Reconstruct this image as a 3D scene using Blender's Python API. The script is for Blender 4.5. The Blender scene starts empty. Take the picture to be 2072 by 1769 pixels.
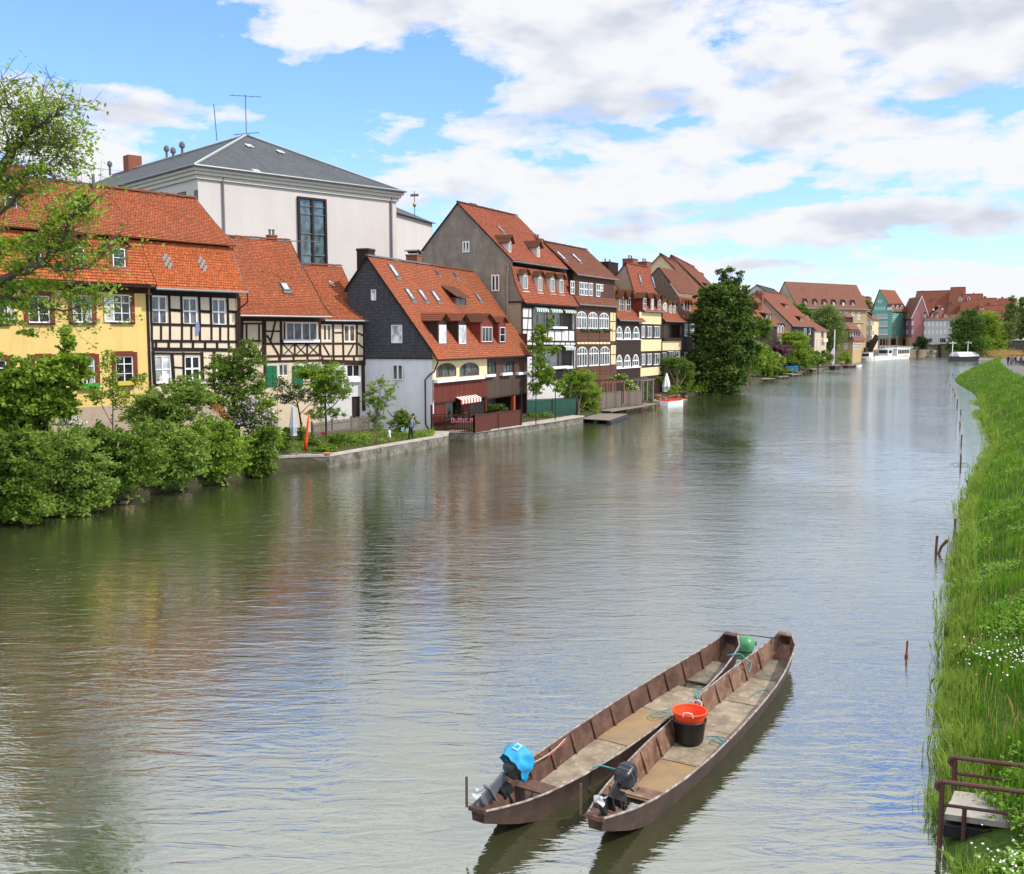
import bpy, math, random
import numpy as np
from mathutils import Vector, Matrix, noise as mnoise
R = math.radians
random.seed(7)
rng = np.random.default_rng(7)
scene = bpy.context.scene
COL = scene.collection
# ---------------------------------------------------------------- camera model
F = 2000.; CAMH = 7.6; P = math.atan(201.5 / F); cP = math.cos(P); sP = math.sin(P)
CR = {'C1': (0, 280, 2.072), 'C2': (0, 900, 2.072), 'C3': (850, 900, 3.1877), 'C4': (850, 1350, 2.1811), 'C5': (1350, 780, 2.59),
      'C6': (1350, 1350, 2.59), 'C7': (1950, 900, 3.767), 'C8': (1950, 1250, 2.59), 'E1': (2400, 980, 2.853), 'E2': (2850, 1080, 3.453),
      'E3': (3350, 1080, 3.038), 'E4': (3550, 1400, 1.9647), 'E5': (3550, 2200, 1.4232), 'E6': (1800, 2450, 1.48), 'E7': (0, 300, 1.607),
      'E8': (0, 1250, 1.8017), 'D': (0, 0, 1 / 1.946)}
def K(c, x, y):
    a, b, s = CR[c]
    return ((a + x / s) / 1.946, (b + y / s) / 1.946)
def ray(px, py):
    a = (px - 1036) / F; b = (884.5 - py) / F
    return Vector((a, cP + b * sP, -sP + b * cP))
CAM = Vector((0, 0, CAMH)); GL = .6   # level of the left bank
def onz(c, x, y, z=0.):
    r = ray(*K(c, x, y)); t = (z - CAMH) / r.z
    return CAM + r * t
def onY(c, x, y, Y):
    r = ray(*K(c, x, y))
    return CAM + r * (Y / r.y)
def pos(px, Z):
    return Vector(((px - 1036) / F * Z, Z))
def cpos(c, x, Z):
    return pos(K(c, x, 0)[0], Z)
cam = bpy.data.cameras.new('camera'); camo = bpy.data.objects.new('camera', cam); COL.objects.link(camo)
cam.sensor_width = 36; cam.lens = F / 2072 * 36; cam.clip_end = 6000; cam.clip_start = .1
camo.location = CAM; camo.rotation_euler = (math.pi / 2 - P, 0, 0)
scene.camera = camo
# ---------------------------------------------------------------- materials
MATS = {}
class NT:
    def __init__(s, name):
        s.m = bpy.data.materials.new(name); s.m.use_nodes = True
        s.t = s.m.node_tree; s.n = s.t.nodes; s.l = s.t.links
        s.b = s.n['Principled BSDF']; s.out = s.n['Material Output']
        s.tc = s.n.new('ShaderNodeTexCoord')
    def new(s, t, **k):
        n = s.n.new(t)
        for a, v in k.items(): setattr(n, a, v)
        return n
    def link(s, a, b): s.l.new(a, b)
    def mapping(s, scale=(1, 1, 1), src='Object', rot=(0, 0, 0)):
        mp = s.new('ShaderNodeMapping'); s.link(s.tc.outputs[src], mp.inputs[0])
        mp.inputs['Scale'].default_value = scale; mp.inputs['Rotation'].default_value = rot
        return mp.outputs[0]
    def noise(s, scale, vec=None, detail=4, rough=.6, dist=0):
        n = s.new('ShaderNodeTexNoise'); n.inputs['Scale'].default_value = scale
        n.inputs['Detail'].default_value = detail; n.inputs['Roughness'].default_value = rough; n.inputs['Distortion'].default_value = dist
        s.link(vec if vec is not None else s.tc.outputs['Object'], n.inputs['Vector'])
        return n.outputs['Fac']
    def ramp(s, fac, stops, interp='LINEAR'):
        r = s.new('ShaderNodeValToRGB'); e = r.color_ramp.elements; r.color_ramp.interpolation = interp
        while len(e) < len(stops): e.new(.5)
        for i, (p, c) in enumerate(stops):
            e[i].position = p
            e[i].color = (*c, 1) if isinstance(c, tuple) else (c, c, c, 1)
        s.link(fac, r.inputs[0]); return r.outputs[0]
    def mix(s, fac, a, b, mode='MIX'):
        m = s.new('ShaderNodeMix', data_type='RGBA', blend_type=mode)
        for sock, v in ((m.inputs[0], fac), (m.inputs[6], a), (m.inputs[7], b)):
            if hasattr(v, 'is_output'): s.link(v, sock)
            elif isinstance(v, tuple): sock.default_value = (*v, 1)
            else: sock.default_value = v
        return m.outputs[2]
    def math(s, op, a, b=0., clamp=False):
        m = s.new('ShaderNodeMath', operation=op, use_clamp=clamp)
        for sock, v in ((m.inputs[0], a), (m.inputs[1], b)):
            if hasattr(v, 'is_output'): s.link(v, sock)
            else: sock.default_value = v
        return m.outputs[0]
    def bump(s, h, strength=.3, dist=.02):
        b = s.new('ShaderNodeBump'); b.inputs['Strength'].default_value = strength; b.inputs['Distance'].default_value = dist
        s.link(h, b.inputs['Height']); s.link(b.outputs[0], s.b.inputs['Normal']); return b
    def col(s, c):
        if hasattr(c, 'is_output'): s.link(c, s.b.inputs['Base Color'])
        else: s.b.inputs['Base Color'].default_value = (*c, 1)
    def set(s, rough=.7, spec=.3, metal=0.):
        s.b.inputs['Roughness'].default_value = rough; s.b.inputs['Specular IOR Level'].default_value = spec; s.b.inputs['Metallic'].default_value = metal
def mul(c, k): return tuple(min(1, x * k) for x in c)
def M(name, c, rough=.8, amt=.15, scale=3., spec=.25, metal=0., bump=.15, stain=0.):
    if name in MATS: return MATS[name]
    t = NT(name); t.set(rough, spec, metal)
    n = t.noise(scale, detail=6)
    cc = t.mix(t.ramp(n, [(.3, 0.), (.7, 1.)]), mul(c, 1 - amt), mul(c, 1 + amt))
    if stain:
        n2 = t.noise(.45, t.mapping((1, 1, .35)), detail=5, rough=.7)
        cc = t.mix(t.ramp(n2, [(.42, stain), (.62, 0.)]), cc, mul(c, .45))
        n3 = t.noise(1., t.mapping((2.6, 2.6, .16)), detail=6, rough=.65); cc = t.mix(t.ramp(n3, [(.52, 0.), (.72, min(.7, stain * 1.3))]), cc, mul(c, .5))
    t.col(cc)
    if bump:
        t.bump(t.noise(scale * 9, detail=5), bump, .02)
    MATS[name] = t.m; return t.m
def Mtile(name, c1, c2, cm, course=.17, w=.18, moss=.25, mosscol=(.10, .07, .035), bump=.7):
    if name in MATS: return MATS[name]
    t = NT(name); t.set(.8, .2)
    b = t.new('ShaderNodeTexBrick'); t.link(t.mapping((1, 1, 1), 'UV'), b.inputs['Vector'])
    b.inputs['Scale'].default_value = 1; b.inputs['Brick Width'].default_value = w; b.inputs['Row Height'].default_value = course
    b.inputs['Mortar Size'].default_value = .022; b.inputs['Mortar Smooth'].default_value = .4; b.inputs['Bias'].default_value = 0
    b.inputs['Color1'].default_value = (*c1, 1); b.inputs['Color2'].default_value = (*c2, 1); b.inputs['Mortar'].default_value = (*cm, 1)
    uv = t.mapping((1, 1, 1), 'UV')
    n1 = t.noise(.5, uv, 6, .65); n2 = t.noise(2.2, uv, 5, .7); n3 = t.noise(9., uv, 2)
    c = t.mix(t.ramp(n1, [(.42, 0.), (.66, moss)]), b.outputs[0], mosscol)
    c = t.mix(t.ramp(n2, [(.5, 0.), (.75, .45)]), c, mul(c1, .5))
    c = t.mix(t.ramp(n3, [(.35, 0.), (.7, .35)]), c, mul(c1, 1.35))
    n4 = t.noise(1., t.mapping((1.6, .22, 1), 'UV'), 5, .65); c = t.mix(t.ramp(n4, [(.52, 0.), (.74, .55)]), c, mul(c1, .38))
    wn_ = t.noise(1., t.mapping((5.5, 5.9, 1), 'UV'), 0); c = t.mix(t.ramp(wn_, [(.66, 0.), (.70, .5)]), c, mul(c1, 1.5)); c = t.mix(t.ramp(wn_, [(.28, .6), (.32, 0.)]), c, mul(c1, .45))
    t.col(c); t.bump(t.math('SUBTRACT', n3, t.math('MULTIPLY', b.outputs['Fac'], 1.5)), bump, .02)
    MATS[name] = t.m; return t.m
def Mplank(name, c, w=.14, axis=0, rough=.75):
    if name in MATS: return MATS[name]
    t = NT(name); t.set(rough, .2)
    sx = t.new('ShaderNodeSeparateXYZ'); t.link(t.tc.outputs['Object'], sx.inputs[0])
    q = t.math('DIVIDE', sx.outputs[axis], w)
    fr = t.math('FRACT', q); fl = t.math('FLOOR', q)
    wn = t.new('ShaderNodeTexWhiteNoise', noise_dimensions='1D'); t.link(fl, wn.inputs['W'])
    cc = t.mix(wn.outputs['Value'], mul(c, .75), mul(c, 1.3))
    gap = t.ramp(fr, [(0., 1.), (.1, 0.), (.9, 0.), (1., 1.)])
    cc = t.mix(t.math('MULTIPLY', gap, .8), cc, mul(c, .2))
    g = t.noise(4., t.mapping((8, 8, .6) if axis != 2 else (.6, .6, 8)), 6)
    cc = t.mix(t.ramp(g, [(.4, 0.), (.75, .4)]), cc, mul(c, 1.6))
    t.col(cc); t.bump(t.math('SUBTRACT', g, gap), .5, .02)
    MATS[name] = t.m; return t.m
def Mleaf(name, dark, light, trans=.35, rough=.55):
    if name in MATS: return MATS[name]
    t = NT(name); t.set(rough, .25)
    gm = t.new('ShaderNodeNewGeometry')
    n = t.noise(.9, detail=3)
    f = t.math('ADD', t.math('MULTIPLY', gm.outputs['Random Per Island'], .55), t.math('MULTIPLY', t.ramp(n, [(.35, 0.), (.65, 1.)]), .45))
    c = t.mix(f, dark, light)
    t.col(c)
    tr = t.new('ShaderNodeBsdfTranslucent'); t.link(t.mix(1., c, (1.5, 1.45, .7), 'MULTIPLY'), tr.inputs[0])
    mx = t.new('ShaderNodeMixShader'); mx.inputs[0].default_value = trans
    t.link(t.b.outputs[0], mx.inputs[1]); t.link(tr.outputs[0], mx.inputs[2]); t.link(mx.outputs[0], t.out.inputs[0])
    MATS[name] = t.m; return t.m
def Mglass(name, c, rough=.08, spec=.6):
    if name in MATS: return MATS[name]
    t = NT(name); t.set(rough, spec)
    n = t.noise(1.3, t.mapping((1, 1, .7)), 2)
    t.col(t.mix(t.ramp(n, [(.4, 0.), (.6, 1.)]), mul(c, .5), mul(c, 1.5)))
    MATS[name] = t.m; return t.m
# ---------------------------------------------------------------- mesh builder
class MB:
    def __init__(s): s.v = []; s.f = []; s.m = []; s.uv = []; s.mi = 0
    def add(s, vs, fs, uvs=None):
        o = len(s.v); s.v += [tuple(p) for p in vs]
        for k, f in enumerate(fs):
            s.f.append(tuple(i + o for i in f)); s.m.append(s.mi)
            s.uv.append(uvs[k] if uvs else None)
        return s
    def box(s, x0, x1, y0, y1, z0, z1):
        return s.add([(x0, y0, z0), (x1, y0, z0), (x1, y1, z0), (x0, y1, z0), (x0, y0, z1), (x1, y0, z1), (x1, y1, z1), (x0, y1, z1)],
                     [(0, 3, 2, 1), (4, 5, 6, 7), (0, 1, 5, 4), (1, 2, 6, 5), (2, 3, 7, 6), (3, 0, 4, 7)])
    def prism(s, pts, d):                    # polygon (list of 3d) extruded by vector d
        n = len(pts); d = Vector(d); a = [Vector(p) for p in pts]
        fs = [tuple(range(n))[::-1], tuple(range(n, 2 * n))] + [(i, (i + 1) % n, (i + 1) % n + n, i + n) for i in range(n)]
        return s.add(a + [p + d for p in a], fs)
    def bar(s, a, b, w, t, up=(0, 0, 1)):     # rectangular bar a->b ; w across, t along up
        a = Vector(a); b = Vector(b); d = (b - a).normalized(); upv = Vector(up)
        x = d.cross(upv)
        if x.length < 1e-4: x = d.cross(Vector((1, 0, 0)))
        x.normalize(); y = x.cross(d).normalized()
        q = [x * w / 2 * i + y * t / 2 * j for i, j in ((-1, -1), (1, -1), (1, 1), (-1, 1))]
        return s.add([a + k for k in q] + [b + k for k in q], [(0, 1, 2, 3), (7, 6, 5, 4), (0, 4, 5, 1), (1, 5, 6, 2), (2, 6, 7, 3), (3, 7, 4, 0)])
    def tube(s, pts, r, n=8, cap=True):
        pts = [Vector(p) for p in pts]; m = len(pts)
        rs = r if isinstance(r, (list, tuple)) else [r] * m
        o = []; ref = None
        for i, p in enumerate(pts):
            d = (pts[min(i + 1, m - 1)] - pts[max(i - 1, 0)]).normalized()
            if ref is None: ref = d.orthogonal().normalized()
            ref = (ref - d * ref.dot(d))
            ref = ref.normalized() if ref.length > 1e-5 else d.orthogonal().normalized()
            b = d.cross(ref)
            o += [p + (ref * math.cos(2 * math.pi * k / n) + b * math.sin(2 * math.pi * k / n)) * rs[i] for k in range(n)]
        fs = [(i * n + k, i * n + (k + 1) % n, (i + 1) * n + (k + 1) % n, (i + 1) * n + k) for i in range(m - 1) for k in range(n)]
        if cap: fs += [tuple(range(n))[::-1], tuple(range((m - 1) * n, m * n))]
        return s.add(o, fs)
    def lathe(s, prof, c=(0, 0, 0), n=16, cap=True):
        o = []
        for r, z in prof:
            for k in range(n):
                a = 2 * math.pi * k / n
                o.append((c[0] + r * math.cos(a), c[1] + r * math.sin(a), c[2] + z))
        m = len(prof)
        fs = [(i * n + k, i * n + (k + 1) % n, (i + 1) * n + (k + 1) % n, (i + 1) * n + k) for i in range(m - 1) for k in range(n)]
        if cap: fs += [tuple(range(n))[::-1], tuple(range((m - 1) * n, m * n))]
        return s.add(o, fs)
    def xform(s, mat):
        s.v = [tuple(mat @ Vector(p)) for p in s.v]; return s
    def build(s, name, mat=None, parent=None, smooth=False, loc=None):
        me = bpy.data.meshes.new(name); me.from_pydata(s.v, [], s.f); 
        mats = mat if isinstance(mat, (list, tuple)) else [mat]
        for m in mats:
            if m: me.materials.append(m)
        if len(mats) > 1: me.polygons.foreach_set('material_index', s.m)
        if any(u is not None for u in s.uv):
            uvl = me.uv_layers.new(name='UVMap'); arr = []
            for f, u in zip(s.f, s.uv):
                for k in range(len(f)): arr += list(u[k]) if u else [0., 0.]
            uvl.data.foreach_set('uv', arr)
        if smooth: me.polygons.foreach_set('use_smooth', [True] * len(s.f))
        o = bpy.data.objects.new(name, me); COL.objects.link(o)
        if parent: o.parent = parent
        if loc is not None: o.location = loc
        me.update(); return o
def tag(o, label=None, cat=None, group=None, kind=None):
    if label: o['label'] = label
    if cat: o['category'] = cat
    if group: o['group'] = group
    if kind: o['kind'] = kind
    return o
def thing(name, label, cat, loc=(0, 0, 0), rotz=0., group=None):
    o = bpy.data.objects.new(name, None); COL.objects.link(o); o.empty_display_size = .3
    o.location = loc; o.rotation_euler = (0, 0, rotz)
    return tag(o, label, cat, group)
def copy_tree(o, parent=None):
    c = o.copy(); COL.objects.link(c); c.parent = parent
    for ch in [k for k in bpy.data.objects if k.parent == o]: copy_tree(ch, c)
    return c
# ---------------------------------------------------------------- leaves
def leafmesh(name, pts, size, mat, parent=None, aspect=.6, jitter=.4, up=.35):
    n = len(pts)
    if n == 0: return None
    t = rng.normal(size=(n, 3)); t[:, 2] *= .6; t /= np.linalg.norm(t, axis=1)[:, None]
    nr = rng.normal(size=(n, 3)); nr[:, 2] += up * 2
    b = np.cross(nr, t); b /= np.linalg.norm(b, axis=1)[:, None]
    s = size * (1 + jitter * (rng.random(n) * 2 - 1))[:, None] * .5
    q = np.stack([pts - t * s, pts + b * s * aspect + t * s * .1, pts + t * s, pts - b * s * aspect + t * s * .1], 1).reshape(-1, 3)
    me = bpy.data.meshes.new(name); me.vertices.add(4 * n); me.vertices.foreach_set('co', q.astype(np.float32).ravel())
    me.loops.add(4 * n); me.loops.foreach_set('vertex_index', np.arange(4 * n, dtype=np.int32))
    me.polygons.add(n); me.polygons.foreach_set('loop_start', np.arange(0, 4 * n, 4, dtype=np.int32))
    me.polygons.foreach_set('loop_total', np.full(n, 4, dtype=np.int32))
    me.update(calc_edges=True); me.materials.append(mat)
    o = bpy.data.objects.new(name, me); COL.objects.link(o); o.parent = parent
    return o
def blobpts(blobs, n, clump=.28, per=45, shell=.5):
    """blobs: (cx,cy,cz,rx,ry,rz) ; leaf positions in clumps through the crown's volume"""
    w = np.array([(b[3] * b[4] * b[5]) ** .7 for b in blobs]); w = w / w.sum(); out = []
    for b, k in zip(blobs, w):
        m = int(n * k); ms = int(m * .26); m -= ms; nc = max(3, m // per); sd = float(rng.random() * 90); B3 = np.array(b[3:]); B0 = np.array(b[:3])
        def lump(d): return np.array([1 + .62 * mnoise.noise(Vector((q[0] * 2.3 + sd, q[1] * 2.3, q[2] * 2.3))) for q in d])
        # boughs: each lobe is broken into smaller sprays of leaves with gaps between them
        nb = 15; d = rng.normal(size=(nb, 3)); d[:, 2] += .12; d /= np.linalg.norm(d, axis=1)[:, None]
        bc = B0 + d * ((.62 + .34 * rng.random(nb)) * lump(d))[:, None] * B3; br = (.24 + .2 * rng.random(nb))[:, None] * B3 * np.array([1.15, 1.15, .72])
        i = rng.integers(0, nb, nc); q = rng.normal(size=(nc, 3)); q[:, 2] += .45; q /= np.linalg.norm(q, axis=1)[:, None]
        c = bc[i] + q * (.55 + .5 * rng.random(nc))[:, None] * br[i]
        k2 = int(nc * .22); d = rng.normal(size=(k2, 3)); d /= np.linalg.norm(d, axis=1)[:, None]; c[:k2] = B0 + d * (shell * (.5 + .9 * rng.random(k2)))[:, None] * B3
        rad = (b[3] + b[4] + b[5]) / 3
        out.append(c[rng.integers(0, nc, m)] + rng.normal(size=(m, 3)) * clump * np.array([1, 1, .55]) * max(.45, min(1.4, rad * .42)))
        ns = max(2, ms // 22); d = rng.normal(size=(ns, 3)); d[:, 2] += .25; d /= np.linalg.norm(d, axis=1)[:, None]; s0 = B0 + d * (.82 * lump(d))[:, None] * B3
        dd = d * np.array([1, 1, .6]) + rng.normal(size=(ns, 3)) * .35 + np.array([0, 0, .35]); dd /= np.linalg.norm(dd, axis=1)[:, None]; ln = (.2 + .6 * rng.random(ns)) * min(rad, 3.) * .9
        i = rng.integers(0, ns, ms); t = rng.random(ms); out.append(s0[i] + dd[i] * (ln[i] * t)[:, None] + np.array([0, 0, -.15]) * (ln[i] * t * t)[:, None] + rng.normal(size=(ms, 3)) * clump * (.34 * (1.15 - t))[:, None] * max(.5, min(1.5, rad * .5)))
    return np.concatenate(out)
def pxblob(c, x, y, rx, ry, Z, dz=.8):
    """crown lobe measured on the photo, standing at its own distance Z"""
    p = onY(c, x, y, Z); s = CR[c][2] * 1.946
    return (p.x, p.y, p.z, rx / s * Z / F, rx / s * Z / F * dz, ry / s * Z / F)
BARK = None
def tree(name, label, cat, base, blobs, n, leaf, mat, trunk=.12, group=None, clump=.28, shell=.5, limbs=True, per=45, aspect=.6, extra=None):
    root = thing(name, label, cat, base, 0, group); bv = Vector(base)
    pts = blobpts(blobs, n, clump, per, shell); pts[:, 2] = np.maximum(pts[:, 2], .08)
    leafmesh('crown' if trunk > .05 else 'foliage', pts - np.array(base), leaf, mat, root, aspect)
    mb = MB(); wts = [b[3] * b[5] for b in blobs]; cen = sum((Vector(b[:3]) * w for b, w in zip(blobs, wts)), Vector()) / sum(wts) - bv
    low = min(b[2] - b[5] for b in blobs) - bv.z; h0 = max(.3, min(low + .4, cen.z * .5)); fork = Vector((cen.x * .35, cen.y * .35, h0))
    mb.tube([(0, 0, -.3), Vector((cen.x * .1, cen.y * .1, h0 * .5)), fork, fork.lerp(cen, .5), cen], [trunk, trunk * .85, trunk * .72, trunk * .5, trunk * .25], 8)
    for i, b in enumerate(blobs):
        e = Vector(b[:3]) - bv; s1 = fork.lerp(cen, random.random() * .7); mid = s1.lerp(e, .5) + Vector((0, 0, -.06 * (e - s1).length + random.uniform(-.05, .08) * (e - s1).length))
        mb.tube([s1, mid, e], [trunk * .42, trunk * .28, trunk * .1], 6)
        for k in range(5):
            d = Vector((random.gauss(0, 1), random.gauss(0, 1), random.gauss(.4, .7))).normalized()
            q = e + Vector((d.x * b[3], d.y * b[4], d.z * b[5])) * .9
            s0 = mid.lerp(e, random.random()); mb.tube([s0, s0.lerp(q, .5) + Vector((0, 0, .06)), q], [trunk * .16, trunk * .1, trunk * .04], 5)
    mb.build('trunk' if trunk > .05 else 'stem', MATS['bark'], root)
    if extra:
        ep, es, em, en = extra; leafmesh(en, np.array(ep(pts)) - np.array(base), es, em, root, 1.)
    return root
def smooth_poly(pts, n=4):
    P_ = [Vector(p) for p in pts]; o = []
    for i in range(len(P_) - 1):
        a, b, c, d = P_[max(i - 1, 0)], P_[i], P_[i + 1], P_[min(i + 2, len(P_) - 1)]
        for k in range(n):
            t = k / n; o.append(.5 * ((2 * b) + (c - a) * t + (2 * a - 5 * b + 4 * c - d) * t * t + (3 * b - a - 3 * c + d) * t ** 3))
    return o + [P_[-1]]
# ---------------------------------------------------------------- houses
def vis_dark(): return random.choice([MATS['pane_dark'], MATS['pane_lace'], MATS['pane_lace'], MATS['pane_grey'], MATS['pane_curtain']])
class House:
    def __init__(s, name, label, A, B, z0=1., cat='house', group=None, crop='D'):
        s.A = Vector((A[0], A[1])); s.B = Vector((B[0], B[1])); d = s.B - s.A; s.L = d.length; s.u = d / s.L
        s.v = Vector((-s.u.y, s.u.x)); s.z0 = z0; s.c = crop; s.holes = []; s.segs = []; s.nb = 0; s.ru = (-.1, s.L + .1)
        s.root = thing(name, label, cat, (s.A.x, s.A.y, z0), math.atan2(s.u.y, s.u.x), group)
        s.uC = (Vector((0, 0)) - s.A).dot(s.u); s.vC = (Vector((0, 0)) - s.A).dot(s.v); s.wins = []
    def _d(s, x, y):
        r = ray(*K(s.c, x, y)); h = Vector((r.x, r.y)); return h.dot(s.u), h.dot(s.v), r.z
    def f(s, x, y, off=0.):
        du, dv, dz = s._d(x, y); t = (off - s.vC) / dv; return s.uC + du * t, CAMH + dz * t - s.z0
    def g(s, x, y, u=0.):
        du, dv, dz = s._d(x, y); t = (u - s.uC) / du; return s.vC + dv * t, CAMH + dz * t - s.z0
    def z(s, x, y, off=0.): return s.f(x, y, off)[1]
    def onseg(s, x, y, i):
        (v0, z0), (v1, z1) = s.segs[i]; du, dv, dz = s._d(x, y); k = (z1 - z0) / (v1 - v0)
        t = (z0 + k * (s.vC - v0) - (CAMH - s.z0)) / (dz - k * dv)
        return s.uC + du * t, s.vC + dv * t, CAMH + dz * t - s.z0
    def vat(s, z):
        for (v0, z0), (v1, z1) in s.segs:
            if z0 <= z <= z1: return v0 + (z - z0) / max(1e-6, z1 - z0) * (v1 - v0)
        return s.segs[-1][1][0] if z > 0 else 0
    def rect(s, xl, yt, xr, yb, off=0.):
        xc, yc = (xl + xr) / 2, (yt + yb) / 2
        return s.f(xl, yc, off)[0], s.f(xr, yc, off)[0], s.f(xc, yb, off)[1], s.f(xc, yt, off)[1]
    # --- walls with real openings
    def wall(s, u0, u1, z0, z1, mat, name='wall', v=0., depth=.16):
        hs = [h for h in s.holes if h[0] < u1 - .01 and h[1] > u0 + .01 and h[2] < z1 - .01 and h[3] > z0 + .01]
        us = sorted({u0, u1} | {min(max(h[i], u0), u1) for h in hs for i in (0, 1)}); zs = sorted({z0, z1} | {min(max(h[i], z0), z1) for h in hs for i in (2, 3)})
        mb = MB()
        for a, b in zip(us, us[1:]):
            for c, d in zip(zs, zs[1:]):
                if b - a < 1e-4 or d - c < 1e-4: continue
                m, n = (a + b) / 2, (c + d) / 2
                if any(h[0] < m < h[1] and h[2] < n < h[3] for h in hs): continue
                mb.add([(a, v, c), (b, v, c), (b, v, d), (a, v, d)], [(0, 1, 2, 3)])
        for h in hs:
            a, b, c, d, arch = h; w = v + depth
            mb.add([(a, v, c), (b, v, c), (b, v, d), (a, v, d), (a, w, c), (b, w, c), (b, w, d), (a, w, d)], [(0, 4, 5, 1), (1, 5, 6, 2), (2, 6, 7, 3), (3, 7, 4, 0)])
            if arch:
                cx = (a + b) / 2; rr = (b - a) / 2; rh = arch * rr * 2
                for sg in (-1, 1):
                    pts = [(cx + sg * rr, v, d)] + [(cx + sg * rr * math.sin(q * math.pi / 12), v, d - rh + rh * math.cos(q * math.pi / 12)) for q in range(7)]
                    mb.add(pts, [tuple(range(len(pts)))])
        return mb.build(name, mat, s.root)
    def poly(s, pts, u, mat, name='gable_wall', th=.12):
        # gable polygon (v,z) at given u
        mb = MB(); mb.prism([(u, p[0], p[1]) for p in pts], (th if u < s.L / 2 else -th, 0, 0))
        return mb.build(name, mat, s.root)
    def win(s, xl, yt, xr, yb, cols=2, rows=2, frame='white', surround=None, sill=None, arch=0, pane=None, fw=.055, lab=None, sw=.14, bars=.035, raw=None, hole=True, v=0., trans=None, box=None, shut=None):
        u0, u1, z0, z1 = raw if raw else s.rect(xl, yt, xr, yb, v)
        if hole: s.holes.append((u0, u1, z0, z1, arch))
        fv0, fv1 = (.03, .10) if hole else (v - .06, v - .005)
        pv = .085 if hole else v - .02
        mb = MB(); cx = (u0 + u1) / 2; rr = (u1 - u0) / 2; rh = arch * 2 * rr
        mb.box(u0, u0 + fw, fv0, fv1, z0, z1 - rh); mb.box(u1 - fw, u1, fv0, fv1, z0, z1 - rh); mb.box(u0 + fw, u1 - fw, fv0, fv1, z0, z0 + fw)
        if arch:
            n = 10; o = [(cx - rr * math.cos(math.pi * k / n), z1 - rh + rh * math.sin(math.pi * k / n)) for k in range(n + 1)]
            q = rr - fw; i_ = [(cx - q * math.cos(math.pi * k / n), z1 - rh + (rh - fw) * math.sin(math.pi * k / n)) for k in range(n + 1)]
            for k in range(n): mb.prism([(o[k][0], fv0, o[k][1]), (o[k + 1][0], fv0, o[k + 1][1]), (i_[k + 1][0], fv0, i_[k + 1][1]), (i_[k][0], fv0, i_[k][1])], (0, fv1 - fv0, 0))
        else: mb.box(u0 + fw, u1 - fw, fv0, fv1, z1 - fw, z1)
        for i in range(1, cols):
            x = u0 + (u1 - u0) * i / cols; b = bars * (1.6 if cols % 2 == 0 and i == cols // 2 else 1)
            mb.box(x - b / 2, x + b / 2, fv0 + .01, fv1 - .012, z0 + fw, z1 - (fw if not arch else fw + .3 * rh * abs(2 * i / cols - 1)))
        for i in range(1, rows):
            t = (trans if trans and i == rows - 1 else i / rows); zz = z0 + (z1 - z0) * t; b = bars * (1.5 if i == rows - 1 else 1)
            mb.box(u0 + fw, u1 - fw, fv0 + .014, fv1 - .016, zz - b / 2, zz + b / 2)
        w = mb.build('window', MATS['frame_' + frame], s.root)
        if lab: w['label'] = lab
        pm = MB(); pm.add([(u0 + .01, pv, z0 + .01), (u1 - .01, pv, z0 + .01), (u1 - .01, pv, z1 - .01), (u0 + .01, pv, z1 - .01)], [(0, 1, 2, 3)])
        if arch: pm = MB().add([(u0 + .01, pv, z0 + .01), (u1 - .01, pv, z0 + .01), (u1 - .01, pv, z1 - rh)] + [(cx + rr * .98 * math.cos(math.pi * k / 8), pv, z1 - rh + rh * .98 * math.sin(math.pi * k / 8)) for k in range(1, 8)] + [(u0 + .01, pv, z1 - rh)], [tuple(range(11))])
        pm.build('pane', pane or vis_dark(), w)
        if surround:
            a = sw; q = MB()
            q.box(u0 - a, u0, -.05, .02, z0 - a * .3, z1 + a); q.box(u1, u1 + a, -.05, .02, z0 - a * .3, z1 + a); q.box(u0, u1, -.047, .02, z1, z1 + a * 1.2)
            q.build('surround', surround, w)
        if sill:
            MB().box(u0 - .18, u1 + .18, -.14, .03, z0 - .1, z0 - .002).build('sill', sill, w)
        if box:
            q = MB(); q.box(u0 - .05, u1 + .05, -.28, -.07, z0 - .16, z0 + .08); q.build('flower_box', box, w)
        if shut:
            for sd in (shut[1] if len(shut) > 1 else (-1,)):
                q = MB(); wd = (u1 - u0) * .55; x0 = u0 - wd - .02 if sd < 0 else u1 + .02
                q.box(x0, x0 + .06, -.1, -.05, z0, z1); q.box(x0 + wd - .06, x0 + wd, -.1, -.05, z0, z1); q.box(x0, x0 + wd, -.098, -.05, z0, z0 + .07); q.box(x0, x0 + wd, -.098, -.05, z1 - .07, z1)
                k = 12
                for i in range(k): zz = z0 + .07 + (z1 - z0 - .14) * (i + .5) / k; q.bar((x0 + .06, -.075, zz), (x0 + wd - .06, -.075, zz), .012, (z1 - z0) / k * .8, (0, -.5, 1))
                q.build('shutter', shut[0], w)
        return w, (u0, u1, z0, z1)
    def winrow(s, x0, x1, n, yt0, yt1, h0, h1, wfrac=.6, **k):
        """n windows between crop columns x0..x1; top y goes yt0->yt1, height h0->h1"""
        for i in range(n):
            t = (i + .5) / n; t2 = t ** (1.0); xc = x0 + (x1 - x0) * t2; w = (x1 - x0) / n * wfrac; y = yt0 + (yt1 - yt0) * t; h = h0 + (h1 - h0) * t
            s.win(xc - w / 2, y, xc + w / 2, y + h, **k)
    def panel(s, xl, yt, xr, yb, mat, name, th=.03, raw=None):
        u0, u1, z0, z1 = raw if raw else s.rect(xl, yt, xr, yb)
        s.nb += 1; e = .0013 * (s.nb % 7)
        return MB().box(u0, u1, -th - e, .01, z0, z1).build(name, mat, s.root)
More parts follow.
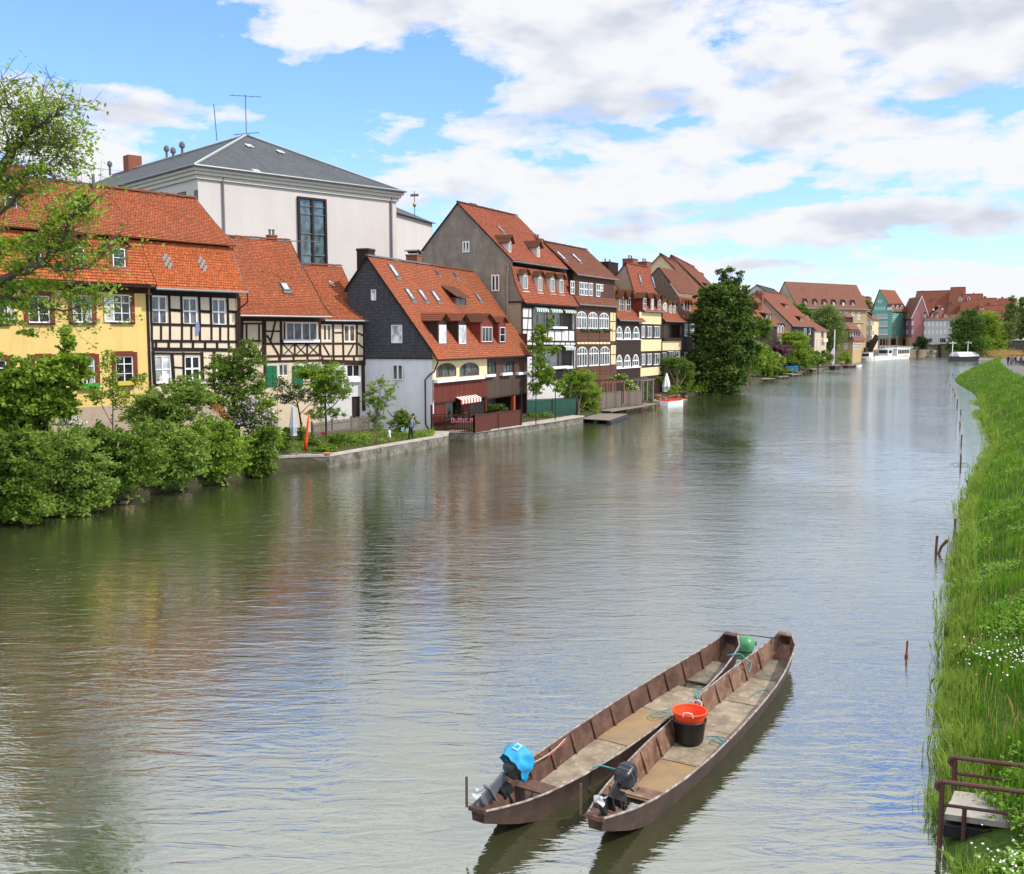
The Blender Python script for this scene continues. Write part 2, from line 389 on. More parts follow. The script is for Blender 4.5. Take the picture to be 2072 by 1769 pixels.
    def timbers(s, segs, mat, w=.17, name='timber_frame', off=0., raw=False):
        mb = MB()
        for i, g_ in enumerate(segs):
            a = (g_[0], g_[1]) if raw else s.f(g_[0], g_[1], off); b = (g_[2], g_[3]) if raw else s.f(g_[2], g_[3], off)
            ww = g_[4] if len(g_) > 4 else w; th = .035 + .0023 * (i % 9)
            mb.bar((a[0], off - th / 2 + .005, a[1]), (b[0], off - th / 2 + .005, b[1]), ww, th, (0, 1, 0))
        return mb.build(name, mat, s.root)
    # --- roofs laid in courses of tiles
    def roof(s, segs, mat, u0=-.12, u1=None, course=.17, name='roof', lift=.03, wav=.035, th=.10):
        u1 = s.L + .12 if u1 is None else u1; mb = MB(); nu = max(2, int((u1 - u0) / 1.1)); s.segs += segs; sacc = 0; sd = random.random() * 50
        def W(u, k): return wav * (mnoise.noise(Vector((u * .45 + sd, k * .5, sd))) + .5 * mnoise.noise(Vector((u * 1.4, k * 1.3 + sd, 3))))
        for (v0, z0), (v1, z1) in segs:
            ln = math.hypot(v1 - v0, z1 - z0); n = max(1, round(ln / course)); nv, nz = -(z1 - z0) / ln, (v1 - v0) / ln
            if nz < 0: nv, nz = -nv, -nz
            us = [u0 + (u1 - u0) * i / nu for i in range(nu + 1)]
            for k in range(n):
                t0, t1 = k / n, (k + 1) / n; a = lift + th * .5; row = []
                for u in us:
                    w0, w1 = W(u, sacc + t0 * ln) + a, W(u, sacc + t1 * ln) + a - lift
                    jit = random.uniform(-.006, .006)
                    row.append(((u, v0 + (v1 - v0) * t0 + nv * (w0 + jit), z0 + (z1 - z0) * t0 + nz * (w0 + jit)), (u, v0 + (v1 - v0) * t1 + nv * w1, z0 + (z1 - z0) * t1 + nz * w1),
                                (u, v0 + (v1 - v0) * t0 + nv * (w0 - lift * 1.1), z0 + (z1 - z0) * t0 + nz * (w0 - lift * 1.1))))
                for i in range(nu):
                    p, q = row[i], row[i + 1]; s0, s1 = sacc + t0 * ln, sacc + t1 * ln
                    mb.add([p[0], q[0], q[1], p[1], p[2], q[2]], [(0, 1, 2, 3), (4, 5, 1, 0)], [((us[i], s0), (us[i + 1], s0), (us[i + 1], s1), (us[i], s1)), ((us[i], s0), (us[i + 1], s0), (us[i + 1], s0), (us[i], s0))])
            # underside + edges
            mb.add([(u0, v0, z0 - .02), (u1, v0, z0 - .02), (u1, v1, z1 - .02), (u0, v1, z1 - .02)], [(0, 1, 2, 3)])
            d = (nv * (th * .5 + lift * .4), nz * (th * .5 + lift * .4))
            for uu in (u0, u1):
                mb.add([(uu, v0, z0 - .02), (uu, v1, z1 - .02), (uu, v1 + d[0], z1 + d[1]), (uu, v0 + d[0], z0 + d[1])], [(0, 1, 2, 3)])
            mb.add([(u0, v0, z0 - .02), (u1, v0, z0 - .02), (u1, v0 + d[0], z0 + d[1]), (u0, v0 + d[0], z0 + d[1])], [(0, 1, 2, 3)])
            sacc += ln
        s.ru = (u0, u1)
        return mb.build(name, mat, s.root)
    def ridge(s, v, z, mat, u0=None, u1=None, r=.13):
        u0 = s.ru[0] if u0 is None else u0; u1 = s.ru[1] if u1 is None else u1; mb = MB(); n = max(2, int((u1 - u0) / .4))
        for i in range(n):
            a = u0 + (u1 - u0) * i / n; b = u0 + (u1 - u0) * (i + 1.06) / n; o = []
            for k in range(6):
                t = math.pi * k / 5; o.append((math.cos(t) * r * 1.1, math.sin(t) * r))
            j = random.uniform(-.012, .012)
            vs = [(a, v + p, z + .03 + q * 1.12 + j) for p, q in o] + [(b, v + p, z + .03 + q * .95 + j) for p, q in o]
            mb.add(vs, [(k, k + 1, k + 7, k + 6) for k in range(5)] + [(0, 1, 2, 3, 4, 5)])
        return mb.build('ridge_tiles', mat, s.root)
    def verge(s, segs, u, mat, w=.2, th=.05):
        mb = MB()
        for (v0, z0), (v1, z1) in segs: mb.bar((u, v0, z0 + .02), (u, v1, z1 + .02), th, w, (1, 0, 0)) if False else mb.prism([(u - th / 2, v0, z0 - w * .55), (u - th / 2, v1, z1 - w * .55), (u - th / 2, v1, z1 + w * .6), (u - th / 2, v0, z0 + w * .6)], (th, 0, 0))
        return mb.build('verge_board', mat, s.root)
    def gutter(s, v, z, mat=None, u0=None, u1=None, r=.075):
        mb = MB(); a = s.ru[0] if u0 is None else u0; b = s.ru[1] if u1 is None else u1
        mb.tube([(a, v - r * .8, z - r * .3), (b, v - r * .8, z - r * .3)], r, 8)
        return mb.build('gutter', mat or MATS['zinc'], s.root)
    def pipe(s, pts, mat=None, r=.05, name='downpipe'):
        return MB().tube(pts, r, 7).build(name, mat or MATS['zinc'], s.root)
    def chimney(s, xl, yt, xr, yb, v, mat, cap='slab', dep=.8):
        u0, u1, z0, z1 = s.rect(xl, yt, xr, yb, v); w = (u1 - u0); d = w * dep; mb = MB(); mb.box(u0, u1, v, v + d, z0 - 1.5, z1 - .12)
        mb.box(u0 - .04, u1 + .04, v - .04, v + d + .04, z1 - .24, z1 - .12)
        c = mb.build('chimney', mat, s.root); q = MB()
        if cap == 'slab': q.box(u0 + .06, u1 - .06, v + .06, v + d - .06, z1 - .12, z1 + .02); q.box(u0 - .02, u1 + .02, v - .02, v + d + .02, z1 + .02, z1 + .07)
        elif cap == 'pots':
            for i in (.25, .72): q.lathe([(.09, 0), (.09, .35), (.13, .36), (.13, .42), (0.001, .43)], (u0 + w * i, v + d / 2, z1 - .12), 8)
        elif cap == 'vault':
            n = 8
            for i in range(n):
                a, b = i / n, (i + 1) / n; fz = lambda t: z1 + .12 + .12 * math.sin(t * math.pi * 2)
                q.prism([(u0 - .15 + (w + .3) * a, v - .1, fz(a)), (u0 - .15 + (w + .3) * b, v - .1, fz(b)), (u0 - .15 + (w + .3) * b, v - .1, fz(b) + .04), (u0 - .15 + (w + .3) * a, v - .1, fz(a) + .04)], (0, d + .2, 0))
            for i in (0, 1): q.box(u0 + i * (w - .04), u0 + i * (w - .04) + .04, v, v + .04, z1 - .12, z1 + .14)
        else: q.box(u0 - .03, u1 + .03, v - .03, v + d + .03, z1 - .12, z1 - .05)
        q.build('chimney_cap', MATS['lead'], c); return c
    def skylight(s, x, y, seg, w=.6, h=.9, frame=None, pane=None):
        u, v, z = s.onseg(x, y, seg); (v0, z0), (v1, z1) = s.segs[seg]; ln = math.hypot(v1 - v0, z1 - z0); t = Vector((0, (v1 - v0) / ln, (z1 - z0) / ln)); n = Vector((0, -t.z, t.y)); c = Vector((u, v, z))
        X = Vector((1, 0, 0)); o = lambda a, b, k: c + X * a + t * b + n * k
        mb = MB(); e = .07
        for (a0, a1, b0, b1) in ((-w / 2, -w / 2 + e, -h / 2, h / 2), (w / 2 - e, w / 2, -h / 2, h / 2), (-w / 2 + e, w / 2 - e, -h / 2, -h / 2 + e), (-w / 2 + e, w / 2 - e, h / 2 - e, h / 2)):
            mb.prism([o(a0, b0, 0), o(a1, b0, 0), o(a1, b1, 0), o(a0, b1, 0)], n * .17)
        mb.prism([o(-w / 2 - .05, -h / 2 - .3, .06), o(w / 2 + .05, -h / 2 - .3, .06), o(w / 2 + .05, -h / 2, .08), o(-w / 2 - .05, -h / 2, .08)], n * .03)
        k = mb.build('skylight', frame or MATS['lead'], s.root)
        MB().add([o(-w / 2 + e, -h / 2 + e, .15), o(w / 2 - e, -h / 2 + e, .15), o(w / 2 - e, h / 2 - e, .15), o(-w / 2 + e, h / 2 - e, .15)], [(0, 1, 2, 3)]).build('pane', pane or MATS['pane_sky'], k)
    def dormer(s, xl, yt, xr, yb, seg, kind='gable', body=None, roof=None, frame='white', rise=.45, ov=.16, inset=.16, cols=2, rows=2, pane=None, cheek=None, front=.28, wz=(.06, .94), box=None, slope=.22, lab=None, fixz=None):
        xc = (xl + xr) / 2; u, vf, z0 = s.onseg(xc, yb, seg)
        yc = (yt + yb) / 2; u0 = s.f(xl, yc, vf)[0]; u1 = s.f(xr, yc, vf)[0]; z1 = s.f(xc, yt, vf)[1]
        body = body or MATS['wood_red']; roof = roof or MATS['tile_dark']
        zt = z1 + (rise if kind != 'shed' else .25); vb = min(s.vat(zt) + .3, vf + 5)
        if vb < vf + .3: vb = vf + 1.5
        mb = MB(); mb.mi = 0; mb.box(u0, u1, vf, vb, z0 - .35, z1)
        if kind == 'gable':
            mb.add([(u0, vf, z1), (u1, vf, z1), ((u0 + u1) / 2, vf, z1 + rise * .92)], [(0, 1, 2)])
        mb.mi = 1
        e = .003
        mb.add([(u0 - e, vf + .04, z0 - .3), (u0 - e, vb, z0 - .3), (u0 - e, vb, z1), (u0 - e, vf + .04, z1)], [(0, 1, 2, 3)])
        mb.add([(u1 + e, vf + .04, z0 - .3), (u1 + e, vb, z0 - .3), (u1 + e, vb, z1), (u1 + e, vf + .04, z1)], [(0, 1, 2, 3)])
        D = mb.build('dormer', [body, cheek or body], s.root)
        if lab: D['label'] = lab
        q = MB(); th = .07; m = (u0 + u1) / 2
        if kind == 'gable':
            a = ov; k = rise / ((u1 - u0) / 2); drop = k * a
            n = max(2, int(((u1 - u0) / 2 + a) / .2))
            for sg in (-1, 1):
                ue = (u0 - a) if sg < 0 else (u1 + a); ze = z1 - drop; zr = z1 + rise
                for i in range(n):
                    t0, t1 = i / n, (i + 1) / n
                    A0 = (ue + (m - ue) * t0, vf - front, ze + (zr - ze) * t0 + .03); A1 = (ue + (m - ue) * t1, vf - front, ze + (zr - ze) * t1)
                    q.prism([A0, A1, (A1[0], A1[1], A1[2] + th), (A0[0], A0[1], A0[2] + th)], (0, vb + .3 - vf + front, 0))
        else:
            zs = z1 + .0; vv = vf - front; ve = vf
            for st in range(60):
                ve = vf + .1 * st
                if s.vat(zs + slope * (ve - vv)) <= ve: break
            ve += .25; n = max(2, int((ve - vv) / .22))
            for i in range(n):
                a, b = vv + (ve - vv) * i / n, vv + (ve - vv) * (i + 1) / n
                za, zb = zs + slope * (a - vv) + .03, zs + slope * (b - vv)
                q.prism([(u0 - ov, a, za), (u0 - ov, b, zb), (u0 - ov, b, zb + th), (u0 - ov, a, za + th)], (u1 - u0 + 2 * ov, 0, 0))
        q.build('dormer_roof', roof, D)
        if cols:
            a0, a1, b0, b1 = u0 + (u1 - u0) * inset, u1 - (u1 - u0) * inset, z0 + (z1 - z0) * wz[0], z0 + (z1 - z0) * wz[1]
            mb = MB(); fw = .05; y0, y1 = vf - .05, vf - .005
            mb.box(a0, a0 + fw, y0, y1, b0, b1); mb.box(a1 - fw, a1, y0, y1, b0, b1); mb.box(a0 + fw, a1 - fw, y0, y1, b0, b0 + fw); mb.box(a0 + fw, a1 - fw, y0, y1, b1 - fw, b1)
            for i in range(1, cols): x = a0 + (a1 - a0) * i / cols; mb.box(x - .02, x + .02, y0 + .008, y1 - .006, b0 + fw, b1 - fw)
            for i in range(1, rows): x = b0 + (b1 - b0) * i / rows; mb.box(a0 + fw, a1 - fw, y0 + .012, y1 - .009, x - .018, x + .018)
            mb.build('window_frame', MATS['frame_' + frame], D)
            MB().add([(a0 + .01, vf - .018, b0 + .01), (a1 - .01, vf - .018, b0 + .01), (a1 - .01, vf - .018, b1 - .01), (a0 + .01, vf - .018, b1 - .01)], [(0, 1, 2, 3)]).build('pane', pane or vis_dark(), D)
        MB().box(u0 - .06, u1 + .06, vf - .12, vf - .004, z0 - .2, z0 + .0).build('apron' if not box else 'flower_box', box or MATS['lead'], D)
        return D
    def back(s, vb, zt, mat, name='rear_wall'):
        return MB().box(0, s.L, vb - .12, vb, 0, zt).build(name, mat, s.root)
def Mlace():
    t = NT('pane_lace'); t.set(.12, .5); sx = t.new('ShaderNodeSeparateXYZ'); t.link(t.tc.outputs['Generated'], sx.inputs[0])
    x = t.math('ABSOLUTE', t.math('SUBTRACT', sx.outputs[0], .5)); n = t.noise(3., t.mapping((9, 9, .7)), 3)
    e = t.math('ADD', x, t.math('ADD', t.math('MULTIPLY', t.math('ABSOLUTE', t.math('SUBTRACT', sx.outputs[2], .62)), .35), t.math('MULTIPLY', t.math('SUBTRACT', n, .5), .25)))
    t.col(t.mix(t.ramp(e, [(.33, 0.), (.37, 1.)]), (.02, .024, .028), t.mix(t.ramp(n, [(.4, 0.), (.6, 1.)]), (.26, .26, .26), (.48, .48, .47)))); MATS['pane_lace'] = t.m
# base material set
M('bark', (.10, .075, .05), .9, .3, 6, bump=.5)
M('frame_white', (.82, .82, .80), .5, .04, 4, bump=0); M('frame_brown', (.16, .08, .04), .6, .2, 6, bump=0); M('frame_red', (.20, .045, .03), .6, .15, 4, bump=0)
M('frame_cream', (.72, .66, .5), .6, .1, 4, bump=0); M('frame_dark', (.03, .02, .02), .5, .2, 4, bump=0)
Mglass('pane_dark', (.018, .022, .026)); Mlace(); Mglass('pane_grey', (.09, .10, .11)); Mglass('pane_curtain', (.36, .37, .37), .25, .3); Mglass('pane_sky', (.30, .36, .40), .15, .6)
Mglass('pane_amber', (.20, .12, .04), .2, .3); Mglass('pane_blind', (.62, .64, .68), .4, .2)
M('zinc', (.18, .19, .20), .45, .1, 3, .5, .4); M('lead', (.13, .135, .14), .6, .15, 5); M('fence_red', (.075, .018, .012), .6, .25, 5); M('wood_red', (.13, .035, .02), .65, .2, 5); M('black_timber', (.018, .012, .010), .8, .3, 5)
M('brown_timber', (.045, .018, .010), .8, .3, 5); M('wood_dark', (.035, .018, .012), .8, .3, 5)
OR1, OR2, ORM = (.43, .122, .052), (.28, .068, .031), (.09, .025, .014)
Mtile('tile_orange', OR1, OR2, ORM, moss=.5); Mtile('tile_old', (.40, .115, .045), (.25, .062, .028), ORM, moss=.75); Mtile('tile_orange_low', (.47, .122, .038), (.32, .073, .024), (.11, .028, .012), course=.2, w=.17, moss=.12)
Mtile('tile_red', (.38, .105, .052), (.25, .062, .033), (.10, .028, .016), moss=.35); Mtile('tile_brown', (.23, .085, .05), (.17, .06, .035), (.07, .025, .015), moss=.4)
Mtile('tile_dark', (.27, .085, .045), (.17, .052, .03), (.05, .02, .01), moss=.5); Mtile('tile_far', (.245, .083, .048), (.18, .06, .036), (.16, .045, .03), course=.4, w=.5, bump=.3)
Mtile('tile_far_brown', (.20, .083, .056), (.16, .066, .045), (.15, .05, .03), course=.4, w=.5, bump=.3)
Mtile('slate', (.080, .082, .094), (.058, .060, .070), (.03, .03, .036), course=.22, w=.34, moss=.3, mosscol=(.07, .07, .07), bump=.5)
Mtile('slate_roof', (.085, .095, .105), (.065, .073, .082), (.03, .034, .04), course=.22, w=.34, moss=.35, mosscol=(.13, .135, .14), bump=.5)
Mtile('brick', (.30, .10, .06), (.22, .07, .04), (.3, .26, .22), course=.085, w=.25, moss=.2, bump=.4)
M('brick_plain', (.24, .085, .05), .85, .3, 14, bump=.4)
# ---------------------------------------------------------------- the row of river houses
def attach(host, name, A, B, crop):
    """a second drawing plane (a gable side) of a house; its pieces are handed to the house by adopt()"""
    g = House(name, '', A, B, host.z0, crop=crop); return g
def adopt(host, g):
    bpy.context.view_layer.update()
    m = Matrix.Translation((host.A.x, host.A.y, host.z0)) @ Matrix.Rotation(math.atan2(host.u.y, host.u.x), 4, 'Z')
    n = Matrix.Translation((g.A.x, g.A.y, g.z0)) @ Matrix.Rotation(math.atan2(g.u.y, g.u.x), 4, 'Z')
    for ch in [o for o in bpy.data.objects if o.parent == g.root]:
        ch.parent = host.root; ch.matrix_local = m.inverted() @ n
    bpy.data.objects.remove(g.root)
def chain(pts, crop, H, u):
    o = H.c; H.c = crop; r = [H.g(x, y, u) for x, y in pts]; H.c = o; return r
def pairs(p): return list(zip(p, p[1:]))
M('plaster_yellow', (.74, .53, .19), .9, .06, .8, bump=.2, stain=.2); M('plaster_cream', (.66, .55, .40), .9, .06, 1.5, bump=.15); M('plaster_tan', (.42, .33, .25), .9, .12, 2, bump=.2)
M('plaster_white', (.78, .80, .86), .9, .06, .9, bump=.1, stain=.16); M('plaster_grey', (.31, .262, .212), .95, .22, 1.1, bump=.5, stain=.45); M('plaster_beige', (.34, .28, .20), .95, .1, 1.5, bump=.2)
M('plaster_pale', (.62, .60, .58), .9, .05, 2, bump=.1); M('plaster_butter', (.70, .56, .32), .9, .05, 1.5, bump=.1); M('big_white', (.62, .585, .54), .9, .035, .25, bump=.06, stain=.08)
M('red_wood', (.17, .032, .018), .6, .2, 5); Mplank('plank_red', (.12, .028, .017)); Mplank('plank_dark', (.075, .05, .04)); Mplank('plank_brown', (.09, .045, .030), .16); Mplank('plank_h', (.11, .05, .032), .16, 2)
M('dark_brown', (.035, .020, .016), .8, .15, 3); M('green_paint', (.015, .15, .07), .6, .12, 4); M('box_green', (.02, .10, .035), .6, .1, 4); M('white_box', (.74, .74, .76), .6, .05, 4)
M('green_box', (.03, .33, .05), .5, .1, 4); M('yellow_box', (.6, .45, .05), .5, .1, 4)
T = MATS
ZY = GL
yA, yB = pos(-75, 50.), pos(306.5, 58.3); hB = cpos('C2', 1948, 63.)
# yellow house
Y = House('yellow_house', 'yellow plastered house with brown framed windows, behind the bushes at the left', yA, yB, ZY, crop='C2')
SR = T['red_wood']
for x0, y0, x1, y1, kw in [(-60, 552, 48, 778, {'shut': (T['frame_white'], (1,))}), (228, 548, 408, 770, {}), (590, 545, 750, 768, {}), (925, 540, 1065, 765, {'shut': (T['frame_white'], (-1,))}),
                           (-70, 1075, 60, 1290, {}), (290, 1065, 425, 1280, {}), (640, 1060, 778, 1275, {'box': T['green_box']}), (945, 1042, 1090, 1256, {'box': T['yellow_box']})]:
    Y.win(x0, y0, x1, y1, 2, 3, surround=SR, sill=T['brown_timber'], trans=.7, sw=.24, fw=.07, pane=T[random.choice(['pane_dark', 'pane_lace'])], **kw)
ze = Y.z(1100, 468, -.1); zp = Y.z(1000, 1442)
Y.wall(0, Y.L, zp, ze, T['plaster_yellow']); Y.wall(0, Y.L, 0, zp - .002, T['plaster_tan'], 'plinth', v=-.03)
MB().box(0, Y.L, -.06, .0, ze - .42, ze + .05).build('cornice', T['brown_timber'], Y.root)
MB().box(Y.L - .16, Y.L, -.05, .01, 1.5, ze - .43).build('corner_post', T['black_timber'], Y.root)
H1 = House('timber_framed_house', 'tall black and cream timber framed house joined to the yellow house, with white tall windows', yB, hB, ZY, crop='C2')
lo = chain([(2010, 520), (1960, 400), (1912, 270), (1890, 160)], 'C2', H1, H1.L + .1)
up = chain([(1915, 1430), (1790, 1290), (1585, 1050)], 'C1', H1, H1.L + .1)
up[1] = ((up[0][0] + up[2][0]) / 2, (up[0][1] + up[2][1]) / 2 - .12)
low_f = [(p[0], p[1]) for p in lo]
vr, zr = up[2]
H1.roof(pairs(lo), T['tile_orange_low'], -.02, H1.L + .12, .2, 'lower_roof'); H1.roof(pairs(up), T['tile_orange'], -.06, H1.L + .2, .17, 'upper_roof')
back = [(vr, zr), (vr * 2 - up[0][0], up[0][1])]
H1.roof(pairs(back), T['tile_orange'], -.06, H1.L + .2, .34, 'rear_roof'); H1.ridge(vr, zr + .06, T['tile_orange'])
for u in (.06, H1.L):
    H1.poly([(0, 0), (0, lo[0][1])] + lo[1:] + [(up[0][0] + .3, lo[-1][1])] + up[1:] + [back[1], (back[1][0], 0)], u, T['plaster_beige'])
H1.verge(pairs(lo), H1.L + .17, T['lead'], .16); H1.verge(pairs(up), H1.L + .24, T['lead'], .14)
MB().box(0, H1.L, .9, 1.4, lo[-1][1] - .35, up[0][1] + .02).build('break_board', T['black_timber'], H1.root)
H1.gutter(lo[0][0], lo[0][1]); u_, z_ = H1.L + .1, lo[0][1] - .1
H1.pipe([(u_, lo[0][0] - .1, z_), (u_, lo[0][0] - .1, z_ - .5), (H1.L - .1, -.1, z_ - 1.1), (H1.L - .1, -.1, 0)], T['brown_timber'])
zH = H1.z(1600, 520, 0)
for r in [(1238, 550, 1363, 780), (1492, 566, 1610, 784), (1730, 574, 1843, 788)]: H1.win(*r, 2, 2, trans=.5, fw=.08, bars=.06, pane=T['pane_grey'])
H1.win(1262, 1036, 1398, 1266, 2, 2, trans=.5, fw=.08, bars=.05, pane=T['pane_blind']); H1.win(1508, 1042, 1634, 1246, 2, 2, fw=.08, bars=.07, pane=T['pane_dark'], box=T['white_box'])
H1.win(1775, 1050, 1890, 1250, 2, 2, fw=.08, bars=.07, pane=T['pane_dark'])
H1.wall(0, H1.L, 0, lo[0][1] + .1, T['plaster_cream'])
tb = [(1225, 500, 1948, 545, .42), (1235, 530, 1950, 560, .2), (1385, 664, 1490, 672), (1635, 676, 1728, 682), (1862, 678, 1945, 684), (1230, 780, 1948, 798, .16), (1250, 918, 1948, 924, .16), (1245, 985, 1948, 992, .22), (1245, 1018, 1640, 1022, .12), (1400, 1130, 1500, 1138, .1), (1660, 1132, 1760, 1138, .1), (1250, 1275, 1948, 1275, .14)]
tb += [(x, 540, x + 8, 790, .15) for x in (1228, 1378, 1477, 1622, 1716, 1853, 1942)] + [(x, 795, x, 920, .13) for x in (1238, 1313, 1386, 1484, 1560, 1630, 1724, 1795, 1862, 1943)]
tb += [(x, 922, x, 988, .15) for x in (1245, 1272, 1375, 1478, 1573, 1672, 1770, 1866, 1944)] + [(1246, 1000, 1262, 1290, .2), (1402, 1020, 1420, 1280, .2), (1495, 1010, 1500, 1280, .14), (1645, 1010, 1655, 1280, .2), (1745, 1000, 1745, 1280, .16), (1905, 1000, 1905, 1280, .16), (1948, 560, 1950, 1500, .2)]
H1.timbers(tb, T['black_timber'])
MB().box(0, H1.L, -.04, 0, 0, H1.z(1600, 1420)).build('plinth', T['plaster_tan'], H1.root)
# roof of the yellow house: same cross-section, eave a little higher
zlo = [Y.z(1100, 455, lo[0][0])]; dz = zlo[0] - lo[0][1]
loY = [(v, z + dz * (1 - i / 3)) for i, (v, z) in enumerate(lo)]; upY = up
Y.roof(pairs(loY), T['tile_orange_low'], -.2, Y.L - .05, .2, 'lower_roof'); Y.roof(pairs(upY), T['tile_orange'], -.2, Y.L - .02, .17, 'upper_roof'); Y.roof(pairs(back), T['tile_orange'], -.2, Y.L - .02, .34, 'rear_roof')
Y.ridge(vr, zr + .06, T['tile_orange'])
Y.poly([(0, 0), (0, loY[0][1])] + loY[1:] + [(up[0][0] + .3, lo[-1][1])] + up[1:] + [back[1], (back[1][0], 0)], .0, T['plaster_yellow'])
MB().box(0, Y.L, .9, 1.4, lo[-1][1] - .35, up[0][1] + .02).build('break_board', T['black_timber'], Y.root)
Y.verge(pairs(loY), Y.L - .02, T['black_timber'], .2)
MB().box(0, Y.L, lo[0][0], .0, loY[0][1] - .16, loY[0][1] - .05).build('eave_board', T['black_timber'], Y.root)
S0 = 0
for r in [(215, 128, 352, 292), (553, 125, 706, 306), (893, 138, 1040, 318)]:
    Y.dormer(*r, S0 + 0 if False else 1, 'gable', T['red_wood'], T['tile_dark'], rise=.55, ov=.14, inset=.16, cols=1, rows=2, cheek=T['plaster_cream'], pane=T['pane_dark'], wz=(.02, .86))
Y.c = 'C1'
for r in [(610, 1050, 712, 1172), (20, 1000, 148, 1124)]: Y.dormer(*r, 3, 'gable', T['red_wood'], T['tile_dark'], rise=.42, ov=.2, inset=.12, cols=1, rows=1, cheek=T['plaster_cream'], pane=T['pane_dark'], wz=(.02, .8))
Y.chimney(85, 745, 205, 870, vr + .2, T['brick_plain'], 'pots'); Y.c = 'C2'
Y.pipe([(Y.L * .93, vr - .25, zr - .3), (Y.L * .93, vr - .25, zr + .75)], T['lead'], .09, 'vent_pipe')
T['slate_patch'] = T['lead']
H1.c = 'C2'
for x, y in [(1357, 268), (1643, 290)]:
    u, v, z = H1.onseg(x, y, 1); mb = MB(); (v0, z0), (v1, z1) = H1.segs[1]; k = (v1 - v0) / (z1 - z0)
    for i, (a, b) in enumerate([(0, 0), (-.16, .17), (.16, .17), (0, .34), (-.16, -.17), (.16, -.17), (0, -.34)]):
        mb.box(u + a - .1, u + a + .1, v + b * k - .13, v + b * k - .07, z + b - .1, z + b + .1)
    mb.build('slate_ornament', M('slate_light', (.26, .28, .28), .7, .2, 8), H1.root)
# middle half timbered houses (two)
Aq = pos(484, 69.5); Bq = Vector((-11.35, 75.9)); dq = (Bq - Aq).normalized(); Mq = Aq + dq * 6.47
H2 = House('timber_framed_house', 'half-timbered house with brown beams, a wide four-pane white window and green shutters below', Aq - dq * .6, Mq, GL, crop='C3')
vp = chain([(1450, 1108), (1340, 968), (1205, 700), (1060, 450), (925, 165)], 'C3', H2, H2.L + .15)
H2.roof(pairs(vp), T['tile_orange'], .0, H2.L + .15, .17); vr, zr = vp[-1]; H2.roof([((vr, zr), (vr + 5, zr - 5.5))], T['tile_orange'], 0, H2.L + .15, .34, 'rear_roof'); H2.ridge(vr, zr + .05, T['tile_orange'])
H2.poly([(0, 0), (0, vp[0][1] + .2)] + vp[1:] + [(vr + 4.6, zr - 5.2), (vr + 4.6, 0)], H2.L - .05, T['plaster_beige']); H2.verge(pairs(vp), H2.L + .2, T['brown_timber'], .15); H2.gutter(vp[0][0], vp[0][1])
for x0, x1 in ((888, 980), (980, 1072), (1072, 1178), (1178, 1278)): pass
H2.win(885, 1180, 1278, 1405, 4, 1, fw=.07, bars=.075, pane=T['pane_grey'], lab='wide four-pane white window over a long white flower box')
H2.win(790, 1705, 905, 1850, 2, 1, fw=.06, pane=T['pane_grey']); H2.win(1100, 1700, 1185, 1850, 2, 1, fw=.06, pane=T['pane_grey'])
H2.wall(0, H2.L, 0, vp[0][1] + .25, T['plaster_cream'])
H2.panel(835, 1395, 1290, 1432, T['white_box'], 'flower_box', .22)
tb = [(300, 1135, 1330, 1150, .3), (335, 1195, 600, 1195, .12), (320, 1412, 620, 1412), (630, 1290, 800, 1290, .12), (630, 1448, 830, 1448, .14), (835, 1445, 1320, 1445, .14), (630, 1605, 1330, 1590, .16), (630, 1672, 1330, 1655, .16), (610, 1150, 618, 1850, .22), (815, 1150, 822, 1600, .2),
      (325, 1150, 325, 1850, .24), (385, 1200, 385, 1400, .12), (542, 1200, 542, 1400, .12), (590, 1150, 590, 1600, .14), (748, 1155, 690, 1400, .13), (640, 1340, 790, 1590, .14), (860, 1180, 860, 1440, .1), (1300, 1150, 1310, 1600, .18), (990, 1450, 990, 1590, .14), (1145, 1450, 1145, 1590, .14),
      (845, 1455, 980, 1590, .07), (980, 1455, 845, 1590, .07), (1000, 1455, 1135, 1590, .07), (1135, 1455, 1000, 1590, .07), (1155, 1455, 1295, 1590, .07), (1295, 1455, 1155, 1590, .07),
      (800, 1600, 800, 1660, .2), (975, 1600, 975, 1660, .16), (1150, 1600, 1150, 1660, .16), (345, 1440, 420, 1600, .12), (600, 1440, 540, 1600, .12), (330, 1605, 620, 1605), (330, 1680, 620, 1680)]
H2.timbers(tb, T['brown_timber'], .15)
for a, b in ((622, 762), (960, 1090), (1190, 1290)):
    u0, u1, z0, z1 = H2.rect(a, 1722, b, 1985)
    mb = MB(); mb.box(u0, u1, -.08, -.045, z0, z1)
    for i in range(2):
        for j in range(3): w = (u1 - u0) / 2; h = (z1 - z0) / 3; mb.box(u0 + w * i + .07, u0 + w * (i + 1) - .05, -.11, -.08, z0 + h * j + .07, z0 + h * (j + 1) - .06)
    mb.build('shutter', T['green_paint'], H2.root)
H2.skylight(865, 745, 2, .55, .85); H2.chimney(672, 60, 768, 172, vr + .15, T['brick_plain'], 'pots')
tv = H2.f(1075, 150, vr + .2)
H3 = House('timber_framed_house', 'narrow half-timbered house with a low orange roof, touching the dark slate gable', Mq, Bq + dq * .25, GL, crop='C3')
vp = chain([(1940, 1160), (1850, 1050), (1700, 800), (1560, 487)], 'C3', H3, H3.L + .2)
vp = [(p[0], p[1]) for p in vp]
H3.roof(pairs(vp), T['tile_orange'], .17, H3.L + .3, .17); vr3, zr3 = vp[-1]; H3.roof([((vr3, zr3), (vr3 + 4, zr3 - 4.4))], T['tile_orange'], .17, H3.L + .3, .34, 'rear_roof'); H3.ridge(vr3, zr3 + .05, T['tile_orange']); H3.gutter(vp[0][0], vp[0][1])
H3.verge(pairs(vp), H3.L + .33, T['brown_timber'], .12)
